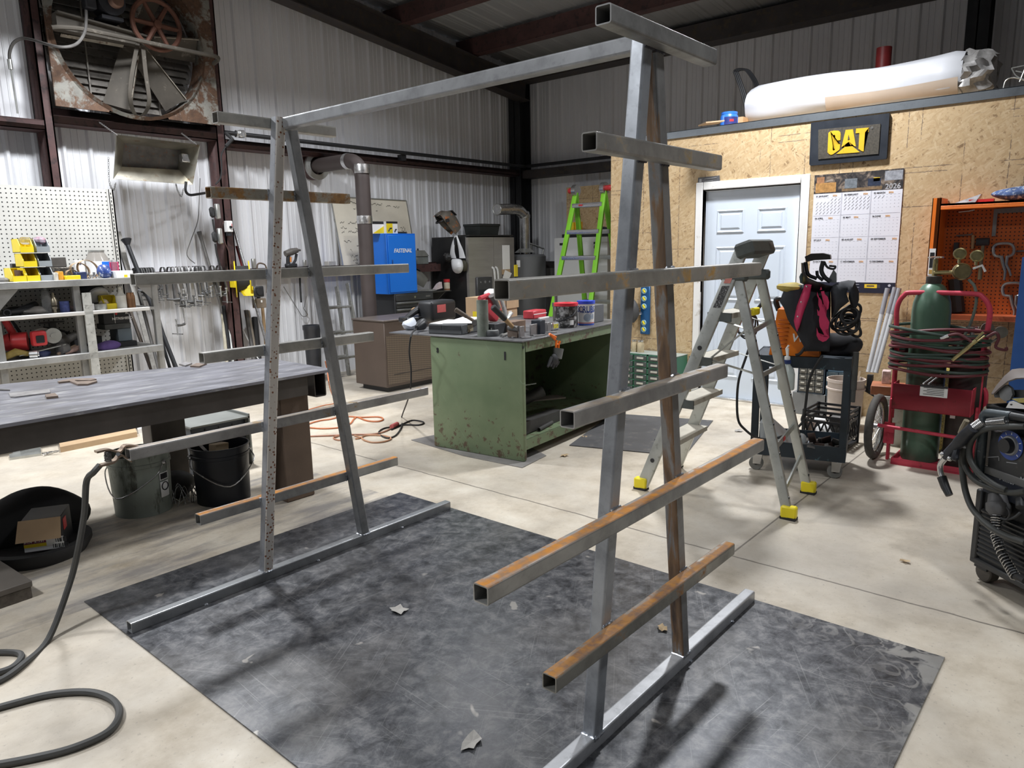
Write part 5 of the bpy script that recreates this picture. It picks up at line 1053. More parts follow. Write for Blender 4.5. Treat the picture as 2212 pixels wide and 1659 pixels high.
# pipe, disc, bolt, hammers
p=on_top(*zb1(865,560)); r=.043; h=W(*zb1(855,150),'y',p.y).z-TOPZ
b=B(); b.lathe([(r,0),(r,h),(r*.88,h),(r*.88,.004),(r,0)],T3(p.x,p.y,TOPZ),32); tag(build(b,'steel_pipe',m_steel('greenish_pipe',(.25,.28,.24),rust=.2,rc=((.30,.36,.28),(.18,.16,.12)),metal=.4,rough=.45)),'short upright greenish steel pipe standing at the bench front','pipe')
p=on_top(*zb1(1000,560)); b=B(); b.lathe([(0,0),(.05,0),(.054,.006),(.054,.036),(.05,.042),(0,.042)],T3(p.x,p.y+.03,TOPZ),30); tg=build(b,'round_magnet',mat('grey_disc',(.13,.135,.14),.5,.3,.15,12)); t=tag(tg,'round grey disc with a nut on top beside the upright pipe','disc')
b=B(); b.lathe([(0,0),(.049,0),(.046,.003),(0,.003)],T3(p.x,p.y+.03,TOPZ+.042),30); build(b,'disc_top',mat('pale_disc_top',(.33,.34,.33),.5),t); b=B(); b.cyl((p.x,p.y+.03,TOPZ+.045),(p.x,p.y+.03,TOPZ+.06),.009,6); build(b,'nut',CHROME,t)
p=on_top(*zb1(1070,575)); e=on_top(*zb1(1165,545)); b=B(); b.cyl(p+V((0,0,.012)),e+V((0,0,.012)),.010,10); b.cyl(p+V((0,0,.012)),p.lerp(e,.25)+V((0,0,.012)),.014,8); b.cyl(p.lerp(e,.8)+V((0,0,.012)),e+V((0,0,.012)),.014,6); tag(build(b,'bolt',ALU),'silver bolt lying in front of the round disc','bolt')
p=on_top(*zb1(730,530)); b=B(); b.cyl(p+V((-.02,.02,.02)),p+V((.035,.05,.02)),.019,14); b.cyl(p+V((-.025,.017,.02)),p+V((-.02,.02,.02)),.015,14); tag(build(b,'brass_bushing',mat('old_brass',(.22,.17,.11),.5,.7,.25,12)),'small bronze bushing left of the upright pipe','bushing')
def hammer(lab,p0,p1,y0,y1,grip,m2,r=.017):
    a=W(*p0,'y',y0); e=W(*p1,'y',y1); t=thing('hammer',lab,'hammer',tuple(e))
    b=B(); b.tube([a.lerp(e,.55),e],[r*.85,r*.75],10); build(b,'handle',m2,t)
    b=B(); b.tube([a,a.lerp(e,.03),a.lerp(e,.5),a.lerp(e,.57)],[r*.8,r*1.15,r,r*.95],12); build(b,'grip',grip,t)
    b=B(); d=(e-a).normalized(); s_=d.cross(V((0,0,1))).normalized(); b.cyl(e-s_*.05,e+s_*.05,.02,12); build(b,'hammer_head',IRON,t)
hammer('hammer with black rubber grip and wood handle leaning right of the upright pipe',zb1(975,225),zb1(1215,470),2.30,2.28,BLACKR,WOODH,.020)
hammer('hammer with dark wood handle leaning left of the upright pipe',zb1(545,255),zb1(780,400),2.75,2.62,mat('dark_wood_grip',(.10,.075,.055),.6),mat('brown_wood_handle',(.16,.115,.08),.6),.016)
# boxes and blocks
def stand(nm,lab,cat,zf,x0,y0,x1,htop,dep,m,yaw=5.5,bev=.003,back=0):
    a=on_top(*zf(x0,y0)); a=a+V((0,back,0)); mp_=mpp(a); w=(x1-x0)*.18912*mp_/.72; h=(y0-htop)*.18912*mp_
    M_=T3(a.x,a.y,TOPZ)@RZ(math.radians(yaw)); b=B(M_); b.bx(0,w,0,dep,0,h,bev); return tag(build(b,nm,m),lab,cat),M_,w,h
stand('steel_tube_block','dark square tube offcut behind the hammer grip','steel block',zb1,1000,560,1185,425,.10,mat('dark_block',(.075,.078,.082),.5,.4,.25,12))
stand('steel_plate_block','brownish steel plate standing on edge, leftmost of the row','steel block',zb2,200,580,222,460,.09,SCR)
stand('steel_plate_block','grey steel plate standing on edge, second of the row',"steel block",zb2,228,585,300,452,.012,SCG)
stand('steel_long_block','long rusty steel channel lying behind the row of plates','steel block',zb2,195,545,415,408,.10,mat('rusty_channel',(.22,.15,.11),.6,.3,.3,10),back=.06)
stand('steel_plate_block','grey steel plate standing on edge in the middle of the row','steel block',zb2,352,560,455,430,.012,SCG)
stand('steel_cube','dark blue steel block at the right of the row','steel block',zb2,458,545,540,385,.08,mat('blue_black_block',(.03,.036,.048),.5,.3,.2,12))
stand('steel_plate_block','grey steel plate right of the dark blue block','steel block',zb2,545,520,600,405,.03,SCG)
for i,(x0,y0,x1) in enumerate(((262,590,360),(400,565,515),(545,528,650),(150,582,215))):
    a=on_top(*zb2(x0,y0)); e=on_top(*zb2(x1,y0-8)); b=B(); b.prism([a,e,e+V((.03,.05,0)),a+V((.03,.05,0))],(0,0,.006)); tag(build(b,'flat_washer_plate',SCG),['thin flat tab in front of the second standing plate','thin flat tab in front of the dark blue block','thin flat tab below the tape measure','thin flat tab at the very front bench corner'][i],'steel scrap')
# red tools
REDT=mat('tool_red',(.50,.045,.06),.45,0,.15,8)
p=on_top(*zb1(1150,420))+V((0,.22,0)); t=thing('portable_saw','red portable band saw with grey guard behind the black handled hammer','saw',(p.x+.1,p.y,TOPZ))
b=B(T3(p.x,p.y,TOPZ)@RZ(.1)); b.box((.02,.0,.11),(.20,.10,.14),(0,.6,0),.02,2); b.tube([(-.13,0,.22),(0,0,.24),(.12,0,.16)],.022,8); build(b,'saw_body',REDT,t)
b=B(T3(p.x,p.y,TOPZ)@RZ(.1)); b.tube([(-.02,-.05,.24),(.06,-.05,.12)],.032,10); build(b,'motor',mat('motor_grey',(.13,.12,.115),.5,.3,.2,9),t)
b=B(T3(p.x,p.y,TOPZ)@RZ(.1)); b.box((.17,-.04,.12),(.05,.03,.24),(0,-.45,0),.012); b.box((.22,-.05,.03),(.14,.04,.02),(0,-.5,0),.005); build(b,'blade_guard',ALU,t)
p=on_top(*zb1(500,420))+V((0,.42,0)); t=thing('heat_gun','red and black power tool lying behind the organizer','tool',(p.x,p.y,TOPZ))
b=B(T3(p.x,p.y,TOPZ)); b.tube([(-.17,0,.03),(-.05,0,.09),(.03,0,.12)],[.02,.03,.035],10); build(b,'tool_barrel',BLACKP,t); b=B(T3(p.x,p.y,TOPZ)); b.tube([(.03,0,.13),(.18,.02,.13)],[.035,.03],10); build(b,'red_housing',REDT,t)
b=B(T3(p.x,p.y,TOPZ)); b.bx(-.16,.10,-.06,.10,0,.05,.01); build(b,'tool_base',BLACKP,t)
p=on_top(*zb1(650,430))+V((.02,.40,0)); t=thing('drill_kit_case','black tool case with red label behind the upright pipe','case',(p.x+.15,p.y+.08,TOPZ)); 
b=B(T3(p.x,p.y,TOPZ)@RZ(.1)); b.bx(-.02,.33,0,.18,0,.185,.03,3); build(b,'case_body',BLACKP,t); b=B(T3(p.x,p.y,TOPZ)@RZ(.1)); b.bx(.05,.17,-.003,0,.08,.15); build(b,'red_label',mat('red_label',(.55,.12,.12),.5),t)
p=on_top(*zb1(975,480)); b=B(T3(p.x,p.y+.1,TOPZ)); b.prism([(-.05,0,0),(.06,0,0),(.05,0,.05),(-.0,0,.13),(-.05,0,.14)],(0,.07,0)); tag(build(b,'yellow_wedge',YEL),'bright yellow plastic wedge right of the upright pipe','tool')
# cardboard box with bag
a=on_top(*zb2(190,398))+V((.02,.30,0)); M_=T3(a.x,a.y,TOPZ)@RZ(math.radians(8)); t=thing('cardboard_box','open cardboard box with white bag on the bench behind the standing plates','box',tuple(M_@V((.22,.15,0))))
b=B(M_); b.bx(0,.42,0,.30,0,.20); b.bx(-.01,.20,-.012,-.002,.08,.225); b.bx(.21,.43,-.012,-.002,.085,.225); b.bx(.42,.43,0,.3,.1,.225); build(b,'carton',CARD,t)
b=B(M_); b.bx(.20,.215,-.0135,0,.02,.22); build(b,'carton_slot',mat('dark_slot',(.08,.05,.03),.7),t); b=B(M_); b.bx(.26,.32,-.0025,0,.03,.06); build(b,'carton_label',PAPER,t)
b=B(M_); b.sph((.27,.14,.215),(.15,.12,.05),14); b.noise(.03,6,12); tag(build(b,'plastic_bag',mat('white_film',(.70,.71,.70),.35,0,.08,10),sub=1),'white plastic bag bulging out of the cardboard box on the bench','bag')
a=on_top(*zb2(485,375))+V((0,.10,0)); M_=T3(a.x,a.y,TOPZ)@RZ(.1); t=thing('red_toolbox','small red metal box between the cardboard box and the black tub','box',tuple(M_@V((.1,.05,0)))); b=B(M_); b.bx(0,.22,0,.12,0,.075,.008); build(b,'box_body',REDT,t); b=B(M_); b.bx(.0,.22,-.003,0,.04,.046); b.bx(.04,.2,-.04,-.02,0,.012); build(b,'white_edge',PAPER,t)
p=on_top(*zb2(665,430)); h=W(*zb2(665,185),'y',p.y).z-TOPZ; b=B(); b.lathe([(0,0),(.028,0),(.028,h),(.014,h+.002),(.014,h+.075),(0,h+.075)],T3(p.x,p.y+.02,TOPZ),20); tag(build(b,'steel_pin',m_steel('dark_pin',(.16,.155,.15),rough=.45)),'dark stepped steel pin standing left of the red lidded tub','pin')
a=on_top(*zb2(598,500)); M_=T3(a.x,a.y,TOPZ)@RZ(math.radians(6)); t=thing('tape_measure','silver and yellow tape measure at the bench front edge','tape measure',tuple(M_@V((.05,.03,0)))); b=B(M_); b.bx(0,.115,0,.06,0,.062,.012,2); build(b,'tape_case',CHROME,t); b=B(M_); b.bx(.02,.09,-.002,0,.015,.048); build(b,'yellow_label',mat('yellow_black_label',(.5,.45,.05),.5,0,.8,90),t)
def tub(nm,lab,zf,x0,x1,yb,yt,m,lid,back=.12):
    p=on_top(*zf((x0+x1)/2,yb)); r=(x1-x0)/2*.18912*mpp(p); c=V((p.x,p.y+r*.75,TOPZ)); h=W(*zf((x0+x1)/2,yt),'y',c.y).z-TOPZ
    t=thing(nm,lab,'tub',tuple(c)); b=B(); b.lathe([(0,0),(r*.9,0),(r*.92,.01),(r*.98,h*.8),(r*.98,h*.84),(r*1.0,h*.86),(r,h*.93),(0,h*.93)],T3(*c),36); build(b,'tub_body',m,t)
    b=B(); b.lathe([(r*1.04,h*.88),(r*1.05,h*.93),(r*1.05,h),(r*.97,h),(r*.95,h*.985),(0,h*.985)],T3(*c),36); build(b,'tub_lid',lid,t); return t,c,r,h
t,c,r,h=tub('plastic_tub','black printed tub with red lid on the bench',zb2,702,968,462,170,mat('black_printed_tub',(.035,.035,.035),.4,0,.3,9,(.42,.42,.42),.42),mat('red_lid',(.62,.03,.05),.4))
b=B(); vd=(CC-c); vd.z=0; vd.normalize(); sd=V((vd.y,-vd.x,0)); sd=-sd if sd.dot(RT)<0 else sd
b.tube(catmull([c+sd*r*.98+V((0,0,h*.82)),c+(sd*.55+vd*.85)*r*1.02+V((0,0,h*.52)),c+(-sd*.45+vd*.92)*r*1.02+V((0,0,h*.30)),c-sd*r*.98+V((0,0,h*.32))],6),.006,6); build(b,'tub_handle',BLACKP,t)
b=B(); 
a0=math.atan2(vd.y,vd.x); b.lathe([(r*.955,h*.12),(r*.963,h*.32)],T3(*c),6,a0+.35,a0+.75); build(b,'tub_label',PAPER,t,recalc=False)
t,c,r,h=tub('wipes_tub','white tub of hand wipes with blue lid and blue lettering',zb2,945,1143,440,148,mat('white_tub',(.78,.78,.77),.4,0,.03,5),mat('blue_lid',(.03,.07,.55),.4))
for z0_,z1_,m_,nm in ((.02,.09,mat('blue_band',(.03,.08,.42),.5),'blue_band'),(.105,.135,mat('red_band',(.5,.05,.06),.5),'red_band')):
    b=B(); b.lathe([(r*(.925+.06*z0_),h*z0_),(r*(.93+.06*z1_),h*z1_)],T3(*c),30); build(b,nm,m_,t,recalc=False)
b=B(); a0=math.atan2(vd.y,vd.x)
def wraptxt(s,ac,zc,size,m_,nm,sx=1):
    """lettering bent round the tub"""
    q=B(); q.txt(s,Matrix.Identity(4),size,.0006,'CENTER',True,sx=sx)
    rr=r*.985
    for v in q.bm.verts:
        an=ac+v.co.x/rr; v.co=V((c.x+(rr+v.co.z)*math.cos(an),c.y+(rr+v.co.z)*math.sin(an),c.z+zc+v.co.y))
    return build(q,nm,m_,t)
NB=mat('navy_print',(.03,.07,.28),.5)
wraptxt('SCRUBS',a0-.02,h*.66,.072,NB,'lettering',.72)
wraptxt('IN A BUCKET',a0+.2,h*.55,.018,NB,'small_lettering',.9)
b=B(); 
for i in range(26):
    pass
q=B(); q.lathe([(0,0),(.032,0),(.032,.001),(0,.001)],None,16); q.bx(.02,.06,-.012,.03,0,.001)
for v in q.bm.verts:
    rr=r*.975; an=a0+.15+v.co.x/rr; v.co=V((c.x+(rr+v.co.z)*math.cos(an),c.y+(rr+v.co.z)*math.sin(an),c.z+h*.34+v.co.y))
build(q,'hand_picture',mat('grey_blue_print',(.30,.36,.45),.5),t)
a=on_top(1318,707)+V((.16,.30,0)); M_=T3(a.x,a.y,TOPZ)@RZ(.1); boxthing('grey_case','dark grey case on the bench behind the rack leg','case',a.x-.10,a.x+.22,a.y,a.y+.2,TOPZ,TOPZ+.15,mat('slate_box',(.10,.105,.11),.5,0,.1,6),.1)
p=on_top(1385,690)+V((.10,.1,0)); 
# glove on orange clip
p=W(*zb2(600,560),'y',2.15); t=thing('hanging_glove','grey work glove hung by an orange clip from the bench edge','glove',tuple(W(*zb2(620,920),'y',2.10)))
def g_(x,y,yy=2.12): return W(*zb2(x,y),'y',yy)
OR=mat('orange_clip',(.95,.20,.02),.4,0,.05,5)
b=B(); b.tube([g_(565,535),g_(600,565),g_(630,600)],.009,6); b.tube([g_(570,540),g_(640,575)],.008,6); build(b,'edge_clip',OR,t)
b=B(); b.tube([g_(648,608),g_(640,650),g_(640,695)],.009,6); b.tube([g_(682,618),g_(670,655),g_(668,710)],.009,6); b.tube([g_(640,655),g_(670,655)],.007,6); build(b,'glove_clip',OR,t)
b=B(); b.tube([g_(668,700),g_(660,760),g_(650,815)],[.040,.038,.036],14); build(b,'cuff',mat('grey_glove',(.16,.165,.165),.8,0,.2,14),t)
b=B(); b.sph(g_(625,825),(.040,.028,.045),12); 
for x0,y0,x1,y1,r in ((590,800,548,905,.0125),(605,840,580,900,.012),(625,850,605,920,.012),(650,850,640,905,.011),(668,845,660,880,.010)): b.tube([g_(x0,y0),g_((x0+x1)/2,(y0+y1)/2),g_(x1,y1)],[r,r*1.05,r*.8],8); b.sph(g_(x1,y1),r*.85,8)
build(b,'palm_and_fingers',mat('dark_glove',(.05,.052,.058),.8,0,.2,14),t)
# scrap inside the bench
SC_=[mat('scrap_a',(.10,.085,.07),.6,.3,.3,10),mat('scrap_b',(.06,.058,.055),.6,.4,.3,10)]
def inb(nm,lab,zfun,cat='steel scrap',m=None):
    b=B(BM); zfun(b); return tag(build(b,nm,m or SC_[0]),lab,cat)
inb('scrap_plate','brown steel plate standing inside the green bench',lambda b:b.box((.30,.30,.38),(.36,.012,.22),(-.3,0,.25)))
inb('scrap_channel','dark long steel channel lying inside the green bench front',lambda b:b.box((.42,.16,.20),(.62,.10,.09),(0,.03,.05)),m=SC_[1])
inb('scrap_pipe','dark pipe offcut with open end inside the green bench',lambda b:b.lathe([(.045,-.15),(.045,.15),(.034,.15),(.034,-.15),(.045,-.15)],T3(.55,.34,.34)@RZ(-.7)@RY(1.2),18),m=SC_[1])
inb('scrap_rod','long flat bar propped inside the green bench, the upper one',lambda b:b.tube([(.22,.50,.62),(.60,.36,.40)],.012,4))
inb('scrap_rod','long flat bar propped inside the green bench, the lower one',lambda b:b.tube([(.15,.52,.56),(.50,.33,.38)],.012,4))
inb('bright_rod','thin bright rod lying across the scrap in the green bench',lambda b:b.tube([(.40,.45,.44),(.78,.40,.42)],.006,6),m=CHROME)
inb('flat_scrap','brown flat bar at the right of the scrap in the bench',lambda b:b.box((.80,.32,.30),(.42,.09,.012),(.1,.1,-.15)))
for i,(x,y,z,l) in enumerate(((.25,.12,.165,.22),(.45,.10,.165,.25),(.16,.20,.19,.14))): inb('scrap_tube',['short dark tube offcut at the front shelf lip, left','short dark tube offcut at the front shelf lip, right','round dark coil offcut at the left of the bench shelf'][i],lambda b:b.lathe([(.016,-l/2),(.016,l/2),(.011,l/2),(.011,-l/2),(.016,-l/2)],T3(x,y,z)@RZ(.15)@RY(PI/2),12),m=SC_[1])
b=B(BM); rr_=random.Random(11)
for i in range(16): b.box((.14+rr_.uniform(-.06,.10),.42+rr_.uniform(-.1,.1),.52+rr_.uniform(-.03,.1)),(rr_.uniform(.03,.1),rr_.uniform(.02,.05),rr_.uniform(.02,.06)),(rr_.random(),rr_.random(),rr_.random()))
b.bx(.08,.28,.32,.56,.15,.50); tag(build(b,'scrap_heap',SC_[1]),'heap of small dark offcuts at the left inside the bench','scrap',kind='stuff')
# ---------------------------------------------------------------- brown furnace cabinet with bread bag
def m_mesh():
    m,t,p=nt('tan_perforated_mesh'); tc=nd(t,'TexCoord'); mp=nd(t,'Mapping'); mp.inputs['Rotation'].default_value=(0,.7,0); mp.inputs['Scale'].default_value=(60,1,60); t.links.new(tc.outputs['Object'],mp.inputs[0])
    v=nd(t,'TexChecker'); v.inputs['Scale'].default_value=1; v.inputs['Color1'].default_value=c4((.155,.12,.088)); v.inputs['Color2'].default_value=c4((.082,.062,.046)); t.links.new(mp.outputs[0],v.inputs['Vector'])
    t.links.new(v.outputs[0],p.inputs['Base Color']); p.inputs['Roughness'].default_value=.5; return m
BRW=mat('brown_furnace_paint',(.085,.062,.050),.5,0,.12,4)
t=thing('wood_furnace','brown sheet metal furnace cabinet with tan mesh side','furnace',(4.75,5.2,0))
X0,X1,Y0,Y1,ZF=4.35,5.165,4.96,5.50,.795
b=B(); b.bx(X0,X1,Y0,Y1,.06,ZF-.02,.006); build(b,'cabinet_body',BRW,t)
b=B(); b.bx(X0-.012,X1+.012,Y0-.012,Y1+.01,ZF-.02,ZF,.005); build(b,'cabinet_top',mat('brown_top',(.12,.10,.09),.45,.1,.2,6,stretch=(3,.5,1)),t)
b=B(); b.bx(X0+.02,X1-.01,Y0-.006,Y0,.09,ZF-.17); build(b,'mesh_panel',m_mesh(),t)
b=B(); b.bx(X0+.10,X1-.03,Y0-.008,Y0-.005,.19,.196); build(b,'panel_seam',BLACKP,t)
b=B(); b.bx(X0+.06,X1-.06,Y0+.05,Y1-.05,0,.06); build(b,'skid_base',BLACKP,t)
b=B(); xa=W(913,694,'y',Y0).x; b.bx(xa-.075,xa+.075,Y0-.004,Y0,ZF-.105,ZF-.035); build(b,'rating_plate',mat('beige_plate',(.45,.38,.26),.5),t)
b=B(); b.bx(xa-.065,xa-.005,Y0-.006,Y0-.004,ZF-.095,ZF-.045); build(b,'plate_mark',mat('plate_maroon',(.12,.03,.03),.5),t)
def onf(x,y): return W(x,y,'z',ZF)
c=onf(914,676); t=thing('bread_bag','blue and clear bag of bread buns on the brown furnace','bread',(c.x,c.y,ZF))
for i,(dx,dy) in enumerate(((-.11,0),(-.02,-.03),(.07,-.01),(-.06,.07),(.03,.06))):
    b=B(); b.sph((c.x+dx,c.y+dy,ZF+.035),(.052,.048,.035),12); build(b,'bread_bun',mat('bun',(.55,.34,.17),.6,0,.25,12),t)
b=B(); b.sph((c.x-.02,c.y+.02,ZF+.015),(.16,.09,.016),14); b.sph((c.x+.12,c.y+.04,ZF+.07),(.05,.045,.04),12); b.noise(.01,2,20); build(b,'blue_wrapper',mat('blue_wrapper',(.04,.25,.70),.35,0,.3,15,(.8,.8,.8),.2),t)
# ---------------------------------------------------------------- tool chest and blue cabinet
YT=5.85; t=thing('tool_chest','black roller tool chest under the blue cabinet','tool chest',(5.6,6.1,0))
x0=W(852,640,'y',YT).x; x1=W(936,636,'y',YT).x; zt1=1.0; yd=WP(808,640,(x0,0,0),(1,0,0)).y
b=B(); b.bx(x0,x1,YT,6.45,0,zt1,.006); build(b,'chest_body',mat('charcoal_paint',(.025,.026,.028),.5,0,.2,5),t)
for i,(za_,zb_) in enumerate(((.905,.985),(.82,.895),(.735,.81),(.65,.725),(.45,.64),(.2,.44))):
    b=B(); b.bx(x0+.015,x1-.015,YT-.008,YT,za_,zb_,.004); d=build(b,'drawer',mat('charcoal_drawer',(.038,.04,.042),.45),t)
    if i: b=B(); b.bx(x0+.02,x1-.02,YT-.022,YT-.008,zb_-.026,zb_-.004,.004); build(b,'drawer_pull',ALU if False else mat('grey_pull',(.16,.165,.16),.4,.3),d)
b=B(); b.cyl(((x0+x1)/2,YT-.012,.945),((x0+x1)/2,YT-.008,.945),.014,14); build(b,'lock',CHROME,t)
b=B(); b.bx(x1-.14,x1-.06,YT-.010,YT-.008,.935,.955); build(b,'maker_plate',mat('grey_badge',(.2,.2,.2),.4,.4),t)
xc0=W(837,520,'y',YT).x; xc1=W(900,520,'y',YT).x; zc1=1.735; ydep=WP(804,500,(xc0,0,0),(1,0,0)).y
xc0=W(836.5,570,'y',YT).x; xc1=W(899.5,570,'y',YT).x
t=thing('blue_cabinet','bright blue steel cabinet with white lettering on the black tool chest','cabinet',((xc0+xc1)/2,6.1,zt1))
b=B(); b.bx(xc0,xc1,YT,6.25,zt1,zc1,.004); build(b,'cabinet_body',BLUEP,t)
b=B(); b.bx(xc0+.018,xc1-.018,YT-.012,YT,zt1+.02,zc1-.02,.004); dr_=build(b,'cabinet_door',mat('blue_door',(.014,.19,.78),.36,0,.03,3),t)
b=B(); b.bx(xc0+.065,xc0+.078,YT-.025,YT-.012,zt1+.31,zt1+.42,.003); build(b,'door_handle',mat('blue_handle',(.03,.10,.32),.4,.3),dr_)
b=B(); b.cyl((xc0+.045,YT-.016,zt1+.33),(xc0+.045,YT-.012,zt1+.33),.010,10); build(b,'key_lock',BLACKP,dr_)
b=B(); b.txt('FASTENAL',T3((xc0+xc1)/2+.01,YT-.0135,zt1+.525)@RX(PI/2),.068,.001,bold=True,shear=.25,sx=.92); build(b,'lettering',PAPER,dr_)
# yellow white cartons on the cabinet
y0=5.90
for i,(xa,xb,ya,yb_) in enumerate(((803,845,498.5,478),(829,859,498.5,478))):
    pass
xa=W(803,498,'y',5.95).x; xb=W(829,498,'y',5.95).x; xd=W(859,498,'y',5.90).x
t=thing('tool_carton','white and yellow power tool carton on the blue cabinet, left one','box',((xa+xb)/2,6.0,zc1),'power tool cartons'); b=B(); b.bx(xa,xb,5.95,6.15,zc1,zc1+.145); build(b,'carton',PAPER,t)
b=B(); b.prism([(xa+.02,5.948,zc1+.004),(xb,5.948,zc1+.004),(xb,5.948,zc1+.09)],(0,.002,0)); build(b,'yellow_panel',YEL,t); b=B(); b.bx(xa,xb,5.947,5.95,zc1+.115,zc1+.145); build(b,'black_band',BLACKP,t)
t=thing('tool_carton','yellow fronted power tool carton on the blue cabinet, right one','box',((xb+xd)/2,6.0,zc1),'power tool cartons'); b=B(); b.bx(xb+.002,xd,5.90,6.12,zc1,zc1+.145); build(b,'carton',PAPER,t)
b=B(); b.bx(xb+.002,xb+(xd-xb)*.55,5.897,5.90,zc1+.002,zc1+.12); build(b,'yellow_panel',YEL,t); b=B(); b.bx(xb+.002,xd,5.896,5.90,zc1+.122,zc1+.145); build(b,'black_band',BLACKP,t)
b=B(); b.tube([(xb+.03,5.895,zc1+.03),(xb+.05,5.895,zc1+.06),(xb+.08,5.895,zc1+.065)],.008,5); b.tube([(xd-.05,5.897,zc1+.02),(xd-.035,5.897,zc1+.05),(xd-.02,5.897,zc1+.05)],.008,5); build(b,'tool_picture',BLACKP,t)
pile('black_cloth','black cloth lying on the blue cabinet beside the cartons','cloth',((xd+xc1)/2,6.0,zc1),(.12,.08,.03),BLACKR,14,7)
# steel wall shelf with welding helmet and jar
zs=W(940,628,'y',6.15).z; xs0=x1+.02; xs1=W(975,627,'y',6.0).x
t=thing('bracket_shelf','dark steel bracket shelf between tool chest and fridge','shelf',((xs0+xs1)/2,6.3,zs-.3)); DS=mat('dark_shelf_steel',(.07,.068,.062),.5,.3,.25,6)
b=B(); b.bx(x1+.01,xs1,6.0,6.58,zs-.012,zs); build(b,'shelf_plate',DS,t)
b=B(); b.prism([(xs1-.12,6.0,zs-.012),(xs1-.12,6.56,zs-.012),(xs1-.12,6.56,zs-.42)],(.012,0,0)); build(b,'triangle_gusset',mat('pale_gusset',(.16,.16,.15),.5,.3,.2,6),t)
zh_=Z(820,480,.18083)
def helmet(nm,lab,c,sc,rz,m,inner=True,tilt=0):
    t=thing(nm,lab,'welding helmet',tuple(c)); M0=T3(*c)@RZ(rz)@RX(tilt)@Matrix.Scale(sc,4)
    b=B(M0); prof=[]
    for i in range(9):
        v=i/8; z=.30*v; 
        w_=.115*(1-.45*(1-v)**2)*(1 if v<.8 else 1-.9*(v-.8)**2*6); d_=.15*(.75+.25*math.sin(PI*v))*(1 if v<.75 else 1-(v-.75)*1.6)
        prof.append([(w_*math.sin(a),-d_*math.cos(a)*1.0,z) for a in [(-1.75+3.5*k/14) for k in range(15)]])
    b.loft(prof,False,False)
    b.loft([prof[-1],[(x*.5,y*.3+.04,.31) for x,y,z in prof[-1]]],False,False); b.thick(.006); build(b,'helmet_shell',m,t,ang=50)
    b=B(M0); b.box((0,-.152,.185),(.115,.012,.085),(-.06,0,0),.006); build(b,'lens_window',BLACKP,t)
    b=B(M0); b.torus((0,.0,.22),.085,.009,RX(.25),20,6); b.tube(catmull([(.085,0,.22),(.05,.02,.30),(-.05,.02,.30),(-.085,0,.22)],4),.009,6); build(b,'head_band',BLACKP,t)
    b=B(M0)
    for sx_ in (-1,1): b.cyl((sx_*.105,.0,.2),(sx_*.135,.0,.2),.022,12)
    build(b,'side_knob',BLACKP,t); return t
helmet('welding_helmet','grey welding helmet lying on the bracket shelf left of the jar',V((W(925,626,'y',6.15).x-.03,6.20,zs+.07)),1.0,.9,mat('grey_helmet',(.12,.12,.105),.5,0,.2,7),tilt=-1.0)
pile('shelf_rags','crumpled grey scraps along the bracket shelf','rag',(W(925,629,'y',6.05).x,6.08,zs),(.20,.05,.035),mat('grey_rag',(.17,.17,.16),.8,0,.4,25),18,15)
c=W(*zh_(805,800),'y',6.08); b=B(); b.lathe([(0,0),(.042,0),(.042,.10),(.036,.11),(0,.11)],T3(c.x,6.08,zs),18); t=build(b,'spice_jar',mat('pale_jar',(.58,.50,.38),.5)); tag(t,'small jar with red lid on the bracket shelf next to the fridge','jar')
b=B(); b.lathe([(.040,.11),(.044,.112),(.044,.15),(0,.15)],T3(c.x,6.08,zs),18); build(b,'red_lid',REDP,t); b=B(); b.lathe([(.0425,.005),(.0425,.022)],T3(c.x,6.08,zs),18); build(b,'jar_base',mat('brown_glass',(.2,.08,.03),.3),t)
b=B(); c=W(*zh_(720,790),'y',6.05); b.hexa([c+V(q) for q in ((-.09,0,-.02),(.05,0,0),(.05,.06,0),(-.09,.06,-.02),(-.02,0,.06),(.04,0,.085),(.04,.05,.085),(-.02,.05,.06))]); tag(build(b,'folded_paper',mat('pink_white_paper',(.66,.56,.58),.6,0,.2,20)),'folded pinkish paper standing on the bracket shelf','paper')
zl2=W(*zh_(500,505),'y',6.35).z; xa=W(*zh_(445,500),'y',6.35).x; xb=W(*zh_(590,500),'y',6.35).x
t=thing('grey_toolbox','grey green plastic toolbox with handle on the wall ledge beside the fridge','toolbox',((xa+xb)/2,6.4,zl2)); b=B(); b.bx(xa,xb,6.35,6.50,zl2,zl2+.11,.008); build(b,'box_body',mat('toolbox_grey',(.15,.165,.155),.5),t)
b=B(); b.prism([(xa,6.34,zl2+.11),(xb,6.34,zl2+.11),(xb-.08,6.34,zl2+.19),(xa+.02,6.34,zl2+.19)],(0,.17,0)); l_=build(b,'box_lid',mat('toolbox_lid',(.17,.175,.16),.5),t); b=B(); b.tube([(xa+.08,6.42,zl2+.19),(xa+.10,6.42,zl2+.215),(xb-.14,6.42,zl2+.215),(xb-.12,6.42,zl2+.19)],.008,6); build(b,'lid_handle',BLACKP,l_)
b=B(); b.bx(xa-.05,6.6,6.33,6.58,zl2-.10,zl2); tag(build(b,'ledge_beam',MAROON),'short dark red ledge carrying the grey toolbox','ledge')
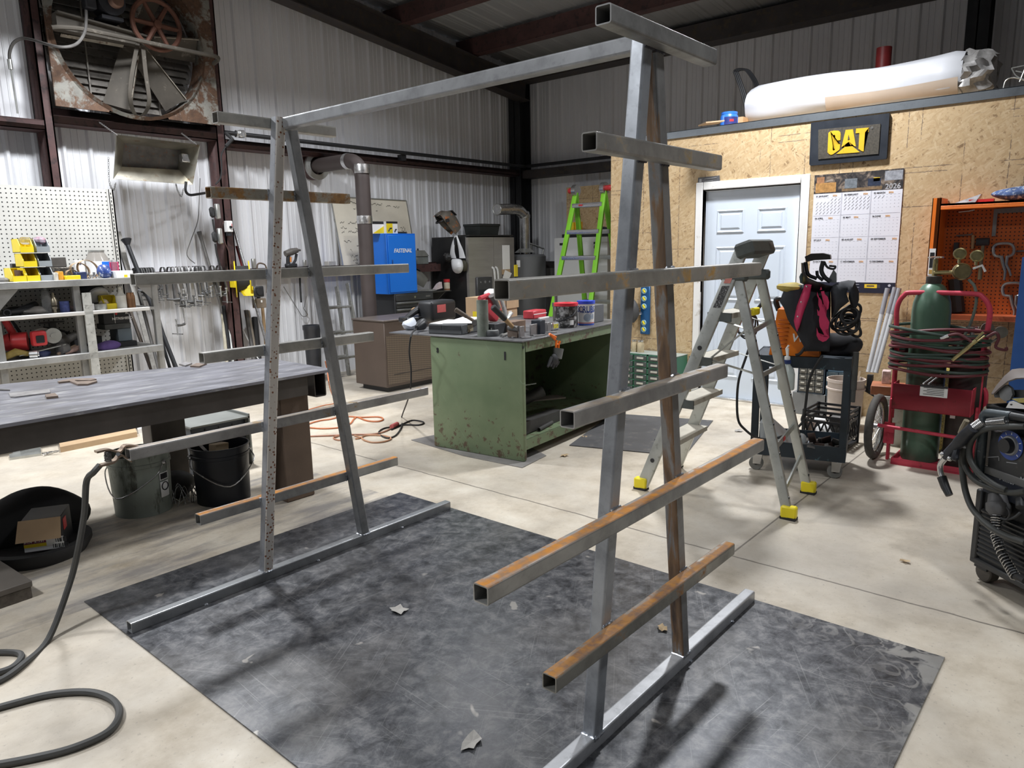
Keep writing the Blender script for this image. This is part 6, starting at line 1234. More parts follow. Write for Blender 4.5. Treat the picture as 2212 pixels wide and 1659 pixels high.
# ---------------------------------------------------------------- refrigerator
fx0,fx1,fy0,fy1,fz=6.545,7.50,5.80,6.50,1.70
STN=mat('brushed_stainless',(.36,.34,.315),.34,.5,.08,3,stretch=(1,1,8)); FBK=mat('fridge_black',(.018,.018,.019),.35,0,.15,4)
t=thing('refrigerator','stainless side by side refrigerator with black side and water dispenser','refrigerator',((fx0+fx1)/2,6.15,0))
b=B(); b.bx(fx0,fx1,fy0+.03,fy1,0,fz,.008); b.bx(fx0+.02,fx1-.02,fy0-.02,fy0+.2,fz,fz+.02); build(b,'fridge_body',FBK,t)
xm=fx0+.455
def doorcurve(x0,x1):
    b=B(); n=10; pr=[(x0+(x1-x0)*i/n) for i in range(n+1)]
    def yy(x): u=(x-fx0)/(fx1-fx0); return fy0-.015-.05*math.sin(PI*u)
    ring=[(x,yy(x)) for x in pr]+[(x1,fy0+.03),(x0,fy0+.03)]
    b.prism([(x,y,.10) for x,y in ring],(0,0,fz-.115)); return b
d1=build(doorcurve(fx0,xm-.003),'fridge_door',STN,t,ang=20); d2=build(doorcurve(xm+.003,fx1),'fridge_door',STN,t,ang=20)
for x,d in ((xm-.035,d1),(xm+.035,d2)):
    b=B(); b.tube(catmull([(x,fy0-.05,1.28),(x,fy0-.10,1.22),(x,fy0-.11,.9),(x,fy0-.10,.6),(x,fy0-.05,.55)],5),.016,8); build(b,'door_handle',mat('pale_handle',(.62,.62,.60),.35,.3),d)
b=B(); b.bx(fx0+.10,xm-.04,fy0-.068,fy0-.01,.72,1.15,.01); dp=build(b,'water_dispenser',mat('dispenser_grey',(.05,.05,.052),.4),d1)
b=B(); b.bx(fx0+.14,xm-.075,fy0-.070,fy0-.066,.76,.98); build(b,'dispenser_recess',BLACKP,dp); b=B()
for i in range(3): b.cyl((fx0+.17+i*.09,fy0-.072,1.08),(fx0+.17+i*.09,fy0-.068,1.08),.018 if i==1 else .012,12)
build(b,'dispenser_button',mat('grey_button',(.2,.2,.2),.4),dp)
pz=Z(820,480,.18083)
def fd(x,y,yy=5.735): return W(*pz(x,y),'y',yy)
p0,p1=fd(1465,275),fd(1555,560); b=B(); b.bx(p0.x,p1.x,5.730,5.737,p1.z,p0.z); o=build(b,'paper_list',PAPER); tag(o,'long white paper list stuck on the right fridge door','paper')
p0,p1=fd(1462,565),fd(1560,620); b=B(); b.bx(p0.x,p1.x,5.732,5.738,p1.z,p0.z); tag(build(b,'cardboard_clip',CARD),'strip of brown card under the paper list on the fridge door','card')
b=B(); b.prism([fd(1500,570,5.725),fd(1580,610,5.725),fd(1550,670,5.725),fd(1470,670,5.725)],(0,.002,0)); tag(build(b,'note_paper',PAPER),'tilted white note stuck low on the right fridge door','paper')
# bag, mask on the black side
sxp=6.535
def fs(x,y,dx=0): return WP(*pz(x,y),(sxp-dx,0,0),(1,0,0))
t=thing('grocery_bag','white plastic grocery bag hung by its handles on the black fridge side','bag',tuple(fs(940,610,.05)))
ctr=[fs(915,430,.06),fs(925,480,.08),fs(930,530,.09),fs(930,580,.08),fs(935,612,.06)]; wd=[.145,.155,.145,.125,.04]
b=B(); b.loft([[c_+V((.06*math.sin(a)*w_/.14,w_*.62*math.cos(a),0)) for a in [2*PI*k/16 for k in range(16)]] for c_,w_ in zip(ctr,wd)],True,True); b.noise(.018,3,13); build(b,'bag_body',mat('white_bag_film',(.74,.75,.77),.35,0,.06,8),t,sub=1)
for pts in (((905,160),(880,250),(870,350),(880,430)),((920,160),(945,250),(970,330),(990,430))):
    pp=catmull([fs(x,y,.05) for x,y in pts],4); b=B(); n_=len(pp); b.loft([[p+V((0,-.012-.05*i/n_,0)),p+V((.012,0,0)),p+V((0,.012+.05*i/n_,0)),p+V((-.012,0,0))] for i,p in enumerate(pp)]); build(b,'bag_handle',mat('white_bag_film',(.7,.7,.7)),t)
b=B(); p=fs(912,165,.03); b.tube([p+V((0,0,.0)),p+V((-.02,0,-.04)),fs(905,270,.035)],.018,8); tag(build(b,'magnet_hook',BLACKP),'black hook clamp holding the grocery bag on the fridge','hook')
b=B(); p=fs(815,420,.05); b.sph(p,(.05,.07,.06),12); b.noise(.02,8,18); tag(build(b,'respirator',mat('black_mask',(.03,.03,.03),.5,0,.3,14,(.25,.25,.25),.2)),'small black respirator hung on the fridge side left of the bag','mask')
b=B(); p=fs(1010,520,.03); b.sph(p,(.03,.06,.08),10); tag(build(b,'dark_pouch',mat('olive_pouch',(.05,.045,.025),.7)),'dark pouch hung on the fridge right of the grocery bag','pouch')
# on the fridge
helmet('welding_helmet','welding helmet with flame painting on top of the refrigerator',V((W(985,505,'y',6.05).x,6.08,fz+.045)),1.15,1.2,mat('flame_helmet',(.14,.125,.105),.45,0,.25,7,(.55,.16,.03),.22),tilt=-.75)
xa=W(1035,503,'y',6.1).x; xb=W(1077,503,'y',6.1).x
t=thing('storage_bin','dark grey plastic bin on top of the refrigerator','bin',((xa+xb)/2,6.2,fz)); b=B(); hb=.185
b.loft([[(xa+o,6.08+o,z),(xb-o,6.08+o,z),(xb-o,6.40-o,z),(xa+o,6.40-o,z)] for o,z in ((.02,fz+.0),(.0,fz+hb-.03),(-.008,fz+hb-.03),(-.008,fz+hb),(.01,fz+hb),(.03,fz+.02))]); build(b,'bin_body',mat('dark_green_grey',(.035,.04,.038),.5,0,.12,7),t)
# ---------------------------------------------------------------- water heater with vent
hc=V((7.97,5.95,0)); hr=.30; hz=1.435
t=thing('water_heater','grey cylindrical water heater with vent pipe in the corner','water heater',tuple(hc)); b=B(); b.lathe([(0,0),(hr,0),(hr,hz-.03),(hr-.03,hz),(0,hz+.012)],T3(*hc),40); build(b,'tank',mat('grey_tank',(.135,.14,.145),.45,0,.08,4),t)
b=B(); p=W(1163,560,'y',5.7); vd=(CC-hc); vd.z=0; vd.normalize(); q_=hc+(vd*.92-RT.normalized()*.34)*(hr+.004)*1.0; q_.z=hz-.13; b.box(q_,(.008,.08,.10),RZ(math.atan2(vd.y,vd.x))); build(b,'rating_label',PAPER,t)
zv=Z(1040,360,.24108)
def hv(x,y,yy=5.95): return W(*zv(x,y),'y',yy)
pz0=hv(390,740); pz1=hv(390,450); pz2=hv(330,385); pz3=hv(115,385,6.0)
b=B(); b.tube(catmull([V((pz0.x,5.95,hz)),V((pz0.x,5.95,pz1.z)),V((pz0.x-.04,5.95,pz2.z-.06)),V((pz2.x-.05,5.95,pz2.z)),V((pz3.x,5.95,pz3.z))],6),.078,18); build(b,'vent_pipe',CHROME,t)
b=B(); b.lathe([(.085,0),(.085,.05),(.079,.05)],T3(pz0.x,5.95,pz1.z-.02),18); b.torus((pz3.x,5.95,pz3.z),.078,.008,RY(PI/2),18,6); b.lathe([(.16,0),(.085,.06),(.08,.06)],T3(pz0.x,5.95,hz+.03),18); build(b,'vent_collar',ALU,t)
b=B(); b.tube([hv(440,740),hv(440,700)],.02,8); b.tube([hv(410,680),hv(560,735)],.014,8); b.tube([hv(560,735),hv(540,830)],.014,8); build(b,'copper_line',ALU,t)
b=B(); b.bx(hv(300,880,5.64).x,hv(325,880,5.64).x,5.64,5.66,hv(300,985,5.64).z,hv(300,880,5.64).z); build(b,'yellow_tag',YEL,t)
# dark counter piece between heater and freezer
# ---------------------------------------------------------------- white freezer, ladder, board
XFz=7.92; ya=W(1197,560,'x',XFz).y; yb_=W(1312,560,'x',XFz).y; zf=1.665
t=thing('upright_freezer','white upright freezer behind the green ladder','freezer',(8.2,(ya+yb_)/2,0)); b=B(); b.bx(XFz+.06,XFz+.62,yb_,ya,0,zf-.02,.01); build(b,'freezer_body',WHITEP,t)
b=B(); b.bx(XFz,XFz+.055,yb_,ya,.04,zf,.012,2); d=build(b,'freezer_door',mat('freezer_white',(.66,.67,.67),.4,0,.03,3),t)
def fz_(x,y): return W(*zv(x,y),'x',XFz-.003)
b=B(); a=fz_(700,685); e=fz_(730,705); b.bx(XFz-.004,XFz,e.y,a.y,e.z,a.z); a=fz_(1005,675); e=fz_(1045,692); b.bx(XFz-.004,XFz,e.y,a.y,e.z,a.z); build(b,'door_badge',BLACKP,d)
b=B(); p=fz_(1027,720); b.torus(p,.030,.008,RY(PI/2),18,6); b.sph(p,.016,8); tag(build(b,'round_magnet',mat('dark_magnet',(.08,.08,.085),.4)),'round dark magnet on the white freezer door','magnet')
xb0=8.30
a=W(*zv(762,195),'x',xb0); e=W(*zv(1160,195),'x',xb0); b=B(); b.bx(xb0,xb0+.015,e.y-.3,a.y,zf-.0+.0,W(*zv(762,188),'x',xb0).z); 
tag(build(b,'strand_board_sheet',OSB),'loose sheet of strand board standing behind the green ladder','board')
def onfz(x,y,xx=8.1): p=W(*zv(x,y),'x',xx); return p
a=onfz(790,620); boxthing('yellow_box','thin yellow box standing on the freezer behind the ladder rail','box',8.08,8.14,a.y-.08,a.y,zf-.0,onfz(790,500).z,YEL)
a=onfz(835,600); boxthing('orange_yellow_box','small orange and yellow box on the freezer','box',8.10,8.16,a.y-.10,a.y,zf,onfz(835,495).z,mat('orange_yellow',(.75,.35,.03),.5,0,.3,20))
a=onfz(720,620,8.0); e=onfz(1130,600,8.0); boxthing('black_tray','flat black case on top of the freezer','case',8.0,8.07,e.y,a.y,zf,zf+.05,BLACKP)
pile('dark_cloth','dark cloth heap on the freezer behind the ladder','cloth',(8.2,onfz(1050,550).y,zf+.0),(.07,.22,.13),mat('navy_cloth',(.03,.03,.045),.8),14,5)
# multi position ladder
LG=mat('lime_fibreglass',(.26,.70,.04),.4,0,.06,4); LGD=mat('lime_fibreglass_rear',(.22,.60,.04),.45,0,.06,4); xl=7.30
t=thing('multi_position_ladder','lime green fibreglass folding ladder with silver rungs and red hinge knobs','ladder',(7.25,4.3,0))
def gl(x,y,xx): return W(*zv(x,y),'x',xx)
T0=gl(845,235,xl+.10); T1=gl(1100,215,xl+.10)
def railpt(T,z,front,spread): 
    k=(T.z-z)/T.z; return V((T.x-(.62 if front else -.50)*k,T.y+spread*k,z))
for T,sp in ((T0,.13),(T1,-.10)):
    for fr in (1,0):
        b=B(); b.sq(railpt(T,0,fr,sp),railpt(T,T.z,fr,sp),.03,.07,.004,(0,1,0),.005); build(b,'front_rail' if fr else 'rear_rail',LG if fr else LGD,t)
    b=B(); b.cyl(T+V((0,-.03,.03)),T+V((0,.03,.03)),.075,20); build(b,'hinge',CHROME,t)
    s_=1 if T is T0 else -1; b=B(); b.cyl(T+V((0,.03*s_,.03)),T+V((0,.09*s_,.03)),.035,12); b.sph(T+V((0,.09*s_,.03)),.038,10); build(b,'hinge_knob',REDP,t)
zz0=[gl(960,340,xl).z,gl(940,580,xl-.15).z,gl(915,820,xl-.3).z]
for z in zz0+[zz0[-1]-.30,zz0[-1]-.6]:
    for fr in (1,0):
        a=railpt(T0,z,fr,.13); e=railpt(T1,z,fr,-.10); b=B(); b.sq(a,e,.05,.055,.004,(0,0,1),.004); build(b,'rung',ALU if not fr else CHROME,t)
a=railpt(T0,zz0[0],1,.13); e=railpt(T1,zz0[0],1,-.10); m_=a.lerp(e,.3); b=B(); b.box(m_+V((-.03,0,0)),(.004,.06,.02)); build(b,'red_label',REDP,t)
# plank corner at the office edge
a=W(*zv(1120,900),'x',7.0); b=B(); b.box((6.75,3.36,.95),(.05,.14,1.9),(.0,-.14,0)); tag(build(b,'brown_plank',mat('brown_plank',(.17,.10,.05),.6,0,.2,5,stretch=(1,1,.2))),'brown plank leaning at the corner of the strand board office','plank')
# orange extension cord on the floor
z9=Z(600,780,.16275); ORC=mat('orange_cord',(.52,.17,.07),.6,0,.15,9)
def fl_(*P): return [W(*z9(x,y),'z',.008) for x,y in P]
cord('extension_cord','orange extension cord looped on the floor behind the rack',fl_((280,900),(420,830),(560,790),(700,770),(820,740),(960,735),(1100,745),(1330,740),(1400,770),(1330,800),(1180,790),(1060,745),(1010,770),(960,830),(820,880),(600,895),(400,880),(290,865)),.007,ORC,'cord',6,6)
cord('extension_cord','faded orange cord loops nearest the floor joint',fl_((300,1000),(520,995),(760,985),(1000,975),(1250,970),(1400,940),(1520,885),(1560,870)),.007,mat('faded_cord',(.42,.20,.13),.6),'cord',6,6)
cord('extension_cord','small faded orange cord loops beside the black cord',fl_((760,1010),(830,985),(860,990),(840,1045),(770,1040),(740,1015),(800,985)),.006,mat('faded_cord2',(.46,.22,.13),.6),'cord',6,6)
cord('extension_cord','pale orange cord bow right of the rack leg',fl_((1020,990),(1100,1010),(1150,1050),(1260,1078),(1400,1070),(1500,1035),(1470,1005),(1360,985),(1180,985),(1090,1020),(1030,1030)),.007,mat('faded_cord2'if False else 'pale_cord',(.50,.27,.16),.6),'cord',6,6)
b=B(); p=fl_((1550,875))[0]; b.cyl(p+V((-.05,-.02,.015)),p+V((.05,.02,.015)),.02,10); tag(build(b,'cord_plug',mat('pink_plug',(.55,.12,.12),.5)),'pinkish plug joining the orange and black cords','plug')
cord('extension_cord','thin orange cord hanging past the table end to the floor',[W(*z9(x,y),'y',3.9) for x,y in ((630,0),(660,150),(690,350))]+[W(*z9(740,490),'z',.02),W(*z9(745,560),'z',.008),W(*z9(600,590),'z',.008),W(*z9(320,670),'z',.008),W(*z9(270,690),'z',.008)],.005,ORC,'cord',5,6)
# ================================================================ right hand side
ALS=mat('step_aluminium',(.50,.515,.49),.40,.75,.12,8,(.34,.35,.32),.15); YF_=mat('yellow_foot',(.88,.72,.02),.45,0,.06,6); DKG=mat('dark_green_grey_plastic',(.075,.085,.08),.55,0,.25,12)
# ---------------------------------------------------------------- platform step ladder
F1=V((3.24,1.15,0));F2=V((3.80,1.20,0));T1=V((3.395,.605,1.50));T2=V((3.645,.575,1.50));B1=V((3.29,.235,0));B2=V((3.79,.295,0))
t=thing('step_ladder','aluminium platform step ladder with yellow feet in front of the white door','step ladder',(3.5,.7,0))
def railp(a,e,nm,w,d):
    b=B(); b.sq(a+(e-a)*.02,e,w,d,.004,(0,1,0),.004); return build(b,nm,ALS,t)
railp(F1,T1,'front_rail',.026,.075); railp(F2,T2,'front_rail',.026,.075)
def fr(i,z): a,e=((F1,T1),(F2,T2))[i]; return a+(e-a)*(z/1.5)
H1=V((3.385,.625,1.34)); H2=V((3.655,.605,1.34))
railp(B1,H1,'rear_rail',.026,.055); railp(B2,H2,'rear_rail',.026,.055)
def rr(i,z): a,e=((B1,H1),(B2,H2))[i]; return a+(e-a)*(z/1.34)
for z in (.335,.60,.865,1.13):
    a,e=fr(0,z),fr(1,z); b=B(); dp=.10; 
    b.hexa([a+V((0,-dp,-.03)),e+V((0,-dp,-.03)),e+V((0,.04,-.03)),a+V((0,.04,-.03)),a+V((0,-dp,0)),e+V((0,-dp,0)),e+V((0,.04,0)),a+V((0,.04,0))]); st=build(b,'step',mat('dusty_tread',(.50,.47,.40),.6,.2,.15,9),t)
    b=B(); b.hexa([a+V((.01,.041,-.055)),e+V((-.01,.041,-.055)),e+V((-.01,.046,-.055)),a+V((.01,.046,-.055)),a+V((.01,.041,.0)),e+V((-.01,.041,.0)),e+V((-.01,.046,.0)),a+V((.01,.046,.0))]); b.hexa([a+V((-.012,-dp,-.05)),a+V((.0,-dp,-.05)),a+V((.0,.045,-.05)),a+V((-.012,.045,-.05)),a+V((-.012,-dp,.001)),a+V((.0,-dp,.001)),a+V((.0,.045,.001)),a+V((-.012,.045,.001))]); build(b,'step_skirt',DKG,st)
e=fr(1,1.13); b=B(); b.box(e+V((-.02,-.10,-.012)),(.10,.03,.045),None,.008); build(b,'yellow_latch',YF_,t)
b=B(); c=(T1+T2)/2; M_=T3(c.x,c.y-.005,1.49)@RX(-.33)
b.M=M_; b.box((0,0,0),(.33,.11,.085),None,.014,1); build(b,'top_cap',DKG,t,ang=20)
b=B(M_); b.box((.115,.0,.0),(.10,.114,.075),None,.02,2); build(b,'cap_side_tray',mat('brownish_cap',(.10,.085,.075),.55,0,.35,14),t)
for h,s_ in ((H1,-1),(H2,1)):
    b=B(); b.box(h+V((0,.02,.0)),(.045,.16,.06),None,.012); build(b,'hinge_bracket',DKG,t)
for p,nm in ((F1,'foot'),(F2,'foot'),(B1,'foot'),(B2,'foot')):
    dy=.03 if p in (F1,F2) else -.02
    b=B(); b.box(p+V((0,dy*.0,.042)),(.05,.085,.07),(0,0,.1),.008); fo=build(b,'foot',YF_,t); b=B(); b.box(p+V((0,0,.008)),(.05,.085,.016)); build(b,'rubber_pad',BLACKR,fo)
def flat(a,e,w=.028,tk=.005,nm='brace'):
    b=B(); d=(e-a).normalized(); u=d.cross(V((0,1,0))).normalized(); u=u if u.length>.1 else V((1,0,0)); b.loft([[p+u*(sx*w/2)+V((0,sy*tk,0)) for sx,sy in ((-1,-1),(1,-1),(1,1),(-1,1))] for p in (a,e)]); return build(b,nm,ALS,t)
flat(rr(0,1.02),rr(1,1.06)); flat(rr(0,.78),rr(1,.79)); flat(rr(0,.38),rr(1,.42),.036); flat(rr(0,.14),rr(1,.23),.030); 
for i in (0,1): flat(fr(i,.86)+V((0,-.05,0)),rr(i,.79),.022); flat(fr(i,1.10),rr(i,1.04),.022)
flat(fr(0,.80)+V((.03,-.03,0)),rr(0,1.05),.022); flat(rr(0,.05),rr(0,.05)+V((.03,.02,.12)),.02)
b=B(); a=rr(0,.38);e=rr(1,.42); m_=a.lerp(e,.45); b.box(m_+V((0,-.008,0)),(.035,.003,.022),(0,-.07,.1)); build(b,'red_sticker',REDP,t)
zl2_=Z(1360,340,.33761)
for (x0,y0,x1,y1),m_,nm in (((622,800,560,960),mat('black_label',(.04,.04,.04),.5,0,.4,60,(.5,.5,.5),.25),'warning_label'),):
    a=fr(0,1.285);e=fr(0,1.16); b=B(); b.loft([[p+V((-.0155,sy*.022,0)) for sy in (-1,1)] for p in (a,e)],False,False); build(b,nm,m_,t,recalc=False); a=fr(0,1.34);e=fr(0,1.30); b=B(); b.loft([[p+V((-.0155,sy*.02,0)) for sy in (-1,1)] for p in (a,e)],False,False); build(b,'red_label',mat('salmon_label',(.62,.22,.18),.5),t,recalc=False)
b=B()
for i,zs_ in ((0,(.92,.66,.40,.2)),):
    for z in zs_: p=fr(i,z); b.cyl(p+V((-.016,0,0)),p+V((-.012,0,0)),.014,10)
for i in (0,1):
    for z in (.98,.9,.62,.52,.36,.12): p=rr(i,z); b.cyl(p+V((-.002,-.031,0)),p+V((-.002,-.026,0)),.008,8)
build(b,'rivet',BLACKP,t,kind='stuff')
# ---------------------------------------------------------------- welding cart
FL=V((4.04,.775,0));FRt=V((4.183,.20,0)); ux=(FRt-FL).normalized(); CM=frame(FL,ux,(0,0,1)); CW=(FRt-FL).length; CD=.46
# local: x along the front (to the right), y away from the camera side
if (CM@V((0,1,0))-CM@V((0,0,0))).x<0: CM=frame(FL,ux,(0,0,1))@Matrix.Diagonal((1,-1,1,1))
CP=mat('dark_blue_cart_paint',(.022,.032,.042),.5,.1,.3,6,(.10,.20,.24),.0)
t=thing('welding_cart','dark steel cart on casters carrying the orange welder and black jacket','cart',tuple(CM@V((CW/2,CD/2,0)))); CTOP=.795; cart=t
for x in (0,CW-.045):
    for y in (0,CD-.045): b=B(CM); b.bx(x,x+.045,y,y+.045,.115,CTOP,.003); build(b,'corner_post',CP,t)
b=B(CM); b.bx(0,CW,-.002,.004,CTOP-.075,CTOP); b.bx(0,CW,CD-.004,CD,CTOP-.075,CTOP); b.bx(0,CW,0,CD,CTOP-.012,CTOP-.004); b.bx(CW-.004,CW,0,CD,CTOP-.075,CTOP); b.bx(0,.004,0,CD,CTOP-.075,CTOP); build(b,'top_tray',CP,t)
b=B(CM); b.bx(0,CW,-.002,.004,.115,.215); b.bx(0,CW,CD-.004,CD,.115,.20); b.bx(0,CW,0,CD,.118,.126); b.bx(CW-.004,CW,0,CD,.115,.215); build(b,'bottom_tray',CP,t)
for x,y in ((.05,.03),(CW-.05,.03),(.05,CD-.05),(CW-.05,CD-.05)):
    b=B(CM); b.bx(x-.03,x+.03,y-.035,y+.035,.108,.115); 
    for s_ in (-1,1): b.hexa([(x-.03,y+s_*.022-.002,.045),(x+.02,y+s_*.022-.002,.045),(x+.03,y+s_*.022-.002,.108),(x-.03,y+s_*.022-.002,.108),(x-.03,y+s_*.022+.002,.045),(x+.02,y+s_*.022+.002,.045),(x+.03,y+s_*.022+.002,.108),(x-.03,y+s_*.022+.002,.108)])
    cs=build(b,'caster',CHROME,t)
    b=B(CM); b.lathe([(.012,-.017),(.044,-.017),(.047,-.012),(.047,.012),(.044,.017),(.012,.017)],T3(x-.01,y,.047)@RX(PI/2),20); build(b,'caster_wheel',mat('grey_wheel',(.20,.20,.19),.6,0,.2,12),cs)
# lower tray load
b=B(CM); b.hexa([(.06,.08,.127),(.30,.06,.127),(.30,.34,.127),(.06,.34,.127),(.04,.10,.31),(.10,.10,.31),(.10,.30,.31),(.04,.30,.31)]); b.lathe([(.05,0),(.045,.02),(.03,.035),(0,.04)],CM.inverted()@CM@T3(.30,.2,.19)@RY(PI/2),14); tag(build(b,'plastic_jug',mat('frosted_jug',(.52,.54,.54),.4,0,.1,6)),'frosted plastic jug lying in the lower cart tray','jug')
bh=B(CM); bh.tube([(.34,.04,.14),(.36,.04,.18),(.36,.2,.18),(.34,.2,.14)],.012,8); tag(build(bh,'bent_rod',CHROME),'bright bent handle in the lower cart tray','handle')
rq=random.Random(8)
ANG=mat('brown_angle_iron',(.115,.075,.062),.6,.3,.4,14); ANG2=mat('grey_angle_iron',(.26,.25,.235),.5,.4,.3,14)
for i in range(9):
    x=.37+.028*i%0.20+rq.uniform(-.01,.02); x=.36+(i%5)*.042; y=.06+(i//5)*.11+rq.uniform(0,.03); z=.127+(i//5)*.03+rq.uniform(0,.02)
    M_=CM@T3(x,y,z)@Euler((rq.uniform(-.5,.5),rq.uniform(-.4,.4),rq.uniform(-.8,.8))).to_matrix().to_4x4(); b=B(M_)
    b.bx(0,.06,0,.008,0,.07); b.bx(0,.06,0,.07,0,.008); tag(build(b,'angle_bracket',ANG if i%2 else ANG2),'steel angle bracket, one of the heap in the lower cart tray','bracket','angle brackets in the cart tray')
b=B(CM); q=catmull([(.33,.02,.20),(.38,.0,.205),(.43,.015,.19),(.47,.02,.205),(.50,.05,.20)],3)
b.M=Matrix.Identity(4); q=[CM@p for p in q]
for s0,s1 in zip(q,q[1:]): chain(b,s0,s1,.0045,.030)
tag(build(b,'chain_length',IRON),'heavy dark chain over the brackets in the lower cart tray','chain')
b=B(CM); b.box((.40,.30,.15),(.16,.08,.05),(0,.1,.2),.01); tag(build(b,'grey_offcut',ANG2),'pale grey offcut at the back of the lower cart tray','steel scrap')
# orange welder
WO=mat('orange_welder_paint',(.80,.20,.01),.35,0,.08,4)
wx0,wx1=.07,.37
t=thing('orange_welder','orange welding power source with louvred side on the cart','welder',tuple(CM@V((.22,.22,CTOP-.004)))); M_=CM; WH=.30
b=B(M_); b.hexa([(.09,.03,CTOP),(.40,.03,CTOP),(.40,.40,CTOP),(.09,.40,CTOP),(.13,.05,CTOP+WH),(.36,.05,CTOP+WH),(.36,.38,CTOP+WH),(.13,.38,CTOP+WH)]); build(b,'welder_case',WO,t)
b=B(M_)
for i in range(8): z=CTOP+.05+i*.026; b.box((.155+.003*i,.031+.002*i,z),(.075,.012,.010),(.5,0,0),.003)
build(b,'louvre_slots',mat('orange_louvre',(.62,.14,.01),.4),t,kind='stuff')
b=B(M_); b.tube(catmull([(.12,.2,CTOP+WH-.02),(.10,.2,CTOP+WH+.05),(.16,.2,CTOP+WH+.06),(.30,.2,CTOP+WH+.06)],4),.018,8); build(b,'carry_handle',BLACKP,t)
def onx(m,x,y,z): return m@T3(x,y,z)@RX(PI/2)
b=B(); b.txt('W',CM@T3(.262,.034,CTOP+.115)@RX(PI/2)@RX(-.055),.075,.001,bold=True,shear=.2); build(b,'letter_mark',PAPER,t)
b=B(M_); b.tube(catmull([(.32,.02,CTOP+.12),(.315,.01,CTOP+.07),(.285,.0,CTOP+.02),(.26,-.01,CTOP+.01)],4),.010,8); b.box((.315,.008,CTOP+.06),(.022,.02,.05),(0,.2,0),.004); build(b,'torch_lead',BLACKR,t)
# spray bottle hung on the cart front
b=B(CM); c=(.235,-.03); 
t=thing('wash_bottle','clear wash bottle with blue collar hung on the cart front','bottle',tuple(CM@V((.22,-.045,.60)))); 
b=B(CM); b.lathe([(0,0),(.048,0),(.052,.01),(.052,.10),(.044,.135),(.022,.16),(.02,.175),(0,.175)],T3(.215,-.055,.585),20); build(b,'bottle_body',mat('milky_plastic',(.66,.74,.72),.3,0,.05,6,trans=.25),t)
b=B(CM); b.lathe([(.024,.17),(.024,.195),(0,.195)],T3(.215,-.055,.585),16); build(b,'blue_collar',mat('navy_collar',(.02,.04,.16),.4),t)
b=B(CM); b.lathe([(.018,.195),(.018,.215),(.008,.22),(.007,.27),(0,.27)],T3(.215,-.055,.585),12); b.tube([(.215,-.055,.80),(.205,-.055,.85),(.22,-.055,.875)],.006,6); build(b,'nozzle',PAPER,t)
# jacket with flames draped over the cart: one cloth surface
JK=mat('black_welding_jacket',(.016,.018,.024),.75,0,.3,7); PK=mat('crimson_trim',(.52,.025,.10),.6,0,.15,8)
zj=Z(1560,560,.18912)
yj=.0  # outer face just in front of the cart
def jp(x,y,off=0): # point on a plane in front of the cart front
    return WP(*zj(x,y),CM@V((0,-.02-off,0)),(CM@V((0,1,0))-CM@V((0,0,0))))
t=thing('welding_jacket','black welding jacket with crimson placket and flame print draped over the cart','jacket',tuple(CM@V((.45,.05,CTOP-.06))))
front=[(650,470),(700,380),(760,300),(900,290),(1000,285),(1150,300),(1240,330)]
out=[(655,480),(705,560),(745,680),(790,760),(850,840),(880,900),(940,1010),(960,1050),(1010,1050),(1225,1055),(1232,900),(1235,700),(1240,480),(1235,350),(1150,300),(1000,285),(900,292),(820,300),(760,310),(705,350)]
mat('charcoal_cloth',(.028,.031,.038),.8,0,.3,8)
def cloth(outline,nm,m,parent,off,thk,bul=.05,jp=jp):
    """thick cloth panel from an outline, bulging outwards in folds"""
    cx=sum(p[0] for p in outline)/len(outline); cy=sum(p[1] for p in outline)/len(outline)
    rings=[]
    for k in range(7):
        s_=1-k/6.0*.98
        rings.append([(cx+(x-cx)*s_,cy+(y-cy)*s_,1-s_*s_) for x,y in outline])
    b=B(); R=[]
    for r_ in rings:
        R.append([jp(x,y,off+bul*d*.9+.010*math.sin(x*.030+y*.008)*(d>.05)) for x,y,d in r_])
    b.loft(R,True,False); b.face(R[-1]); bk=[jp(x,y,off-thk) for x,y in outline]
    b.loft([bk,R[0]],True,False); b.face(bk[::-1])
    return build(b,nm,m,parent,ang=70)
cloth(out,'jacket_body',JK,t,.0,.05,.06)
cloth([(945,290),(1025,285),(1000,420),(930,620),(880,780),(855,830),(830,760),(818,700),(850,540)],'button_placket',PK,t,.055,.03,.02)
for i,(x,y) in enumerate(((965,312),(902,490),(862,655))): b=B(); p=jp(x,y,.092); b.sph(p,.006,8); build(b,'snap_button',CHROME,t)
FL1=[[(1130,312),(1140,345),(1115,352)],[(1085,370),(1105,430),(1135,470),(1140,510),(1128,545),(1138,570),(1165,568),(1195,530),(1200,480),(1175,430),(1135,400),(1128,368),(1165,362),(1170,395),(1205,430),(1222,490),(1215,560),(1180,600),(1190,650),(1225,720),(1215,790),(1180,810),(1195,850),(1225,890),(1190,930),(1150,945),(1100,920),(1078,870),(1080,780),(1100,840),(1130,880),(1155,890),(1165,860),(1150,820),(1115,770),(1105,700),(1110,650),(1090,640),(1085,570),(1105,600),(1115,570),(1098,520),(1100,450),(1082,410)]]
for k_,(pl) in enumerate(FL1):
    b=B(); a=[jp(x,y,.082) for x,y in pl]; e=[jp(x,y,.060) for x,y in pl]
    b.bm.faces.new([b._v(p) for p in a]); dv=jp(1150,600,.05)-jp(1150,600,.082)
    bmesh.ops.triangulate(b.bm,faces=b.bm.faces[:],ngon_method='EAR_CLIP'); ex=bmesh.ops.extrude_face_region(b.bm,geom=b.bm.faces[:]); bmesh.ops.translate(b.bm,verts=[v for v in ex['geom'] if isinstance(v,bmesh.types.BMVert)],vec=dv); build(b,'flame_print',PK,t)
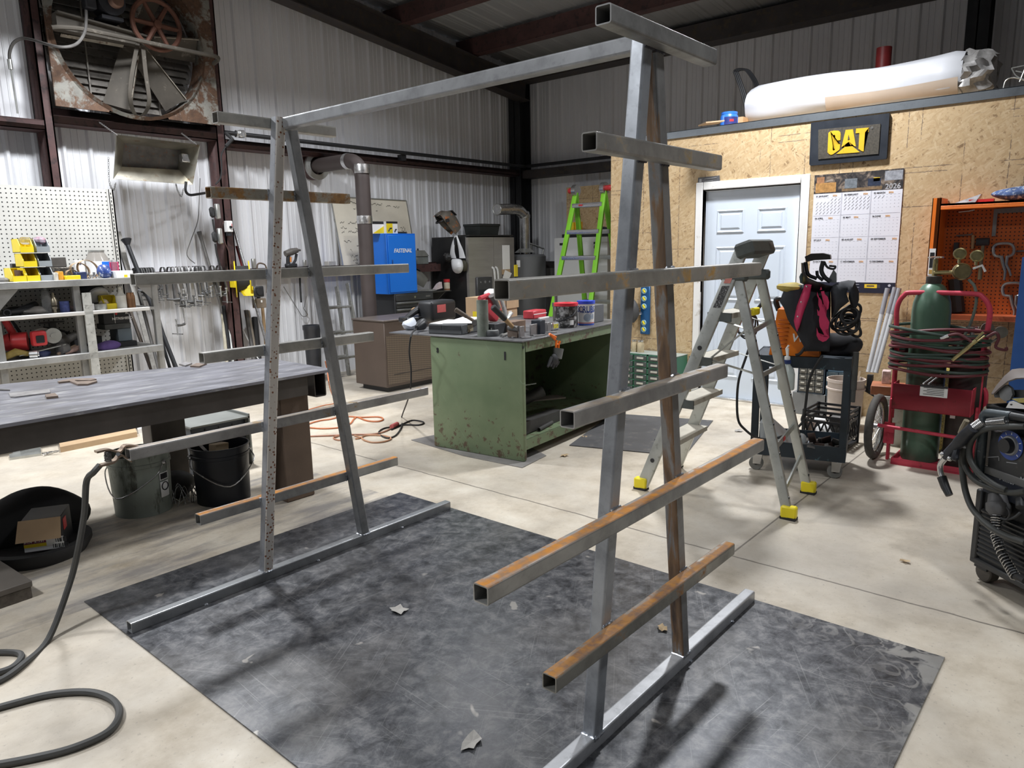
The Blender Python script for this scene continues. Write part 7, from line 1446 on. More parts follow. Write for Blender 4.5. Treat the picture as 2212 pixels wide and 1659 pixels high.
# second sleeve / bundle on the right and collar
zq=Z(1740,530,.18912)
def jq(x,y,off=0,yy=None): return WP(*zq(x,y),CM@V((0,-.02-off,0)),(CM@V((0,1,0))-CM@V((0,0,0))))
cloth([(285,470),(360,430),(480,480),(470,560),(500,640),(400,720),(320,820),(295,830),(290,640)],'jacket_sleeve',MC['charcoal_cloth'],t,.01,.05,.07,jq)
cloth([(365,445),(400,415),(490,398),(570,405),(575,450),(610,520),(612,620),(590,700),(560,730),(520,690),(490,600),(500,520),(470,480),(410,480)],'jacket_collar',JK,t,-.04,.06,.07,jq)
cloth([(550,730),(600,735),(640,770),(615,880),(570,840)],'jacket_hem',JK,t,-.05,.04,.03,jq)
b=B(); p=jp(760,310,-.02); b.sph(p+V((.03,.0,-.01)),(.08,.09,.035),14); b.noise(.012,4,14); tag(build(b,'leather_glove',mat('yellow_leather',(.42,.32,.07),.7,0,.25,12)),'yellow leather glove tucked behind the jacket on the welder','glove')
# helmet upside down on the jacket
c=jq(150,330,-.05); t=thing('welding_helmet','black welding helmet upside down with head straps on the draped jacket','welding helmet',tuple(jq(150,430,-.05)))
HB=mat('black_helmet',(.012,.012,.013),.35,0,.2,6)
b=B(); 
P=[jq(x,y,o) for x,y,o in ((-20,200,.02),(-10,300,.05),(30,370,.07),(120,410,.07),(230,450,.05),(350,470,.0))]
Q=[jq(x,y,o) for x,y,o in ((-35,200,.00),(-30,300,.02),(-20,420,.04),(90,480,.04),(220,500,.03),(370,500,-.02))]
Q2=[jq(x,y,o) for x,y,o in ((-20,210,-.12),(0,300,-.16),(40,430,-.18),(120,470,-.18),(240,480,-.16),(360,480,-.10))]
b.loft([P,Q,Q2],False,False); b.thick(.008); build(b,'helmet_shell',HB,t,ang=60)
b=B(); q=[jq(x,y,o) for x,y,o in ((-10,130,.03),(60,95,.04),(200,90,.04),(280,110,.03),(285,160,.03),(200,165,.03),(100,170,.03),(10,190,.03))]
b.prism(q,(.12,.03,0)); build(b,'chin_guard',HB,t)
for pl,r in ((((205,180),(180,280),(215,360),(285,415)),.014),(((0,190),(30,330),(130,380)),.012),(((130,290),(140,350),(200,400)),.010),(((215,190),(250,250),(320,270),(340,240),(270,235)),.007)):
    b=B(); b.tube(catmull([jq(x,y,.0) for x,y in pl],4),r,8); build(b,'head_strap',BLACKP,t)
b=B(); b.prism([jq(x,y,-.01) for x,y in ((320,275),(355,320),(355,430),(275,420),(270,370))],(.01,.003,0)); build(b,'ear_flap',mat('grey_flap',(.13,.14,.145),.5),t)
b=B(); b.prism([jp(x,y,.03) for x,y in ((880,200),(900,160),(935,230),(935,290),(890,270))],(.02,.0,0)); build(b,'helmet_lens',mat('lens_teal',(.10,.15,.15),.15,.3),t)
# black cables heaped at the right of the cart
rq=random.Random(5)
for i,(cx_,cy_,w_,h_,ph) in enumerate(((500,760,100,90,.2),(470,800,110,110,.5),(520,820,90,120,-.2),(440,840,120,110,.8),(500,870,110,100,.1),(520,740,95,120,.4),(460,900,120,80,.15),(540,900,70,110,-.4),(430,780,90,130,.6))):
    b=B(); pts=[]
    for k in range(14):
        a=2*PI*k/14; x=cx_+w_*math.cos(a)*math.cos(ph)-h_*1.5*math.sin(a)*math.sin(ph); y=cy_+w_*.6*math.cos(a)*math.sin(ph)+h_*math.sin(a)*math.cos(ph)
        pts.append(jq(x,y+40,-.02-.02*i+.02*math.sin(a)))
    b.tube(catmull(pts,3,True),.0085,6,True); tag(build(b,'welding_cable',BLACKR),['topmost black cable loop heaped on the right of the cart','second black cable loop of the heap on the cart','third black cable loop of the heap on the cart','fourth black cable loop of the heap on the cart','fifth black cable loop of the heap on the cart','steep black cable loop at the top of the cart heap','flat black cable loop low on the cart heap','narrow black cable loop at the right of the cart heap','long black cable loop hanging at the left of the cart heap'][i],'cable','cable loops on the cart')
b=B(); 
tag(pile('dark_tool_bag','dark bag under the cables at the right end of the cart','bag',tuple(CM@V((.50,.22,CTOP-.004))),(.085,.15,.17),mat('dark_bag',(.02,.02,.024),.8,0,.3,9),16,9),None)
zcr=Z(1600,700,.22047)
cl=[WP(*zcr(x,y),CM@V((0,-.05,0)),CM.to_3x3()@V((0,1,0))) for x,y in ((800,310),(740,400),(690,500),(655,640),(640,760),(625,860),(600,930))]
zc4=Z(1600,850,.23622)
cl+=[WP(*zc4(x,y),CM@V((0,-.06,0)),CM.to_3x3()@V((0,1,0))) for x,y in ((560,270),(480,340),(360,400),(220,420),(120,390),(40,330),(-20,250))]
cl+=[WP(*q_,CM@V((0,-.03,0)),CM.to_3x3()@V((0,1,0))) for q_ in ((1592,870),(1596,820),(1612,770),(1622,740))]
cord('power_cable','long black cable looping down in front of the welding cart',cl,.0085,BLACKR,'cable',5,8)
b=B()
for i in range(3): 
    pts=[WP(1605+22*math.cos(a)+i*5,690+30*math.sin(a)+i*6,CM@V((.0,.1+.03*i,0)),CM.to_3x3()@V((0,1,0))) for a in [2*PI*k/12 for k in range(12)]]; b.tube(catmull(pts,3,True),.006,6,True)
b.tube([WP(1612,700,CM@V((0,.1,0)),CM.to_3x3()@V((0,1,0))),WP(1650,650,CM@V((0,.1,0)),CM.to_3x3()@V((0,1,0)))],.012,6)
tag(build(b,'cord_coil',BLACKR),'small coil of black cord hung at the left end of the cart','cord')
b=B(CM); b.cyl((CW+.02,.0,.60),(CW+.02,.0,.84),.018,12); b.cyl((CW+.02,.0,.52),(CW+.02,.0,.70),.014,12); tag(build(b,'torch_holder',mat('torch_grey',(.06,.062,.06),.5)),'dark cylindrical torch holder at the right edge of the cart','torch holder')
# ---------------------------------------------------------------- behind the cart: drawer cabinets, buckets, crate, tubes
def drawers(nm,lab,x,y0,y1,z0,z1,dep,mc,mf,ny,nz,big=0,labm=None,cat='cabinet',pl=True):
    """parts cabinet whose drawers face -x"""
    t=thing(nm,lab,cat,(x+dep/2,(y0+y1)/2,z0)); b=B(); b.bx(x+.008,x+dep,y0,y1,z0,z1,.004); b.bx(x,x+.01,y0,y0+.01,z0,z1); b.bx(x,x+.01,y1-.01,y1,z0,z1); b.bx(x,x+.01,y0,y1,z1-.01,z1); b.bx(x,x+.01,y0,y1,z0,z0+.01); build(b,'cabinet_case',mc,t)
    wy=(y1-y0-.02)/ny; hz=(z1-z0-.02)/nz
    for i in range(ny):
        for j in range(nz):
            ya=y0+.01+i*wy+.003; yb=ya+wy-.006; za=z0+.01+j*hz+.003; zb=za+hz-.006
            b=B(); b.bx(x-.002,x+.006,ya,yb,za,zb,.002); d=build(b,'drawer',mf,t)
            if labm: b=B(); b.bx(x-.010,x-.002,ya+(yb-ya)*.25,yb-(yb-ya)*.25,za+hz*.38,za+hz*.60); build(b,'label_holder',labm,d)
    return t
TANL=mat('tan_label',(.50,.48,.42),.6,0,.1,9)
XO2=6.13
drawers('drawer_cabinet','navy steel cabinet of small brown drawers behind the cart',5.90,W(1780,840,'x',5.90).y,W(1722,840,'x',5.90).y,.20,.49,.2,mat('navy_cabinet',(.03,.045,.065),.5,0,.2,6),mat('brown_drawer',(.12,.115,.10),.5),3,5,0,TANL)
b=B(); ya=W(1780,840,'x',5.90).y; yb=W(1717,840,'x',5.90).y; b.bx(5.90,6.12,ya-.2,yb+.02,0,.20,.004); tag(build(b,'low_shelf_box',mat('grey_slat',(.16,.165,.165),.5,0,.2,6)),'low grey box under the navy drawer cabinet','box')
drawers('drawer_cabinet','red plastic drawer cabinet stacked on the navy cabinet',5.92,W(1812,800,'x',5.92).y,W(1727,800,'x',5.92).y,.495,.72,.2,mat('red_cabinet',(.38,.04,.04),.45,0,.1,6),mat('smoky_drawer',(.17,.14,.14),.25,0,.2,9),4,4,0,None)
drawers('drawer_cabinet','blue steel cabinet edge beside the navy cabinet, behind the pails',5.90,W(1835,850,'x',5.9).y,W(1783,850,'x',5.9).y,.10,.42,.2,mat('slate_blue_cabinet',(.035,.07,.10),.5,0,.2,6),mat('dark_slate_drawer',(.05,.075,.09),.5),2,8,0,None)
def pail(lab,c,r,h,m):
    t=thing('plastic_pail',lab,'bucket',(c.x,c.y,0)); b=B(); b.lathe([(0,.0),(r*.86,.0),(r*.95,h*.78),(r*1.03,h*.79),(r*1.03,h*.82),(r*.96,h*.83),(r*.97,h*.93),(r*1.03,h*.94),(r*1.03,h),(r*.95,h),(r*.83,.02),(0,.02)],T3(c.x,c.y,0),32); build(b,'pail_body',m,t); return t
WPL=mat('grubby_white_plastic',(.60,.58,.54),.45,0,.1,6,(.42,.36,.30),.12)
pail('white plastic pail with sticks in it behind the cart, the left one',V((5.60,.62,0)),.145,.42,mat('stained_white_plastic',(.55,.47,.41),.5,0,.12,5))
pail('white plastic pail with a wooden box on top behind the cart, the right one',V((5.36,.185,0)),.15,.38,WPL)
for i,(dx,dy,a_) in enumerate(((-.03,.0,.25),(.03,.02,-.3),(.05,-.05,.5))): b=B(); b.box((5.60+dx,.60+dy,.33),(.03,.012,.30),(a_*.3,a_*.5,.4)); tag(build(b,'wood_shim',mat('shim_wood',(.46,.36,.25),.6,0,.25,9)),['wood shim sticking out of the left white pail, tallest','wood shim in the left white pail, leaning right','wood shim in the left white pail, at the back'][i],'wood')
boxthing('wooden_box','orange brown wooden box on the right white pail','box',5.24,5.46,.10,.36,.381,.45,mat('orange_wood',(.36,.13,.06),.5,0,.2,6),.2); boxthing('red_white_carton','small red and white carton standing on the wooden box','box',5.34,5.42,.24,.30,.451,.55,mat('red_white',(.66,.5,.48),.5,0,.4,30),.2)
# milk crate
t=thing('milk_crate','black plastic milk crate standing on the floor behind the cart','crate',(5.02,.55,0)); cx0,cx1,cy0,cy1,ch=4.87,5.19,.40,.70,.285
def cratewall(a,e):
    a=V(a);e=V(e);b=B(); d=(e-a).normalized(); L=(e-a).length; n=d.cross(V((0,0,1)))*.008
    def bar(p,q_,w=.008): b.loft([[p_+V((0,0,-w))-n*.5,p_+V((0,0,w))-n*.5,p_+V((0,0,w))+n*.5,p_+V((0,0,-w))+n*.5] for p_ in (p,q_)])
    for z in (.012,.06,.20,.24,.275): bar(a+V((0,0,z)),e+V((0,0,z)),.009)
    k=6
    for i in range(k):
        for s_ in (0,1):
            p=a+d*(L*(i+s_)/k)+V((0,0,.06)); q_=a+d*(L*(i+1-s_)/k)+V((0,0,.20)); b.loft([[p_+d*-.006-n*.4,p_+d*.006-n*.4,p_+d*.006+n*.4,p_+d*-.006+n*.4] for p_ in (p,q_)])
    for i in (0,1): p=a+d*L*i; b.loft([[p+d*-.012-n,p+d*.012-n,p+d*.012+n,p+d*-.012+n],[p+d*-.012-n+V((0,0,ch)),p+d*.012-n+V((0,0,ch)),p+d*.012+n+V((0,0,ch)),p+d*-.012+n+V((0,0,ch))]])
    return b
for a,e in (((cx0,cy0,0),(cx0,cy1,0)),((cx0,cy0,0),(cx1,cy0,0)),((cx1,cy0,0),(cx1,cy1,0)),((cx0,cy1,0),(cx1,cy1,0))): build(cratewall(a,e),'lattice_side',BLACKP,t)
b=B(); b.bx(cx0,cx1,cy0,cy1,.004,.012); build(b,'crate_floor',BLACKP,t)
boxthing('small_white_box','small bluish white box lying in the milk crate','box',4.95,5.02,.58,.66,.17,.20,PAPER,.3); boxthing('grey_box','dark grey box in the milk crate','box',4.92,5.05,.42,.54,.013,.23,mat('dim_grey',(.13,.13,.13),.5),.1)
tag(pile('white_rag','white rag in the milk crate','rag',(4.92,.56,.013),(.06,.07,.17),PAPER,12,3),None); boxthing('beige_block','beige block beside the white rag in the crate','block',4.89,4.93,.63,.68,.013,.185,mat('beige_block',(.45,.33,.27),.6))
# clear tubes leaning at the wall, black clip
for i,(p0,p1) in enumerate((((1916,628),(1868,835)),((1932,626),(1876,838)),((1941,628),(1884,835)))):
    a=W(*p0,'x',6.06); e=W(*p1,'x',5.85); d=e-a; e=a+d*((a.z-.44)/-d.z)
    b=B(); b.tube([a,e],.018,10); t=build(b,'clear_tube',mat('frosted_tube',(.66,.67,.69),.25,0,.08,8,trans=.3)); tag(t,['leftmost of three frosted tubes leaning on the strand board wall','middle of three frosted tubes leaning on the strand board wall','rightmost of three frosted tubes, with printed strip'][i],'tube','frosted tubes leaning on the wall')
    b=B(); b.tube([a+d*-.0+(a-e).normalized()*.02,a+d.normalized()*.20],.0195,10); build(b,'tube_cap',mat('greyish_cap',(.48,.48,.52),.2,0,.1,8,trans=.5),t)
b=B(); c=W(1878,842,'x',5.7); b.box((c.x,c.y,c.z-.01),(.05,.12,.03),(.5,0,0)); b.bx(c.x-.02,c.x+.02,c.y-.02,c.y+.02,.451,c.z); tag(build(b,'black_clip',BLACKP),'black clip at the feet of the frosted tubes','clip')
c=V((5.45,-.06,0)); b=B(); b.lathe([(0,0),(.10,0),(.105,.02),(.105,.20),(.07,.26),(.03,.29),(.03,.33),(0,.33)],T3(*W(1905,960,'z',0)*1)if False else T3(5.55,.02,0),20); tag(build(b,'clear_jug',mat('cloudy_jug',(.50,.50,.49),.3,0,.1,8,trans=.2)),'cloudy plastic jug between the pails and the red cart wheel','jug')
STRAW=mat('yellow_straw',(.50,.38,.08),.7,0,.6,60,(.06,.05,.03),.5)
b=B(); b.bx(5.22,5.50,-.16,-.06,0,.60,.03,2); b.noise(.012,5,14); tag(build(b,'straw_bale_pack',STRAW),'yellow flecked pack standing behind the red cart wheel','pack')
# ---------------------------------------------------------------- red gas bottle cart
RC=mat('faded_red_cart_paint',(.60,.055,.095),.45,.05,.15,5,(.30,.05,.05),.15)
t=thing('gas_cart','red two wheeled gas bottle cart with coiled hoses','cart',(4.95,-.17,0)); gx=4.88
hz_=1.175; yl_,yr_=.105,-.405
b=B(); hp=[V((gx,yl_-.0,.30)),V((gx,yl_,.80)),V((gx,yl_+.012,.95)),V((gx,yl_+.015,1.08)),V((gx,yl_-.02,1.155)),V((gx,yl_-.08,hz_)),V((gx,yr_+.10,hz_)),V((gx,yr_+.035,1.155)),V((gx,yr_-.01,1.08)),V((gx,yr_-.01,.95)),V((gx,yr_,.80)),V((gx,yr_,.30))]
b.tube(catmull(hp,5),.0165,10); build(b,'handle_frame',RC,t)
b=B()
for y in (yl_,yr_): b.box((gx-.02,y,.22),(.05,.016,.44),None,.003)
build(b,'side_upright',RC,t)
b=B(); b.bx(4.745,4.755,-.425,.055,0.0,.045); b.bx(4.745,5.02,-.425,.055,.006,.014); b.bx(4.745,5.02,.05,.058,0,.045); b.bx(4.745,5.02,-.43,-.422,0,.045); build(b,'base_plate',RC,t)
tz0,tz1=.40,.575
b=B(); b.bx(4.70,4.705,-.385,.07,tz0,tz1); b.bx(4.70,4.86,.066,.07,tz0,tz1); b.bx(4.70,4.86,-.39,-.385,tz0,tz1); b.bx(4.70,4.86,-.385,.07,tz0,tz0+.005); tr=build(b,'tool_tray',RC,t)
yc=-.135; b=B(); b.bx(4.696,4.70,W(2047,850,'x',4.70).y,W(1987,850,'x',4.70).y,W(2015,857,'x',4.7).z,W(2015,833,'x',4.7).z); lb=build(b,'tray_label',PAPER,tr)
yA,yB=W(2047,850,'x',4.70).y,W(1987,850,'x',4.70).y; zA,zB=W(2015,857,'x',4.7).z,W(2015,833,'x',4.7).z
b=B(); b.bx(4.694,4.696,yA,yB,zB-.012,zB); b.txt('WELDING CART',T3(4.6935,(yA+yB)/2,zB+.008)@RZ(-PI/2)@RX(PI/2),.014,.0005,bold=True)
for i in range(5): b.bx(4.6945,4.696,yA+.02,yB-.02-.02*(i%2),zA+.012+i*.011,zA+.015+i*.011)
build(b,'label_print',BLACKP,lb)
b=B(); b.tube([(4.78,yl_+.06,.255),(4.78,yr_-.02,.235)],.012,10); build(b,'axle_bar',RC,t)
b=B(); b.bx(gx-.05,gx-.03,yl_-.035,yl_+.03,.12,.27); b.cyl((gx-.055,yl_,.15),(gx-.05,yl_,.15),.008,8); b.cyl((gx-.055,yl_,.19),(gx-.05,yl_,.19),.008,8); build(b,'axle_bracket',RC,t)
wc=V((4.83,.185,.232)); b=B(); b.torus(wc,.205,.028,RX(PI/2),40,10); wh=build(b,'rubber_tyre',mat('worn_tyre',(.075,.068,.06),.75,0,.25,30),t)
b=B(); b.torus(wc,.172,.008,RX(PI/2),36,6); b.cyl(wc+V((0,-.04,0)),wc+V((0,.04,0)),.022,12)
for i in range(20): a=2*PI*i/20; a2=a+(.35 if i%2 else -.35); b.tube([wc+V((.02*math.cos(a2),.025*(1 if i%2 else -1),.02*math.sin(a2))),wc+V((.172*math.cos(a),0,.172*math.sin(a)))],.002,4)
build(b,'spoked_rim',CHROME,wh)
wc2=V((4.83,-.49,.232)); b=B(); b.torus(wc2,.205,.028,RX(PI/2),32,8); b.torus(wc2,.172,.008,RX(PI/2),28,6); build(b,'rubber_tyre',MC['worn_tyre'],t)
b=B(); b.tube(catmull([(gx+.02,yr_-.035,.35),(gx+.02,yr_-.035,.52),(gx+.02,yr_-.01,.56),(gx+.02,yr_+.02,.52)],4),.014,8); build(b,'side_loop',RC,t)
b=B(); b.cyl((4.74,-.10,.58),(4.80,-.16,.64),.006,6); b.cyl((4.74,-.13,.58),(4.80,-.19,.645),.006,6); tag(build(b,'welding_rods',ALU),'bright rods lying across the red cart tray','rods')
# cylinders
def cylinder(nm,lab,c,r,h,m,mb):
    t=thing(nm,lab,'gas cylinder',tuple(c)); b=B(); b.lathe([(0,0),(r*.96,0),(r,.02),(r,h*.84),(r*.95,h*.885),(r*.80,h*.935),(r*.55,h*.975),(r*.30,h*.99),(r*.28,h),(0,h)],T3(*c),36); build(b,'cylinder_body',m,t)
    b=B(); b.lathe([(r*.36,h*.985),(r*.40,h),(r*.40,h+.03),(r*.30,h+.035),(0,h+.035)],T3(*c),20); build(b,'neck_ring',mb,t); return t
CG=mat('green_cylinder_paint',(.085,.165,.11),.38,.1,.2,5,(.12,.16,.13),.08,stretch=(1,1,.5))
oc=V((4.945,-.075,.016)); t=cylinder('oxygen_cylinder','tall green oxygen cylinder with brass regulator in the red cart','%s'and oc,.118,1.235,CG,mat('dark_neck',(.06,.055,.05),.5,.3))
BRS=mat('aged_brass',(.42,.36,.18),.30,.9,.2,14)
vz=oc.z+1.27; b=B(); b.cyl(oc+V((0,0,1.25)),oc+V((0,0,1.38)),.016,12); b.cyl(oc+V((-.02,0,1.29)),oc+V((-.02,-.13,1.295)),.014,10); va=build(b,'valve_stem',BRS,t)
b=B(); b.lathe([(.012,0),(.045,.002),(.048,.010),(.012,.014)],T3(oc.x,oc.y,oc.z+1.385),18); build(b,'valve_wheel',CHROME,t)
b=B(); rg=oc+V((-.05,-.165,1.30)); b.lathe([(0,-.05),(.045,-.05),(.055,-.035),(.055,.015),(.045,.03),(0,.03)],T3(*rg)@RZ(.25)@RY(-PI/2),24); rb=build(b,'regulator_body',mat('bronze_regulator',(.30,.25,.13),.35,.85,.2,14),t)
for dy,dz in ((.02,.115),(-.075,.10)):
    p=rg+V((-.01,dy,dz)); b=B(); b.lathe([(0,-.02),(.036,-.02),(.038,.018),(.030,.020),(.028,.012),(0,.012)],T3(*p)@RZ(.25)@RY(-PI/2),22); g_o=build(b,'pressure_gauge',BRS,rb); b=B(); b.cyl(p-V((0,0,.03)),p-V((0,0,.06)),.009,8); build(b,'gauge_stem',BRS,g_o)
b=B(); b.tube([rg+V((0,-.06,.02)),rg+V((-.01,-.11,.04)),rg+V((-.01,-.13,.0))],.008,6); build(b,'regulator_lever',PAPER,rb)
b=B(); b.tube(catmull([rg+V((0,-.04,-.05)),rg+V((0,-.08,-.10)),rg+V((.0,-.095,-.2)),rg+V((.01,-.07,-.35)),rg+V((.02,-.01,-.50))],5),.009,8); build(b,'outlet_hose',mat('grey_green_hose',(.14,.17,.14),.6),rb)
b=B(); b.bx(oc.x-.1175,oc.x-.108,oc.y-.03,oc.y+.01,1.175,1.195); 
ac=V((4.93,-.325,.016)); t=cylinder('acetylene_cylinder','shorter dark brown gas cylinder at the right of the red cart',ac,.108,.80,mat('brown_black_cylinder',(.045,.038,.034),.45,.1,.2,6),mat('dark_neck',(.06,.055,.05)))
b=B(); b.cyl(ac+V((0,0,.83)),ac+V((0,0,.93)),.014,10); b.lathe([(.01,.93),(.04,.935),(.04,.945),(.01,.948)],T3(*ac),16); build(b,'cylinder_valve',CHROME,t)
for dy,dz in ((-.075,.93),(-.15,.91)):
    p=ac+V((.05,dy,dz)); b=B(); b.lathe([(0,-.02),(.036,-.02),(.038,.018),(.0,.018)],T3(*p)@RZ(.25)@RY(-PI/2),20); b.cyl(p-V((0,0,.03)),p+V((0,.06,-.08)),.008,8); build(b,'pressure_gauge',mat('dull_gauge',(.23,.22,.19),.4,.7,.2,12),t)
b=B(); b.bx(4.80,4.815,-.215,-.19,.30,.39) if False else b.box((ac.x-.109,ac.y+.05,.39),(.004,.03,.07)); build(b,'white_marking',PAPER,t)
# hoses wound round the handle
HG=mat('green_hose_rubber',(.030,.055,.042),.5,0,.15,12); HR=mat('red_hose_rubber',(.13,.020,.028),.5,0,.15,12)
def ring_hose(nm,lab,z,rx,ry,m,ph,tilt,r=.0105,dx=0):
    pts=[]
    for k in range(28):
        a=2*PI*k/28; pts.append(V((gx-.02+dx+rx*math.cos(a),(yl_+yr_)/2+ry*math.sin(a),z+tilt*math.sin(a+ph)+.006*math.sin(3*a+ph))))
    b=B(); b.tube(catmull(pts,2,True),r,8,True); tag(build(b,nm,m),lab,'hose','hose turns on the red cart')
for i,(z,rx,ry,m,ph,tl,nm_) in enumerate(((.93,.15,.295,HR,4.0,.03,'loosest red'),(.895,.15,.29,HG,5.0,.03,'loosest green'),(.855,.16,.275,HG,4.2,.022,'inner green'),(.818,.15,.292,HR,5.1,.016,'inner red'),(.76,.162,.28,HG,4.4,.012,'tight green'),(.733,.15,.29,HR,5.5,.01,'tight red'),(.945,.16,.300,HG,.6,.020,'topmost green'),(.915,.165,.29,HR,2.2,.026,'uppermost red'),(.87,.155,.285,HG,1.2,.02,'second green'),(.835,.16,.28,HR,.2,.018,'second red'),(.80,.155,.285,HG,2.8,.014,'third green'),(.775,.16,.282,HR,1.8,.012,'third red'),(.745,.155,.284,HG,.9,.010,'fourth green'),(.72,.16,.28,HR,3.3,.010,'fourth red'),(.695,.155,.288,HG,.1,.008,'lowest green'),(.672,.158,.285,HR,1.1,.006,'lowest red'))):
    ring_hose('gas_hose','%s hose turn wound round the red cart handle'%nm_,z-.01,rx,ry,m,ph,tl)
zk=Z(1800,540,.31354)
def kt(x,y,xx=4.70): return W(*zk(x,y),'x',xx)
t=thing('cutting_torch','brass cutting torch lying across the coiled hoses','torch',tuple(kt(930,720))); b=B(); b.tube([kt(820,760),kt(930,670),kt(985,620)],[.012,.014,.010],8); b.tube([kt(985,615),kt(1035,565)],.008,8); b.tube([kt(965,650),kt(1045,590)],.006,6); build(b,'torch_body',BRS,t); b=B(); b.cyl(kt(740,610),kt(795,590),.012,8); build(b,'hose_nut',CHROME,t)
b=B(); b.tube(catmull([kt(790,590),kt(860,580),kt(920,610),kt(960,640)],4),.009,8); b.tube(catmull([kt(1060,600),kt(1120,570),kt(1140,610),kt(1120,670),kt(1190,690),kt(1190,670)],4),.009,8); build(b,'torch_hose',mat('maroon_hose',(.10,.02,.025),.5),t)
# ---------------------------------------------------------------- wire feed welder, right front
tX=V((-.65,-.76,0)).normalized(); MM=frame(V((3.085,-.665,0)),tX,(0,0,1))
inn=MM.to_3x3()@V((0,1,0))
if inn.x<0: MM=MM@Matrix.Diagonal((1,-1,1,1))
MG=mat('charcoal_welder_case',(.038,.039,.041),.45,.1,.15,8,(.08,.075,.07),.05); NV=mat('navy_welder_panel',(.020,.026,.042),.45,0,.15,8)
t=thing('wire_welder','dark wire feed welder with blue ringed dial on casters at the right edge','welder',tuple(MM@V((.24,.3,0)))); MW=.52
zm=Z(1980,780,.30130)
def mp_(x,y,off=0): return WP(*zm(x,y),MM@V((0,-off,0)),MM.to_3x3()@V((0,1,0)))
zPanT=(mp_(505,480)).z; zPanB=mp_(480,925).z; zTop=mp_(510,370).z
b=B(MM); b.bx(.03,MW,.006,.72,.10,zPanT,.006); build(b,'machine_case',MG,t)
b=B(MM); b.bx(-.0,.035,-.012,.05,.09,zPanB,.006); b.bx(0,MW,-.012,.72,.075,.105,.006); build(b,'front_frame',MG,t)
b=B(MM); 
for i in range(11): z=.13+i*(zPanB-.20)/11; b.box((.29,-.002,z),(.50,.018,.016),(.5,0,0))
build(b,'grille_slats',MG,t,kind='stuff')
b=B(MM); b.bx(.04,MW,-.016,.006,zPanB+.0,mp_(480,790).z,.003); build(b,'navy_panel',NV,t)
b=B(MM); b.bx(.05,MW,-.014,.006,mp_(480,740).z,zPanT,.003); build(b,'control_panel',MG,t)
b=B(MM); b.bx(.04,MW,-.020,.006,mp_(480,790).z,mp_(480,735).z,.003); build(b,'grey_strip',mat('grey_strip',(.17,.17,.165),.5,0,.1,7),t)
dc=mp_(675,605,.016); dn=(MM.to_3x3()@V((0,-1,0))).normalized(); DM=frame(dc,MM.to_3x3()@V((1,0,0)),dn)
if (DM.to_3x3()@V((0,0,1))).dot(dn)<0: pass
b=B(DM); b.lathe([(0,0),(.062,0),(.062,.003),(0,.003)],None,32); di=build(b,'dial_ring',mat('dial_blue',(.03,.07,.30),.4),t)
b=B(DM); b.lathe([(0,.003),(.043,.003),(.040,.012),(0,.012)],None,30); build(b,'dial_collar',mat('grey_collar',(.32,.33,.34),.4,.4),di)
b=B(DM); b.lathe([(0,.01),(.034,.01),(.030,.034),(0,.034)],None,28); build(b,'dial_knob',BLACKP,di)
b=B(DM)
for i in range(9): a=math.radians(-40+i*32); b.box((.052*math.cos(a),.052*math.sin(a),.0035),(.010,.003,.001),(0,0,a))
build(b,'dial_marks',PAPER,di)
ltx=MM.to_3x3()@V((1,0,0))
def ltxt(s,p,size,m_,nm,sh=0): 
    b=B(); b.txt(s,frame(p,ltx,dn),size,.0008,'CENTER',True,sh); return build(b,nm,m_,t)
GL=mat('pale_grey_print',(.40,.41,.42),.5)
ltxt('Miller',mp_(650,852,.018),.036,GL,'lettering',.2); ltxt('M',mp_(752,852,.018),.030,GL,'lettering',.2); ltxt('21',mp_(750,878,.018),.026,GL,'lettering',.2)
b=B(MM); 
def fl_p(a,e,w=.002): 
    p=mp_(*a,.0155);q_=mp_(*e,.0155); b.M=Matrix.Identity(4); b.tube([p,q_],w,4)
fl_p((510,690),(590,685));fl_p((645,725),(720,735));fl_p((590,690),(590,715)); build(b,'panel_line',GL,t)
# handle tube, top tray, legs
b=B(); hp=[mp_(440,860,.03),mp_(462,640,.03),mp_(480,430,.03),mp_(488,395,.03),mp_(505,378,.03),mp_(540,376,.03),mp_(685,395,.03)]; b.tube(catmull(hp,4),.021,10); build(b,'handle_tube',mat('worn_blue_grey_tube',(.06,.075,.085),.35,.4,.25,12,(.25,.27,.28),.1),t)
b=B(); b.tube([mp_(685,395,.03),mp_(800,415,.03)],.019,10); build(b,'handle_bar',BLACKP,t)
b=B(MM); zt0=mp_(510,345).z; zt1=mp_(510,300).z; x0_=.02; b.bx(x0_,MW,-.02,.55,zt0-.015,zt0); b.bx(x0_,MW,-.02,-.005,zt0,zt1); b.bx(x0_,x0_+.015,-.02,.55,zt0,zt1); b.bx(x0_+.03,MW,.06,.54,zPanT,zt0-.015); build(b,'top_tray',BLACKP,t)
for x in (.03,MW-.06): 
    b=B(MM); b.bx(x-.01,x+.06,-.0,.07,.06,.09); cs=build(b,'caster',BLACKP,t); b=B(MM); b.lathe([(0,-.025),(.04,-.025),(.045,-.02),(.045,.02),(.04,.025),(0,.025)],T3(x+.03,.035,.045)@RX(PI/2),20); build(b,'caster_wheel',mat('brown_wheel',(.08,.07,.06),.6),cs)
for x in (.06,MW-.06): b=B(MM); b.lathe([(0,-.02),(.09,-.02),(.10,.0),(.09,.02),(0,.02)],T3(x,.66,.10)@RY(PI/2),24); build(b,'rear_wheel',BLACKR,t)
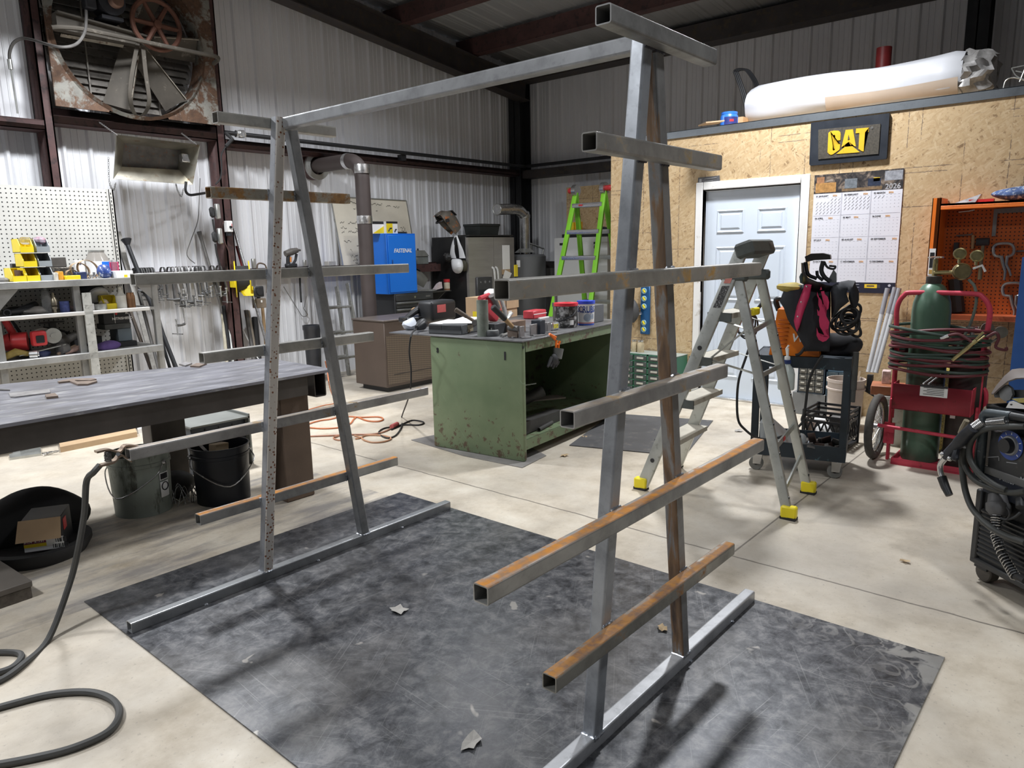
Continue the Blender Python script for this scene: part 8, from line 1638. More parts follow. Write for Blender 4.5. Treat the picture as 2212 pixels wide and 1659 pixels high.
# connector and spring guarded cable
b=B(); a=mp_(590,965,.02); e=mp_(585,1110,.05); b.tube([a,a.lerp(e,.4),a.lerp(e,.45),a.lerp(e,.75),e],[.040,.042,.048,.047,.028],16); build(b,'power_connector',mat('grey_connector',(.13,.13,.135),.5,0,.2,12),t)
sp=catmull([mp_(x,y,o) for x,y,o in ((578,1105,.05),(570,1170,.06),(572,1250,.07),(590,1310,.08),(625,1400,.09),(670,1480,.10),(710,1545,.11))],6)
b=B(); b.tube(sp,.016,8); b.tube([sp[-1],mp_(735,1550,.12),mp_(775,1575,.12)],.014,8); build(b,'welder_cable',BLACKR,t)
b=B(); n_=22*8; pts=[]
import bisect
for i in range(n_):
    f=i/(n_-1)*(len(sp)-1); k_=int(min(f,len(sp)-2)); p=sp[k_].lerp(sp[k_+1],f-k_); d=(sp[k_+1]-sp[k_]).normalized(); u=d.orthogonal().normalized(); w_=d.cross(u); a=2*PI*i/8; pts.append(p+(u*math.cos(a)+w_*math.sin(a))*.020)
b.tube(pts,.0028,5); build(b,'spring_guard',CHROME,t)
b=B(); b.tube([mp_(745,990,.01),mp_(745,1050,.03)],.018,10); b.tube(catmull([mp_(745,1085,.03),mp_(700,1120,.04),mp_(640,1135,.05),mp_(600,1125,.06)],4),.006,6); b.tube(catmull([mp_(640,1045,.04),mp_(665,1075,.05),mp_(660,1120,.05),mp_(600,1170,.05)],4),.004,6); build(b,'small_plug',mat('dark_grey_plug',(.06,.062,.065),.5),t)
# gun and its hose
b=B(); GH=mat('greenish_black_hose',(.055,.058,.055),.5,0,.15,12)
b.tube(catmull([mp_(x,y,o) for x,y,o in ((780,1305,.10),(640,1255,.10),(540,1200,.09),(450,1120,.08),(390,1040,.07),(350,930,.06),(330,800,.06),(325,700,.06),(345,620,.06))],5),.0135,10)
b.tube(catmull([mp_(x,y,o) for x,y,o in ((345,620,.06),(335,700,.06),(360,780,.06),(430,860,.06),(560,920,.06),(680,945,.05),(780,935,.05))],5),.013,10)
b.tube(catmull([mp_(x,y,o) for x,y,o in ((780,468,.04),(640,470,.05),(520,480,.06),(430,520,.07),(385,590,.07),(378,670,.07),(400,740,.07),(460,820,.07),(560,890,.07),(640,925,.06))],5),.0135,10)
gun=thing('welding_gun','black welding gun with its grey hose looped over the wire welder','welding gun',tuple(mp_(240,960,.10))); build(b,'gun_hose',GH,gun)
b=B(); b.tube(catmull([mp_(x,y,.10) for x,y in ((405,478),(360,520),(290,600),(215,680))],5),[.024]*5+[.026]*5+[.024]*5+[.022],10); b.box(mp_(290,640,.10),(.03,.03,.10),(.3,.5,.5),.01); build(b,'gun_handle',mat('navy_black_grip',(.022,.025,.034),.45,0,.2,9),gun)
b=B(); b.tube(catmull([mp_(x,y,.10) for x,y in ((205,695),(172,740),(170,785),(185,835))],5),.013,10); b.sph(mp_(185,668,.12),.012,8); b.sph(mp_(237,700,.12),.012,8); build(b,'gun_neck',CHROME,gun)
b=B(); b.tube([mp_(180,830,.10),mp_(205,900,.10),mp_(235,962,.10)],[.020,.019,.016],12); build(b,'gun_nozzle',BLACKP,gun)
b=B(); a=mp_(405,480,.09); e=mp_(470,435,.07); b.tube([a,e],.014,8); 
for i in range(8): b.torus(a.lerp(e,i/7.5),.018,.003,frame((0,0,0),V((0,0,1)).cross(e-a),(e-a)),12,5)
e2=mp_(640,425,.05); 
for i in range(14): b.torus(mp_(515,440,.05).lerp(e2,i/13),.016,.0026,frame((0,0,0),V((0,0,1)).cross(e2-e),(e2-e)),12,5)
build(b,'strain_spring',CHROME,gun)
b=B(); b.tube([mp_(360,425,.02),mp_(330,480,.02),mp_(315,520,.02)],.012,8); b.tube(catmull([mp_(500,335,.02),mp_(470,400,.0),mp_(445,440,.0)],4),.010,6); tag(build(b,'tan_lever',mat('tan_lever',(.28,.24,.17),.6)),'short tan lever standing behind the welding gun','lever')
# helmet, cards on the welder tray
c=MM@V((.34,.20,zt0+.05)); t=thing('welding_helmet','brown grey welding helmet with round knob on the wire welder tray','welding helmet',tuple(c))
b=B(); hs=[]
prof=[(545,235),(580,180),(640,110),(690,68),(740,62),(800,62)]
pr1=[mp_(x,y,-.05) for x,y in prof]; pr2=[mp_(x,y+8,-.30) for x,y in prof]; pr3=[mp_(x,y,.02) for x,y in ((560,240),(600,200),(660,150),(720,130),(770,128),(820,130))]
b.loft([pr3,pr1,pr2],False,False); b.thick(.006); build(b,'helmet_shell',mat('brown_grey_helmet',(.15,.125,.115),.5,0,.12,6),t,ang=70)
b=B(); b.prism([mp_(x,y,-.02) for x,y in ((548,225),(570,210),(800,210),(800,262),(560,262))],tuple((MM.to_3x3()@V((0,1,0)))*.05)); build(b,'head_band',mat('dark_band',(.05,.052,.055),.5),t)
b=B(frame(mp_(655,228,-.01),MM.to_3x3()@V((1,0,0)),dn)); b.lathe([(0,0),(.036,0),(.036,.012),(.02,.016),(0,.016)],None,8); build(b,'ratchet_knob',mat('grey_knob',(.22,.23,.24),.4),t)
b=B(); b.prism([mp_(x,y,.03) for x,y in ((640,335),(665,290),(690,285),(790,325),(790,345))],tuple((MM.to_3x3()@V((0,1,0)))*.002)); ct=tag(build(b,'white_card',PAPER),'white card with slotted hole lying in the welder tray','card')
b=B(); b.prism([mp_(x,y,.0) for x,y in ((680,270),(790,262),(790,300),(735,298))],tuple((MM.to_3x3()@V((0,1,0)))*.004)); tag(build(b,'yellow_card',mat('yellow_cream',(.70,.58,.18),.5,0,.4,20)),'yellow and cream packet behind the white card in the welder tray','packet')
b=B(); b.prism([mp_(x,y,.032) for x,y in ((668,315),(674,306),(686,308),(680,318))],tuple((MM.to_3x3()@V((0,1,0)))*.001)); build(b,'card_slot',BLACKP,ct)
# ================================================================ on the office wall
def ow(x,y,xx=XO-.002): return W(x,y,'x',xx)
zs_=Z(1740,230,.17336)
XS_=XO-.03
t=thing('wall_sign','black framed plastic sign with big yellow CAT letters above the calendar','sign',tuple(ow(1835,350)))
b=B(); fr_=[ow(*zs_(x,y),XS_+.005) for x,y in ((68,203),(1048,82),(1012,640),(1000,655),(62,738),(46,722))]; b.prism(fr_,(.022,0,0)); 
build(b,'sign_frame',mat('blue_black_plastic',(.018,.022,.030),.4,0,.15,6),t)
b=B(); b.prism([ow(*zs_(x,y),XS_-.002) for x,y in ((160,288),(935,215),(908,590),(158,658))],(.008,0,0)); build(b,'sign_panel',mat('brown_mesh_panel',(.055,.047,.035),.6,0,.4,70),t)
CY=mat('sign_yellow',(.72,.43,.02),.45,0,.12,9,(.4,.26,.03),.08)
def letter(nm,pl,m=CY,xx=None,d=.005,par=None):
    b=B(); a=[ow(*zs_(x,y),XS_-.006) for x,y in pl]; b.bm.faces.new([b._v(p) for p in a]); bmesh.ops.triangulate(b.bm,faces=b.bm.faces[:],ngon_method='EAR_CLIP'); 
    ex=bmesh.ops.extrude_face_region(b.bm,geom=b.bm.faces[:]); vs=[v for v in ex['geom'] if isinstance(v,bmesh.types.BMVert)]; bmesh.ops.translate(b.bm,verts=vs,vec=(d,0,0)); return build(b,nm,m,t)
letter('letter',[(285,330),(310,308),(360,300),(410,302),(432,318),(438,345),(434,420),(372,428),(370,362),(358,350),(345,362),(338,540),(350,550),(366,540),(368,475),(432,468),(428,520),(420,540),(375,572),(340,596),(318,603),(292,592),(274,570)])
letter('letter',[(500,292),(592,284),(628,500),(606,492),(543,436),(470,494),(448,508)])
letter('letter',[(630,276),(790,263),(784,318),(742,322),(724,560),(700,555),(660,528),(672,330),(624,335)])
letter('triangle_mark',[(541,460),(676,570),(384,592)])
letter('letter_counter',[(538,352),(552,408),(526,416)],mat('brown_mesh_panel',(.055,.047,.035)),d=-.003)
b=B(); p=ow(*zs_(828,268),XS_-.006); b.torus(p,.0065,.0012,RY(PI/2),14,5); build(b,'registered_mark',GREYP,t)
# calendar
zcal=Z(1720,340,.22242); XK=XO-.006
TL,TR_,BR_=ow(1760,380,XK),ow(1952,362.2,XK),ow(1934.5,634,XK); yl0,yr0=TL.y,(TR_.y+BR_.y)/2; zt0_,zb0_=2.104,1.086
wK=yl0-yr0; hK=zt0_-zb0_
def kp(u,v): return (yl0-u*wK, zt0_-v*hK)
def kbox(b,u0,u1,v0,v1,x0,x1):
    ya,za=kp(u0,v0); yb,zb=kp(u1,v1); b.bx(x0,x1,yb,ya,zb,za)
t=thing('wall_calendar','large 2026 year calendar with photo header on the strand board wall','calendar',(XK,(yl0+yr0)/2,zb0_))
b=B(); kbox(b,0,1,0,1,XK-.001,XK+.003); build(b,'calendar_sheet',mat('calendar_paper',(.74,.74,.80),.5,0,.02,4),t)
hv_=.158
def m_header():
    m,t_,p=nt('calendar_photo'); tc=nd(t_,'TexCoord'); vec=tc.outputs['Object']; n=noi(t_,vec,14,8,.7,.8); sx=nd(t_,'SeparateXYZ'); t_.links.new(vec,sx.inputs[0])
    c=ramp(t_,n,[(.3,(.008,.008,.010)),(.5,(.05,.045,.045)),(.62,(.22,.17,.13)),(.75,(.45,.42,.40))]); t_.links.new(c,p.inputs['Base Color']); p.inputs['Roughness'].default_value=.4; return m
b=B(); kbox(b,0,1,0,hv_,XK-.002,XK-.001); hd=build(b,'photo_header',m_header(),t)
for u0,u1,v0,v1,c_,nm in ((.02,.26,.07,.15,(.42,.22,.07),'ochre_machine'),(.36,.50,.05,.13,(.16,.18,.20),'grey_machine'),(.62,.76,.06,.12,(.02,.03,.06),'navy_machine'),(.68,.75,.055,.085,(.75,.52,.03),'yellow_hood'),(.80,.99,.01,.085,(.30,.31,.34),'grey_tank'),(.03,.12,.02,.07,(.35,.17,.08),'smoke'),(.33,.78,.128,.15,(.20,.13,.07),'ground')):
    b=B(); kbox(b,u0,u1,v0,v1,XK-.0026,XK-.002); build(b,'picture_%s'%nm,mat('cal_'+nm,c_,.5,0,.35,40),hd)
def ktxt(s,u,v,size,m_,nm,par,al='LEFT',bold=True):
    y,z=kp(u,v); b=B(); b.txt(s,T3(XK-.0028,y,z)@RZ(-PI/2)@RX(PI/2),size,.0003,al,bold); return build(b,nm,m_,par)
ktxt('2026',.895,.135,.060,mat('cal_grey_print',(.42,.42,.44),.5),'year_print',hd,'CENTER')
KB=mat('cal_black_print',(.05,.05,.06),.5); KO=mat('cal_orange_print',(.75,.38,.10),.5); KG=mat('cal_pale_grey',(.52,.52,.58),.5)
MN=['JANUARY','FEBRUARY','MARCH','APRIL','MAY','JUNE','JULY','AUGUST','SEPTEMBER','OCTOBER','NOVEMBER','DECEMBER']
rows=[.158,.345,.530,.715,.902]
start=[4,0,0,3,5,1,3,6,2,4,0,2]; nd_=[31,28,31,30,31,30,31,31,30,31,30,31]
grid=B(); dates=B(); slash=B(); heads=B()
for i,mn_ in enumerate(MN):
    r_,c_=divmod(i,3); u0=.012+c_*.331; v0=rows[r_]+.012
    o=ktxt('%02d %s'%(i+1,mn_),u0+.02,v0+.010,.0185,KB,'month_name',t); ktxt('2026',u0+.034+.0245*(len(mn_)+3)*.74,v0+.010,.0185,KO,'month_year',t)
    for d_ in range(7):
        kbox(heads,u0+.022+d_*.043,u0+.044+d_*.043,v0+.024,v0+.026,XK-.0016,XK-.001)
    for d_ in range(nd_[i]):
        q_=start[i]+d_; rr_,cc_=divmod(q_,7); uu=u0+.03+cc_*.043; vv=v0+.046+rr_*.027
        kbox(dates,uu,uu+.010,vv-.003,vv+.002,XK-.0016,XK-.001)
        if i<2 or (i==2 and d_<3):
            ya,za=kp(uu-.005,vv+.008); yb,zb=kp(uu+.020,vv-.014); slash.tube([(XK-.0015,ya,za),(XK-.0015,yb,zb)],.0011,4)
    if r_<3: kbox(grid,u0-.006,u0+.315,rows[r_+1]-.003,rows[r_+1]+.001,XK-.0016,XK-.001)
for c_ in (1,2): kbox(grid,.006+c_*.331-.010,.006+c_*.331+.004,hv_,.90,XK-.0016,XK-.001)
build(grid,'month_divider',KG,t); build(heads,'weekday_line',KG,t,kind='stuff'); build(dates,'day_numbers',KG,t,kind='stuff'); build(slash,'pen_strokes',KB,t,kind='stuff')
b=B(); kbox(b,0,1,.912,1,XK-.002,XK-.001); bb_=build(b,'footer_band',mat('cal_navy_band',(.012,.013,.030),.5),t)
b=B(); kbox(b,.66,.80,.926,.958,XK-.0026,XK-.002); build(b,'yellow_logo',mat('cal_yellow',(.80,.55,.03),.5),bb_)
b=B(); kbox(b,.685,.77,.936,.946,XK-.003,XK-.0026); kbox(b,.80,.835,.928,.956,XK-.0026,XK-.002); build(b,'logo_print',KB,bb_)
b=B(); 
for i in range(5): kbox(b,.46,.60-.03*(i%2),.928+i*.012,.931+i*.012,XK-.0026,XK-.002)
y,z=kp(.935,.935); b.lathe([(0,0),(.011,0),(.011,.001),(0,.001)],T3(XK-.002,y,z)@RY(-PI/2),18); build(b,'footer_print',KG,bb_)
# small plaque above the door
b=B(); a=ow(1506,398,XO-.02); p=[ow(x,y,XO-.014) for x,y in ((1508,384),(1554,379),(1555,391),(1507,398))]; b.prism(p,(.006,0,0)); t=build(b,'door_plaque',mat('dark_grey_plaque',(.10,.10,.105),.45)); tag(t,'small dark grey plaque leaning above the door frame','plaque')
b=B(); q0=ow(1513,391,XO-.0155); b.bx(XO-.016,XO-.0145,q0.y-.012,q0.y+.012,q0.z-.018,q0.z+.018); a=ow(1522,387,XO-.0155);e=ow(1548,384,XO-.0155); b.tube([a,e],.003,4); a=ow(1522,392,XO-.0155);e=ow(1540,390,XO-.0155); b.tube([a,e],.0025,4); build(b,'plaque_engraving',mat('pale_engraving',(.35,.35,.35),.5),t)
# blue level hung left of the door
t=thing('blue_level','blue box level with yellow vials hanging on the strand board wall','level',tuple(ow(1391,721))); XLv=XO-.03
BLV=mat('blue_level_paint',(.012,.09,.24),.35,.2,.1,6)
ya,yb=ow(1399,680,XLv).y,ow(1383,680,XLv).y; za,zb=ow(1391,722,XLv).z,ow(1391,618,XLv).z
b=B(); b.bx(XLv,XLv+.026,ya-.02,yb,za,zb,.006); build(b,'level_body',BLV,t)
for f in (.10,.24,.58,.74,.90):
    z=za+(zb-za)*f; yc_=yb-.045; b=B(); b.torus((XLv-.002,yc_,z),.026,.005,RY(PI/2),20,6); b.cyl((XLv-.001,yc_,z),(XLv-.0005,yc_,z),.023,16); hl=build(b,'vial_ring',mat('pale_blue_ring',(.35,.60,.72),.3),t)
    b=B(); b.tube([(XLv-.006,yc_-.010,z-.016),(XLv-.006,yc_+.010,z+.016)],.010,8); build(b,'vial',YEL,hl)
b=B(); p=ow(1376,680,XO-.06); b.tube([p+V((0,.04,-.03)),p,p+V((0,-.05,.02))],[.008,.012,.018],8); tag(build(b,'hose_nozzle',CHROME),'bright hose nozzle hung left of the blue level','nozzle')
b=B(); p=ow(1362,672,XO-.09); b.sph(p,(.07,.10,.13),14); b.noise(.012,3,9); tag(build(b,'dark_hat',mat('grey_hat',(.07,.072,.075),.7,0,.2,10)),'dark grey bundle hung on the wall behind the rack leg','hat')
# green parts cabinet with jars
GC=mat('green_cabinet_paint',(.030,.13,.075),.45,0,.15,5); xg=5.88
yg0=W(1461,775,'x',xg).y; yg1=W(1340,775,'x',xg).y; zg_=W(1461,772,'x',xg).z
def draws2():
    t=thing('drawer_cabinet','green steel cabinet of small grey drawers beneath the blue level','cabinet',(xg+.1,(yg0+yg1)/2,0)); ny,nz=4,6
    b=B(); b.bx(xg+.01,xg+.24,yg0,yg1,0,zg_,.003); b.bx(xg,xg+.01,yg0,yg0+.02,0,zg_); b.bx(xg,xg+.01,(yg0+yg1)/2-.01,(yg0+yg1)/2+.01,0,zg_)
    for j in range(nz+1): z=zg_-.012-(zg_-.02)*j/nz; b.bx(xg,xg+.01,yg0,yg1,z,z+.012)
    build(b,'cabinet_case',GC,t); b=B(); b.bx(xg+.005,xg+.245,yg0-.002,yg1,zg_,zg_+.006); build(b,'cabinet_top',mat('grey_green_top',(.32,.36,.33),.5,0,.1,6),t)
    w_=(yg1-yg0)/ny; h_=(zg_-.02)/nz
    for i in range(ny):
        for j in range(nz):
            ya=yg0+i*w_+.014; yb=ya+w_-.024; z1_=zg_-.014-j*h_; z0_=z1_-h_+.014
            b=B(); b.bx(xg-.004,xg+.012,ya,yb,z0_,z1_,.003); d=build(b,'drawer',mat('smoky_green_drawer',(.06,.075,.07),.3,0,.2,9),t); b=B(); b.bx(xg-.014,xg-.004,ya+w_*.2,yb-w_*.2,(z0_+z1_)/2-.008,(z0_+z1_)/2+.010); build(b,'label_holder',TANL,d)
draws2()
zj6=Z(1330,680,.17857)
for i,(x0,x1,yb_,yt) in enumerate(((118,185,440,300),(190,262,438,294),(258,345,450,305))):
    c=W(*zj6((x0+x1)/2,yb_),'x',xg+.09); r=(x1-x0)/2*.17857*mpp(c)*1.0; z0_=zg_+.0065; h=(yb_-yt)*.17857*mpp(c)*1.02; t=thing('glass_jar',['glass jar with steel lid on the green cabinet, leftmost','glass jar with steel lid on the green cabinet, middle','glass jar with steel lid on the green cabinet, rightmost and largest'][i],'jar',(c.x,c.y,z0_),'jars on the green cabinet')
    b=B(); b.lathe([(0,0),(r*.95,0),(r,.01),(r,h*.7),(r*.82,h*.82),(r*.8,h*.86),(0,h*.86)],T3(c.x,c.y,z0_),24); build(b,'jar_glass',mat('amber_glass_contents',(.48,.40,.26),.15,0,.25,10),t); b=B(); b.lathe([(r*.86,h*.86),(r*.88,h*.88),(r*.88,h),(0,h)],T3(c.x,c.y,z0_),24); build(b,'jar_lid',CHROME,t)
# dark mat on the floor by the office
b=B(); b.prism([(4.06,1.27,.001),(5.20,1.585,.001),(4.93,2.45,.001),(3.80,2.12,.001)],(0,0,.006)); tag(build(b,'floor_mat',mat('dark_rubber_mat',(.085,.085,.088),.6,0,.15,5,(.15,.14,.13),.2)),'dark rubber mat on the concrete in front of the door','mat')
# ---------------------------------------------------------------- orange tool cabinet
OC_=mat('orange_cabinet_paint',(.66,.145,.012),.42,0,.08,4); OPB=m_pegboard('orange_pegboard',(.52,.105,.010),(.02,.006,.003),.0254*1.1,.005,(1,2)); xo=5.89
yo=W(2014,440,'x',xo).y; yi=W(2033,440,'x',xo).y; zo1=W(2020,428,'x',xo).z; zo0=.93
t=thing('tool_cabinet','open orange pegboard tool cabinet on the wall at the right edge','cabinet',(6.0,-.4,zo0)); 
b=B(); b.bx(xo,xo+.006,yi,yo,zo0,zo1); b.bx(xo,6.135,yi,yi+.006,zo0,zo1); b.bx(xo,6.135,yo-.006,yo,zo0,zo1); build(b,'left_side',OC_,t)
zo2=W(2100,437,'x',xo).z
b=B(); b.bx(xo,6.135,-1.2,yi,zo2-.03,zo2); b.bx(xo,xo+.006,-1.2,yi,zo2-.045,zo2); build(b,'top_lip',OC_,t)
zb_o=W(2130,692,'x',xo).z; b=B(); b.bx(xo,6.135,-1.2,yi,zb_o,zb_o+.03); b.bx(xo,xo+.006,-1.2,yi,zb_o-.005,zb_o+.035); build(b,'bottom_lip',mat('dim_orange',(.42,.09,.03),.5),t)
b=B(); b.bx(6.115,6.13,-1.2,yi,zb_o,zo2-.03); build(b,'pegboard_back',OPB,t)
zo_=Z(2000,400,.16812); xt=6.10
def op(x,y,xx=xt): return W(*zo_(x,y),'x',xx)
a=W(2009,595,'x',xo-.002);e=W(2017,537,'x',xo-.002); ym=(yo+yi)/2; b=B(); b.bx(xo-.003,xo-.001,ym-.022,ym+.022,a.z,e.z); lb=build(b,'white_sticker',PAPER,t)
b=B(); b.bx(xo-.0045,xo-.003,ym-.015,ym+.015,a.z+.06,e.z-.03); build(b,'dark_logo',BLACKP,lb); b=B(); b.bx(xo-.0045,xo-.003,ym-.014,ym+.014,a.z+.012,a.z+.045); build(b,'tan_logo',mat('tan_logo',(.5,.3,.08),.5),lb)
b=B(); p=op(900,650); 
pts=[op(845,655),op(875,305),op(1400,270),op(1400,340),op(920,362),op(895,655)]; b.prism(pts,(.006,0,0)); tag(build(b,'framing_square',mat('dull_steel_square',(.22,.22,.205),.5,.5)),'grey steel framing square hung in the orange cabinet','square')
b=B(); b.tube([op(420,345),op(560,330),op(625,315)],.006,6); tag(build(b,'thin_bar',CHROME),'thin bright bar on the pegboard upper left','bar')
t=thing('coping_saw','saw with pale wooden handle hung under the bright bar in the orange cabinet','saw',tuple(op(600,820))); b=B(); b.tube([op(390,650),op(580,635),op(600,620)],.006,6); build(b,'saw_frame',IRON,t); b=B(); b.tube([op(605,640),op(605,740),op(598,820)],[.010,.013,.011],8); build(b,'handle',WOODH,t)
zk2=Z(1720,340,.22242)
def oq(x,y,xx=xt): return W(*zk2(x,y),'x',xx)
t=thing('rubber_mallet','black headed rubber mallet hung in the orange cabinet','mallet',tuple(oq(1780,1185))); b=B(); b.cyl(oq(1750,822,6.06),oq(1875,818,6.06),.030,14); build(b,'mallet_head',BLACKR,t); b=B(); b.tube([oq(1815,850,6.06),oq(1795,1010,6.06),oq(1782,1185,6.06)],[.012,.013,.016],8); build(b,'handle',mat('olive_wood',(.16,.12,.06),.6),t)
def cplier(lab,f):
    t=thing('locking_c_clamp',lab,'clamp',tuple(f(2040,1190)),'locking clamps in the orange cabinet'); CLG=mat('grey_nickel',(.30,.295,.28),.4,.6,.2,12)
    b=B(); pts=catmull([f(x,y) for x,y in ((1985,965),(1925,950),(1915,880),(1945,845),(2010,835),(2080,840),(2115,880),(2105,940),(2055,965))],4); b.tube(pts,.011,8); build(b,'c_jaw',CLG,t)
    b=B(); b.tube([f(1990,955),f(2010,1040),f(2030,1110),f(2020,1190)],[.014,.012,.010,.008],8); b.tube([f(2050,955),f(2040,1040),f(2070,1100),f(2085,1150)],[.012,.010,.009,.008],8); build(b,'handle',CLG,t)
cplier('grey locking C-clamp pliers hung beside the mallet',lambda x,y:oq(x,y,6.08)); cplier('grey locking C-clamp pliers hung lower right of the first pair',lambda x,y:oq(x+90,y+385,6.08))
b=B(); b.bx(6.05,6.10,op(430,800).y,op(370,800).y,op(400,900).z,op(400,735).z); tag(build(b,'black_case',BLACKP),'small black case hung behind the regulator in the orange cabinet','case')
b=B(); b.tube([oq(1540,1180,6.09),oq(1570,1500,6.09)],.05,8); tag(build(b,'dark_stick',mat('dark_green_black',(.03,.028,.022),.6)),'dark long tool hung behind the green cylinder in the orange cabinet','tool')
b=B(); a=op(1160,850);e=op(1270,845); b.tube([a,e],.007,6); tag(build(b,'short_pin',IRON),'short dark pin on the pegboard right of the upper clamp','pin')
# things lying on the cabinet
zt_c=zo2+.0005
b=B(); b.sph((6.02,W(2185,420,'x',6.0).y-.06,zt_c+.05),(.09,.20,.05),16); b.noise(.03,8,9); [setattr(v.co,'z',max(v.co.z,zt_c)) for v in b.bm.verts]
tag(build(b,'striped_cloth',mat('blue_white_cloth',(.05,.09,.22),.8,0,.5,14,(.45,.50,.55),.35),sub=1),'blue and white cloth heaped on the orange cabinet','cloth')
b=B(); y_=W(2115,425,'x',5.97).y; b.bx(5.94,5.99,y_-.10,y_+.06,zt_c,zt_c+.022); tag(build(b,'red_folder',REDP),'red flat item under the blue cloth on the orange cabinet','folder')
b=B(); y_=W(2090,425,'x',5.97).y; b.hexa([(5.93,y_-.06,zt_c),(5.93,y_+.08,zt_c),(6.05,y_+.08,zt_c),(6.05,y_-.06,zt_c),(5.95,y_-.09,zt_c+.06),(5.95,y_+.03,zt_c+.02),(6.02,y_+.03,zt_c+.02),(6.02,y_-.09,zt_c+.06)]); tag(build(b,'clear_case',mat('clear_grey_film',(.5,.5,.52),.2,0,.3,20,trans=.4)),'clear plastic sleeve at the left on the orange cabinet','sleeve')
b=B(); a=W(2196,690,'x',5.85); b.bx(5.6,5.9,W(2198,700,'x',5.75).y-.3,W(2198,700,'x',5.75).y,0,W(2198,555,'x',5.75).z); tag(build(b,'blue_locker',mat('blue_locker_paint',(.03,.10,.32),.45,0,.1,5)),'blue steel cabinet edge at the right edge of the photo','cabinet')
# ---------------------------------------------------------------- on the office roof
zr=Z(1560,0,.29476); DZ=ZO+.0455
def rp(x,y,xx=6.6): return W(*zr(x,y),'x',xx)
t=thing('plastic_roll','large roll wrapped in white sheeting lying on the office roof','roll',(6.62,1.0,DZ))
b=B(); yA,yB=rp(220,700).y,rp(1790,500).y; N_=40; R=[]
for i in range(25):
    u=i/24; y=yA+(yB-yA)*u; ht=rp(1000,400).z; zt_r=DZ+.405+.02*math.sin(u*7)+.02*u; rv=(zt_r-DZ)/2
    ring=[]
    for k in range(N_):
        a=2*PI*k/N_; rr_=1+.018*math.sin(5*a+u*9)+.012*math.sin(11*a-u*14)
        e_c=1.0 if 0<i<24 else .90
        ring.append(V((6.64+rv*1.15*math.cos(a)*rr_*e_c,y,max(DZ+rv+rv*math.sin(a)*rr_*e_c,DZ+.001))))
    R.append(ring)
b.loft(R); build(b,'white_wrap',mat('white_sheeting',(.54,.55,.58),.32,0,.04,4),t,ang=60)
b=B(); R=[]
for i in range(13):
    u=.42+i/12*.57; y=yA+(yB-yA)*u; rv=(.405+.02*math.sin(u*7)+.02*u)/2; hh=.62-.16*math.sin((u-.42)/.57*PI)
    R.append([V((6.64+rv*1.155*math.cos(a)*1.01,y,DZ+rv+rv*math.sin(a)*1.01)) for a in [PI+.15+ (hh)*k/6 for k in range(7)]])
b.loft(R,False,False); b.thick(.003); build(b,'beige_core',mat('beige_lining',(.46,.37,.29),.45,0,.06,5),t,ang=60)
b=B(); R=[]
for i in range(9):
    u=i/8; y=yB-u*.20; rv=.20*(1.04-.25*u*u)
    R.append([V((6.64+rv*1.15*math.cos(2*PI*k/28)*(1+.10*math.sin(k*2.4+u*6)),y+.02*math.sin(k*1.7),max(DZ+.21+rv*math.sin(2*PI*k/28)*(1+.10*math.sin(k*2.4+u*6)),DZ+.001))) for k in range(28)])
b.loft(R); b.noise(.02,6,14); 
for v in b.bm.verts: v.co.z=max(v.co.z,DZ+.001)
build(b,'crumpled_end',mat('crumpled_clear_film',(.42,.41,.40),.15,.1,.35,16,trans=.25),t,ang=25)
# jug, card bits, cable, red can, wire basket
c=rp(50,915,6.30); c.z=DZ; r=18.5*mpp(c); h=(915-805)*.29476*mpp(c)
t=thing('blue_tub','blue open tub with dark label on the edge of the office roof','tub',(c.x,c.y,DZ)); b=B(); b.lathe([(0,0),(r,0),(r,h*.72),(r*.9,h*.84),(r*.93,h*.86),(r*.93,h),(r*.86,h),(r*.84,h*.85),(0,h*.84)],T3(c.x,c.y,DZ),28); build(b,'tub_body',mat('mid_blue_plastic',(.03,.16,.58),.35,0,.06,5),t)
b=B(); b.lathe([(r*1.005,h*.05),(r*1.005,h*.66)],T3(c.x,c.y,DZ),12,PI*.95,PI*1.5); lb=build(b,'tub_label',mat('navy_label',(.02,.03,.16),.5),t,recalc=False)
b=B(); b.lathe([(r*1.012,h*.35),(r*1.012,h*.50)],T3(c.x,c.y,DZ),6,PI*1.15,PI*1.3); build(b,'red_print',REDP,lb,recalc=False)
b=B(); p=rp(130,900,6.42); b.box((6.42,p.y,DZ+.05),(.14,.12,.10)); tag(build(b,'carton_piece',mat('orange_card_piece',(.60,.36,.18),.6)),'orange cardboard piece right of the blue tub on the office roof','card')
b=B(); p=W(1530,270,'z',DZ); b.prism([W(x,y,'z',DZ) for x,y in ((1508,273),(1550,268),(1565,262),(1525,266))],(0,0,.012)); tag(build(b,'card_scrap',CARD),'thin card scraps left of the blue tub','card')
b=B(); P_=[rp(x,y,6.9) for x,y in ((215,880),(170,690),(125,560),(115,525),(150,510),(200,520),(250,590),(270,640))]
for o in (0,.02,.04): b.tube(catmull([p+V((0,o,o*.3)) for p in P_],5),.010,6)
tag(build(b,'cable_hank',BLACKP),'black hank of cable standing behind the white roll','cable')
c=rp(1185,400,7.4); r=52*.29476*mpp(c); b=B(); b.lathe([(0,0),(r,0),(r,rp(1185,350,7.4).z-DZ),(0,rp(1185,350,7.4).z-DZ+.01)],T3(c.x,c.y,DZ),20); tag(build(b,'red_can',mat('dark_red_can',(.22,.02,.02),.45)),'dark red can standing behind the white roll','can')
b=B(); 
for P_ in (((2120,500),(2260,470)),((2120,500),(2160,560),(2260,600)),((2180,600),(2230,480)),((2060,650),(2080,590),(2140,570),(2250,600)),((2150,520),(2250,540))): b.tube(catmull([rp(x,y,6.5) for x,y in P_],3),.005,5)
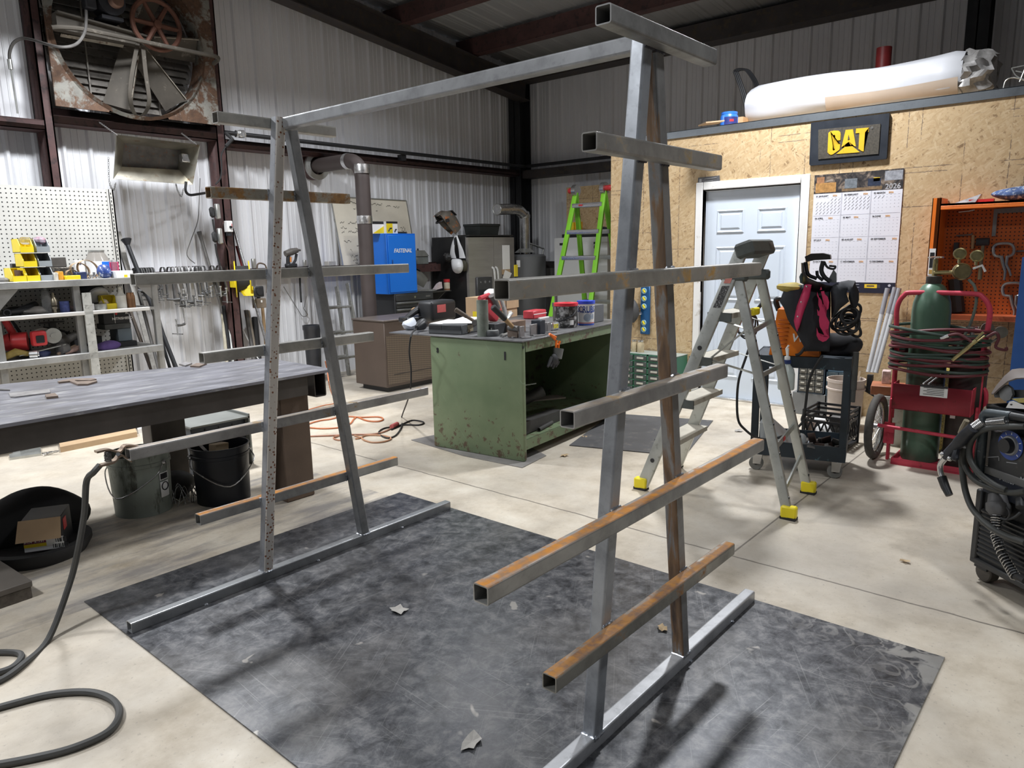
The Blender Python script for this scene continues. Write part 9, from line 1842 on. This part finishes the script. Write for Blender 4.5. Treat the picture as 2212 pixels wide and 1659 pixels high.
tag(build(b,'wire_basket',ALU),'bent wire basket at the right end of the office roof','basket')
b=B(); a=rp(1990,650,6.7); b.bx(6.5,6.8,a.y-.4,a.y,DZ,DZ+.05,.01); tag(build(b,'dark_tray',BLACKP),'dark flat tray on the office roof right of the roll','tray')
# dry leaves on floor and plate
LF=mat('dry_leaf',(.50,.37,.22),.8,0,.3,20); LP=mat('pale_leaf',(.36,.345,.32),.8,0,.2,20)
for i,(x,y,s_,z,m_,lab) in enumerate(((1220,985,.045,0,LF,'dry leaf on the concrete right of the green bench'),(1262,945,.035,0,LF,'dry leaf beside the green bench foot'),(1595,932,.05,0,LP,'pale leaf on the concrete in front of the door'),(1432,1360,.035,.0062,LF,'dry leaf on the steel sheet left of the rack leg'),(862,1320,.055,.0062,LP,'pale crumpled leaf on the middle of the steel sheet'),(1020,1605,.05,.0062,LP,'pale leaf near the lower edge of the steel sheet'),(1955,1215,.03,0,LF,'small dry leaf on the concrete at the right'))):
    p=W(x,y,'z',z); b=B(T3(*p)@RZ(i*1.3)); rl=random.Random(i); pts=[]
    for k in range(11): a=2*PI*k/11; r=s_*(1 if k%2 else .72)*rl.uniform(.7,1.1); pts.append((r*math.cos(a),r*.7*math.sin(a),.004+rl.uniform(0,.010)))
    b.loft([pts,[(x_*.15,y_*.15,.006) for x_,y_,z_ in pts]],True,False); b.face([(x_*.15,y_*.15,.006) for x_,y_,z_ in pts]); tag(build(b,'dry_leaf',m_,ang=10),lab,'leaf')
# ================================================================ light
def lamp(x,y,z,p,size=.45,spread=150,col=(.95,.97,1.0)):
    L=D.lights.new('high_bay_lamp','AREA'); L.shape='DISK'; L.size=size; L.energy=p; L.spread=math.radians(spread); L.color=col
    o=D.objects.new('high_bay_lamp',L); COL.objects.link(o); o.location=(x,y,z); return o
lamp(5.2,1.3,4.05,130,.32)
lamp(4.9,4.3,4.0,45)
lamp(2.2,4.9,3.9,120)
lamp(-.6,4.9,3.9,130)
lamp(-1.8,1.9,4.0,95)
lamp(1.8,-2.0,4.2,45)
w=D.worlds.new('World'); bpy.context.scene.world=w; w.use_nodes=True
bg=w.node_tree.nodes['Background']; bg.inputs[0].default_value=(.62,.66,.72,1); bg.inputs[1].default_value=.12
# ================================================================ camera
cam=D.cameras.new('camera'); co=D.objects.new('camera',cam); COL.objects.link(co)
cam.sensor_width=36; cam.lens=36*CF/2212; cam.clip_start=.05
mw=Matrix.Identity(4)
for j in range(3): mw[j][0]=RT[j]; mw[j][1]=UP[j]; mw[j][2]=-FW[j]; mw[j][3]=CC[j]
co.matrix_world=mw
sc=bpy.context.scene; sc.camera=co
sc.view_settings.view_transform='Standard'; sc.view_settings.look='None'; sc.view_settings.gamma=1; sc.view_settings.exposure=0
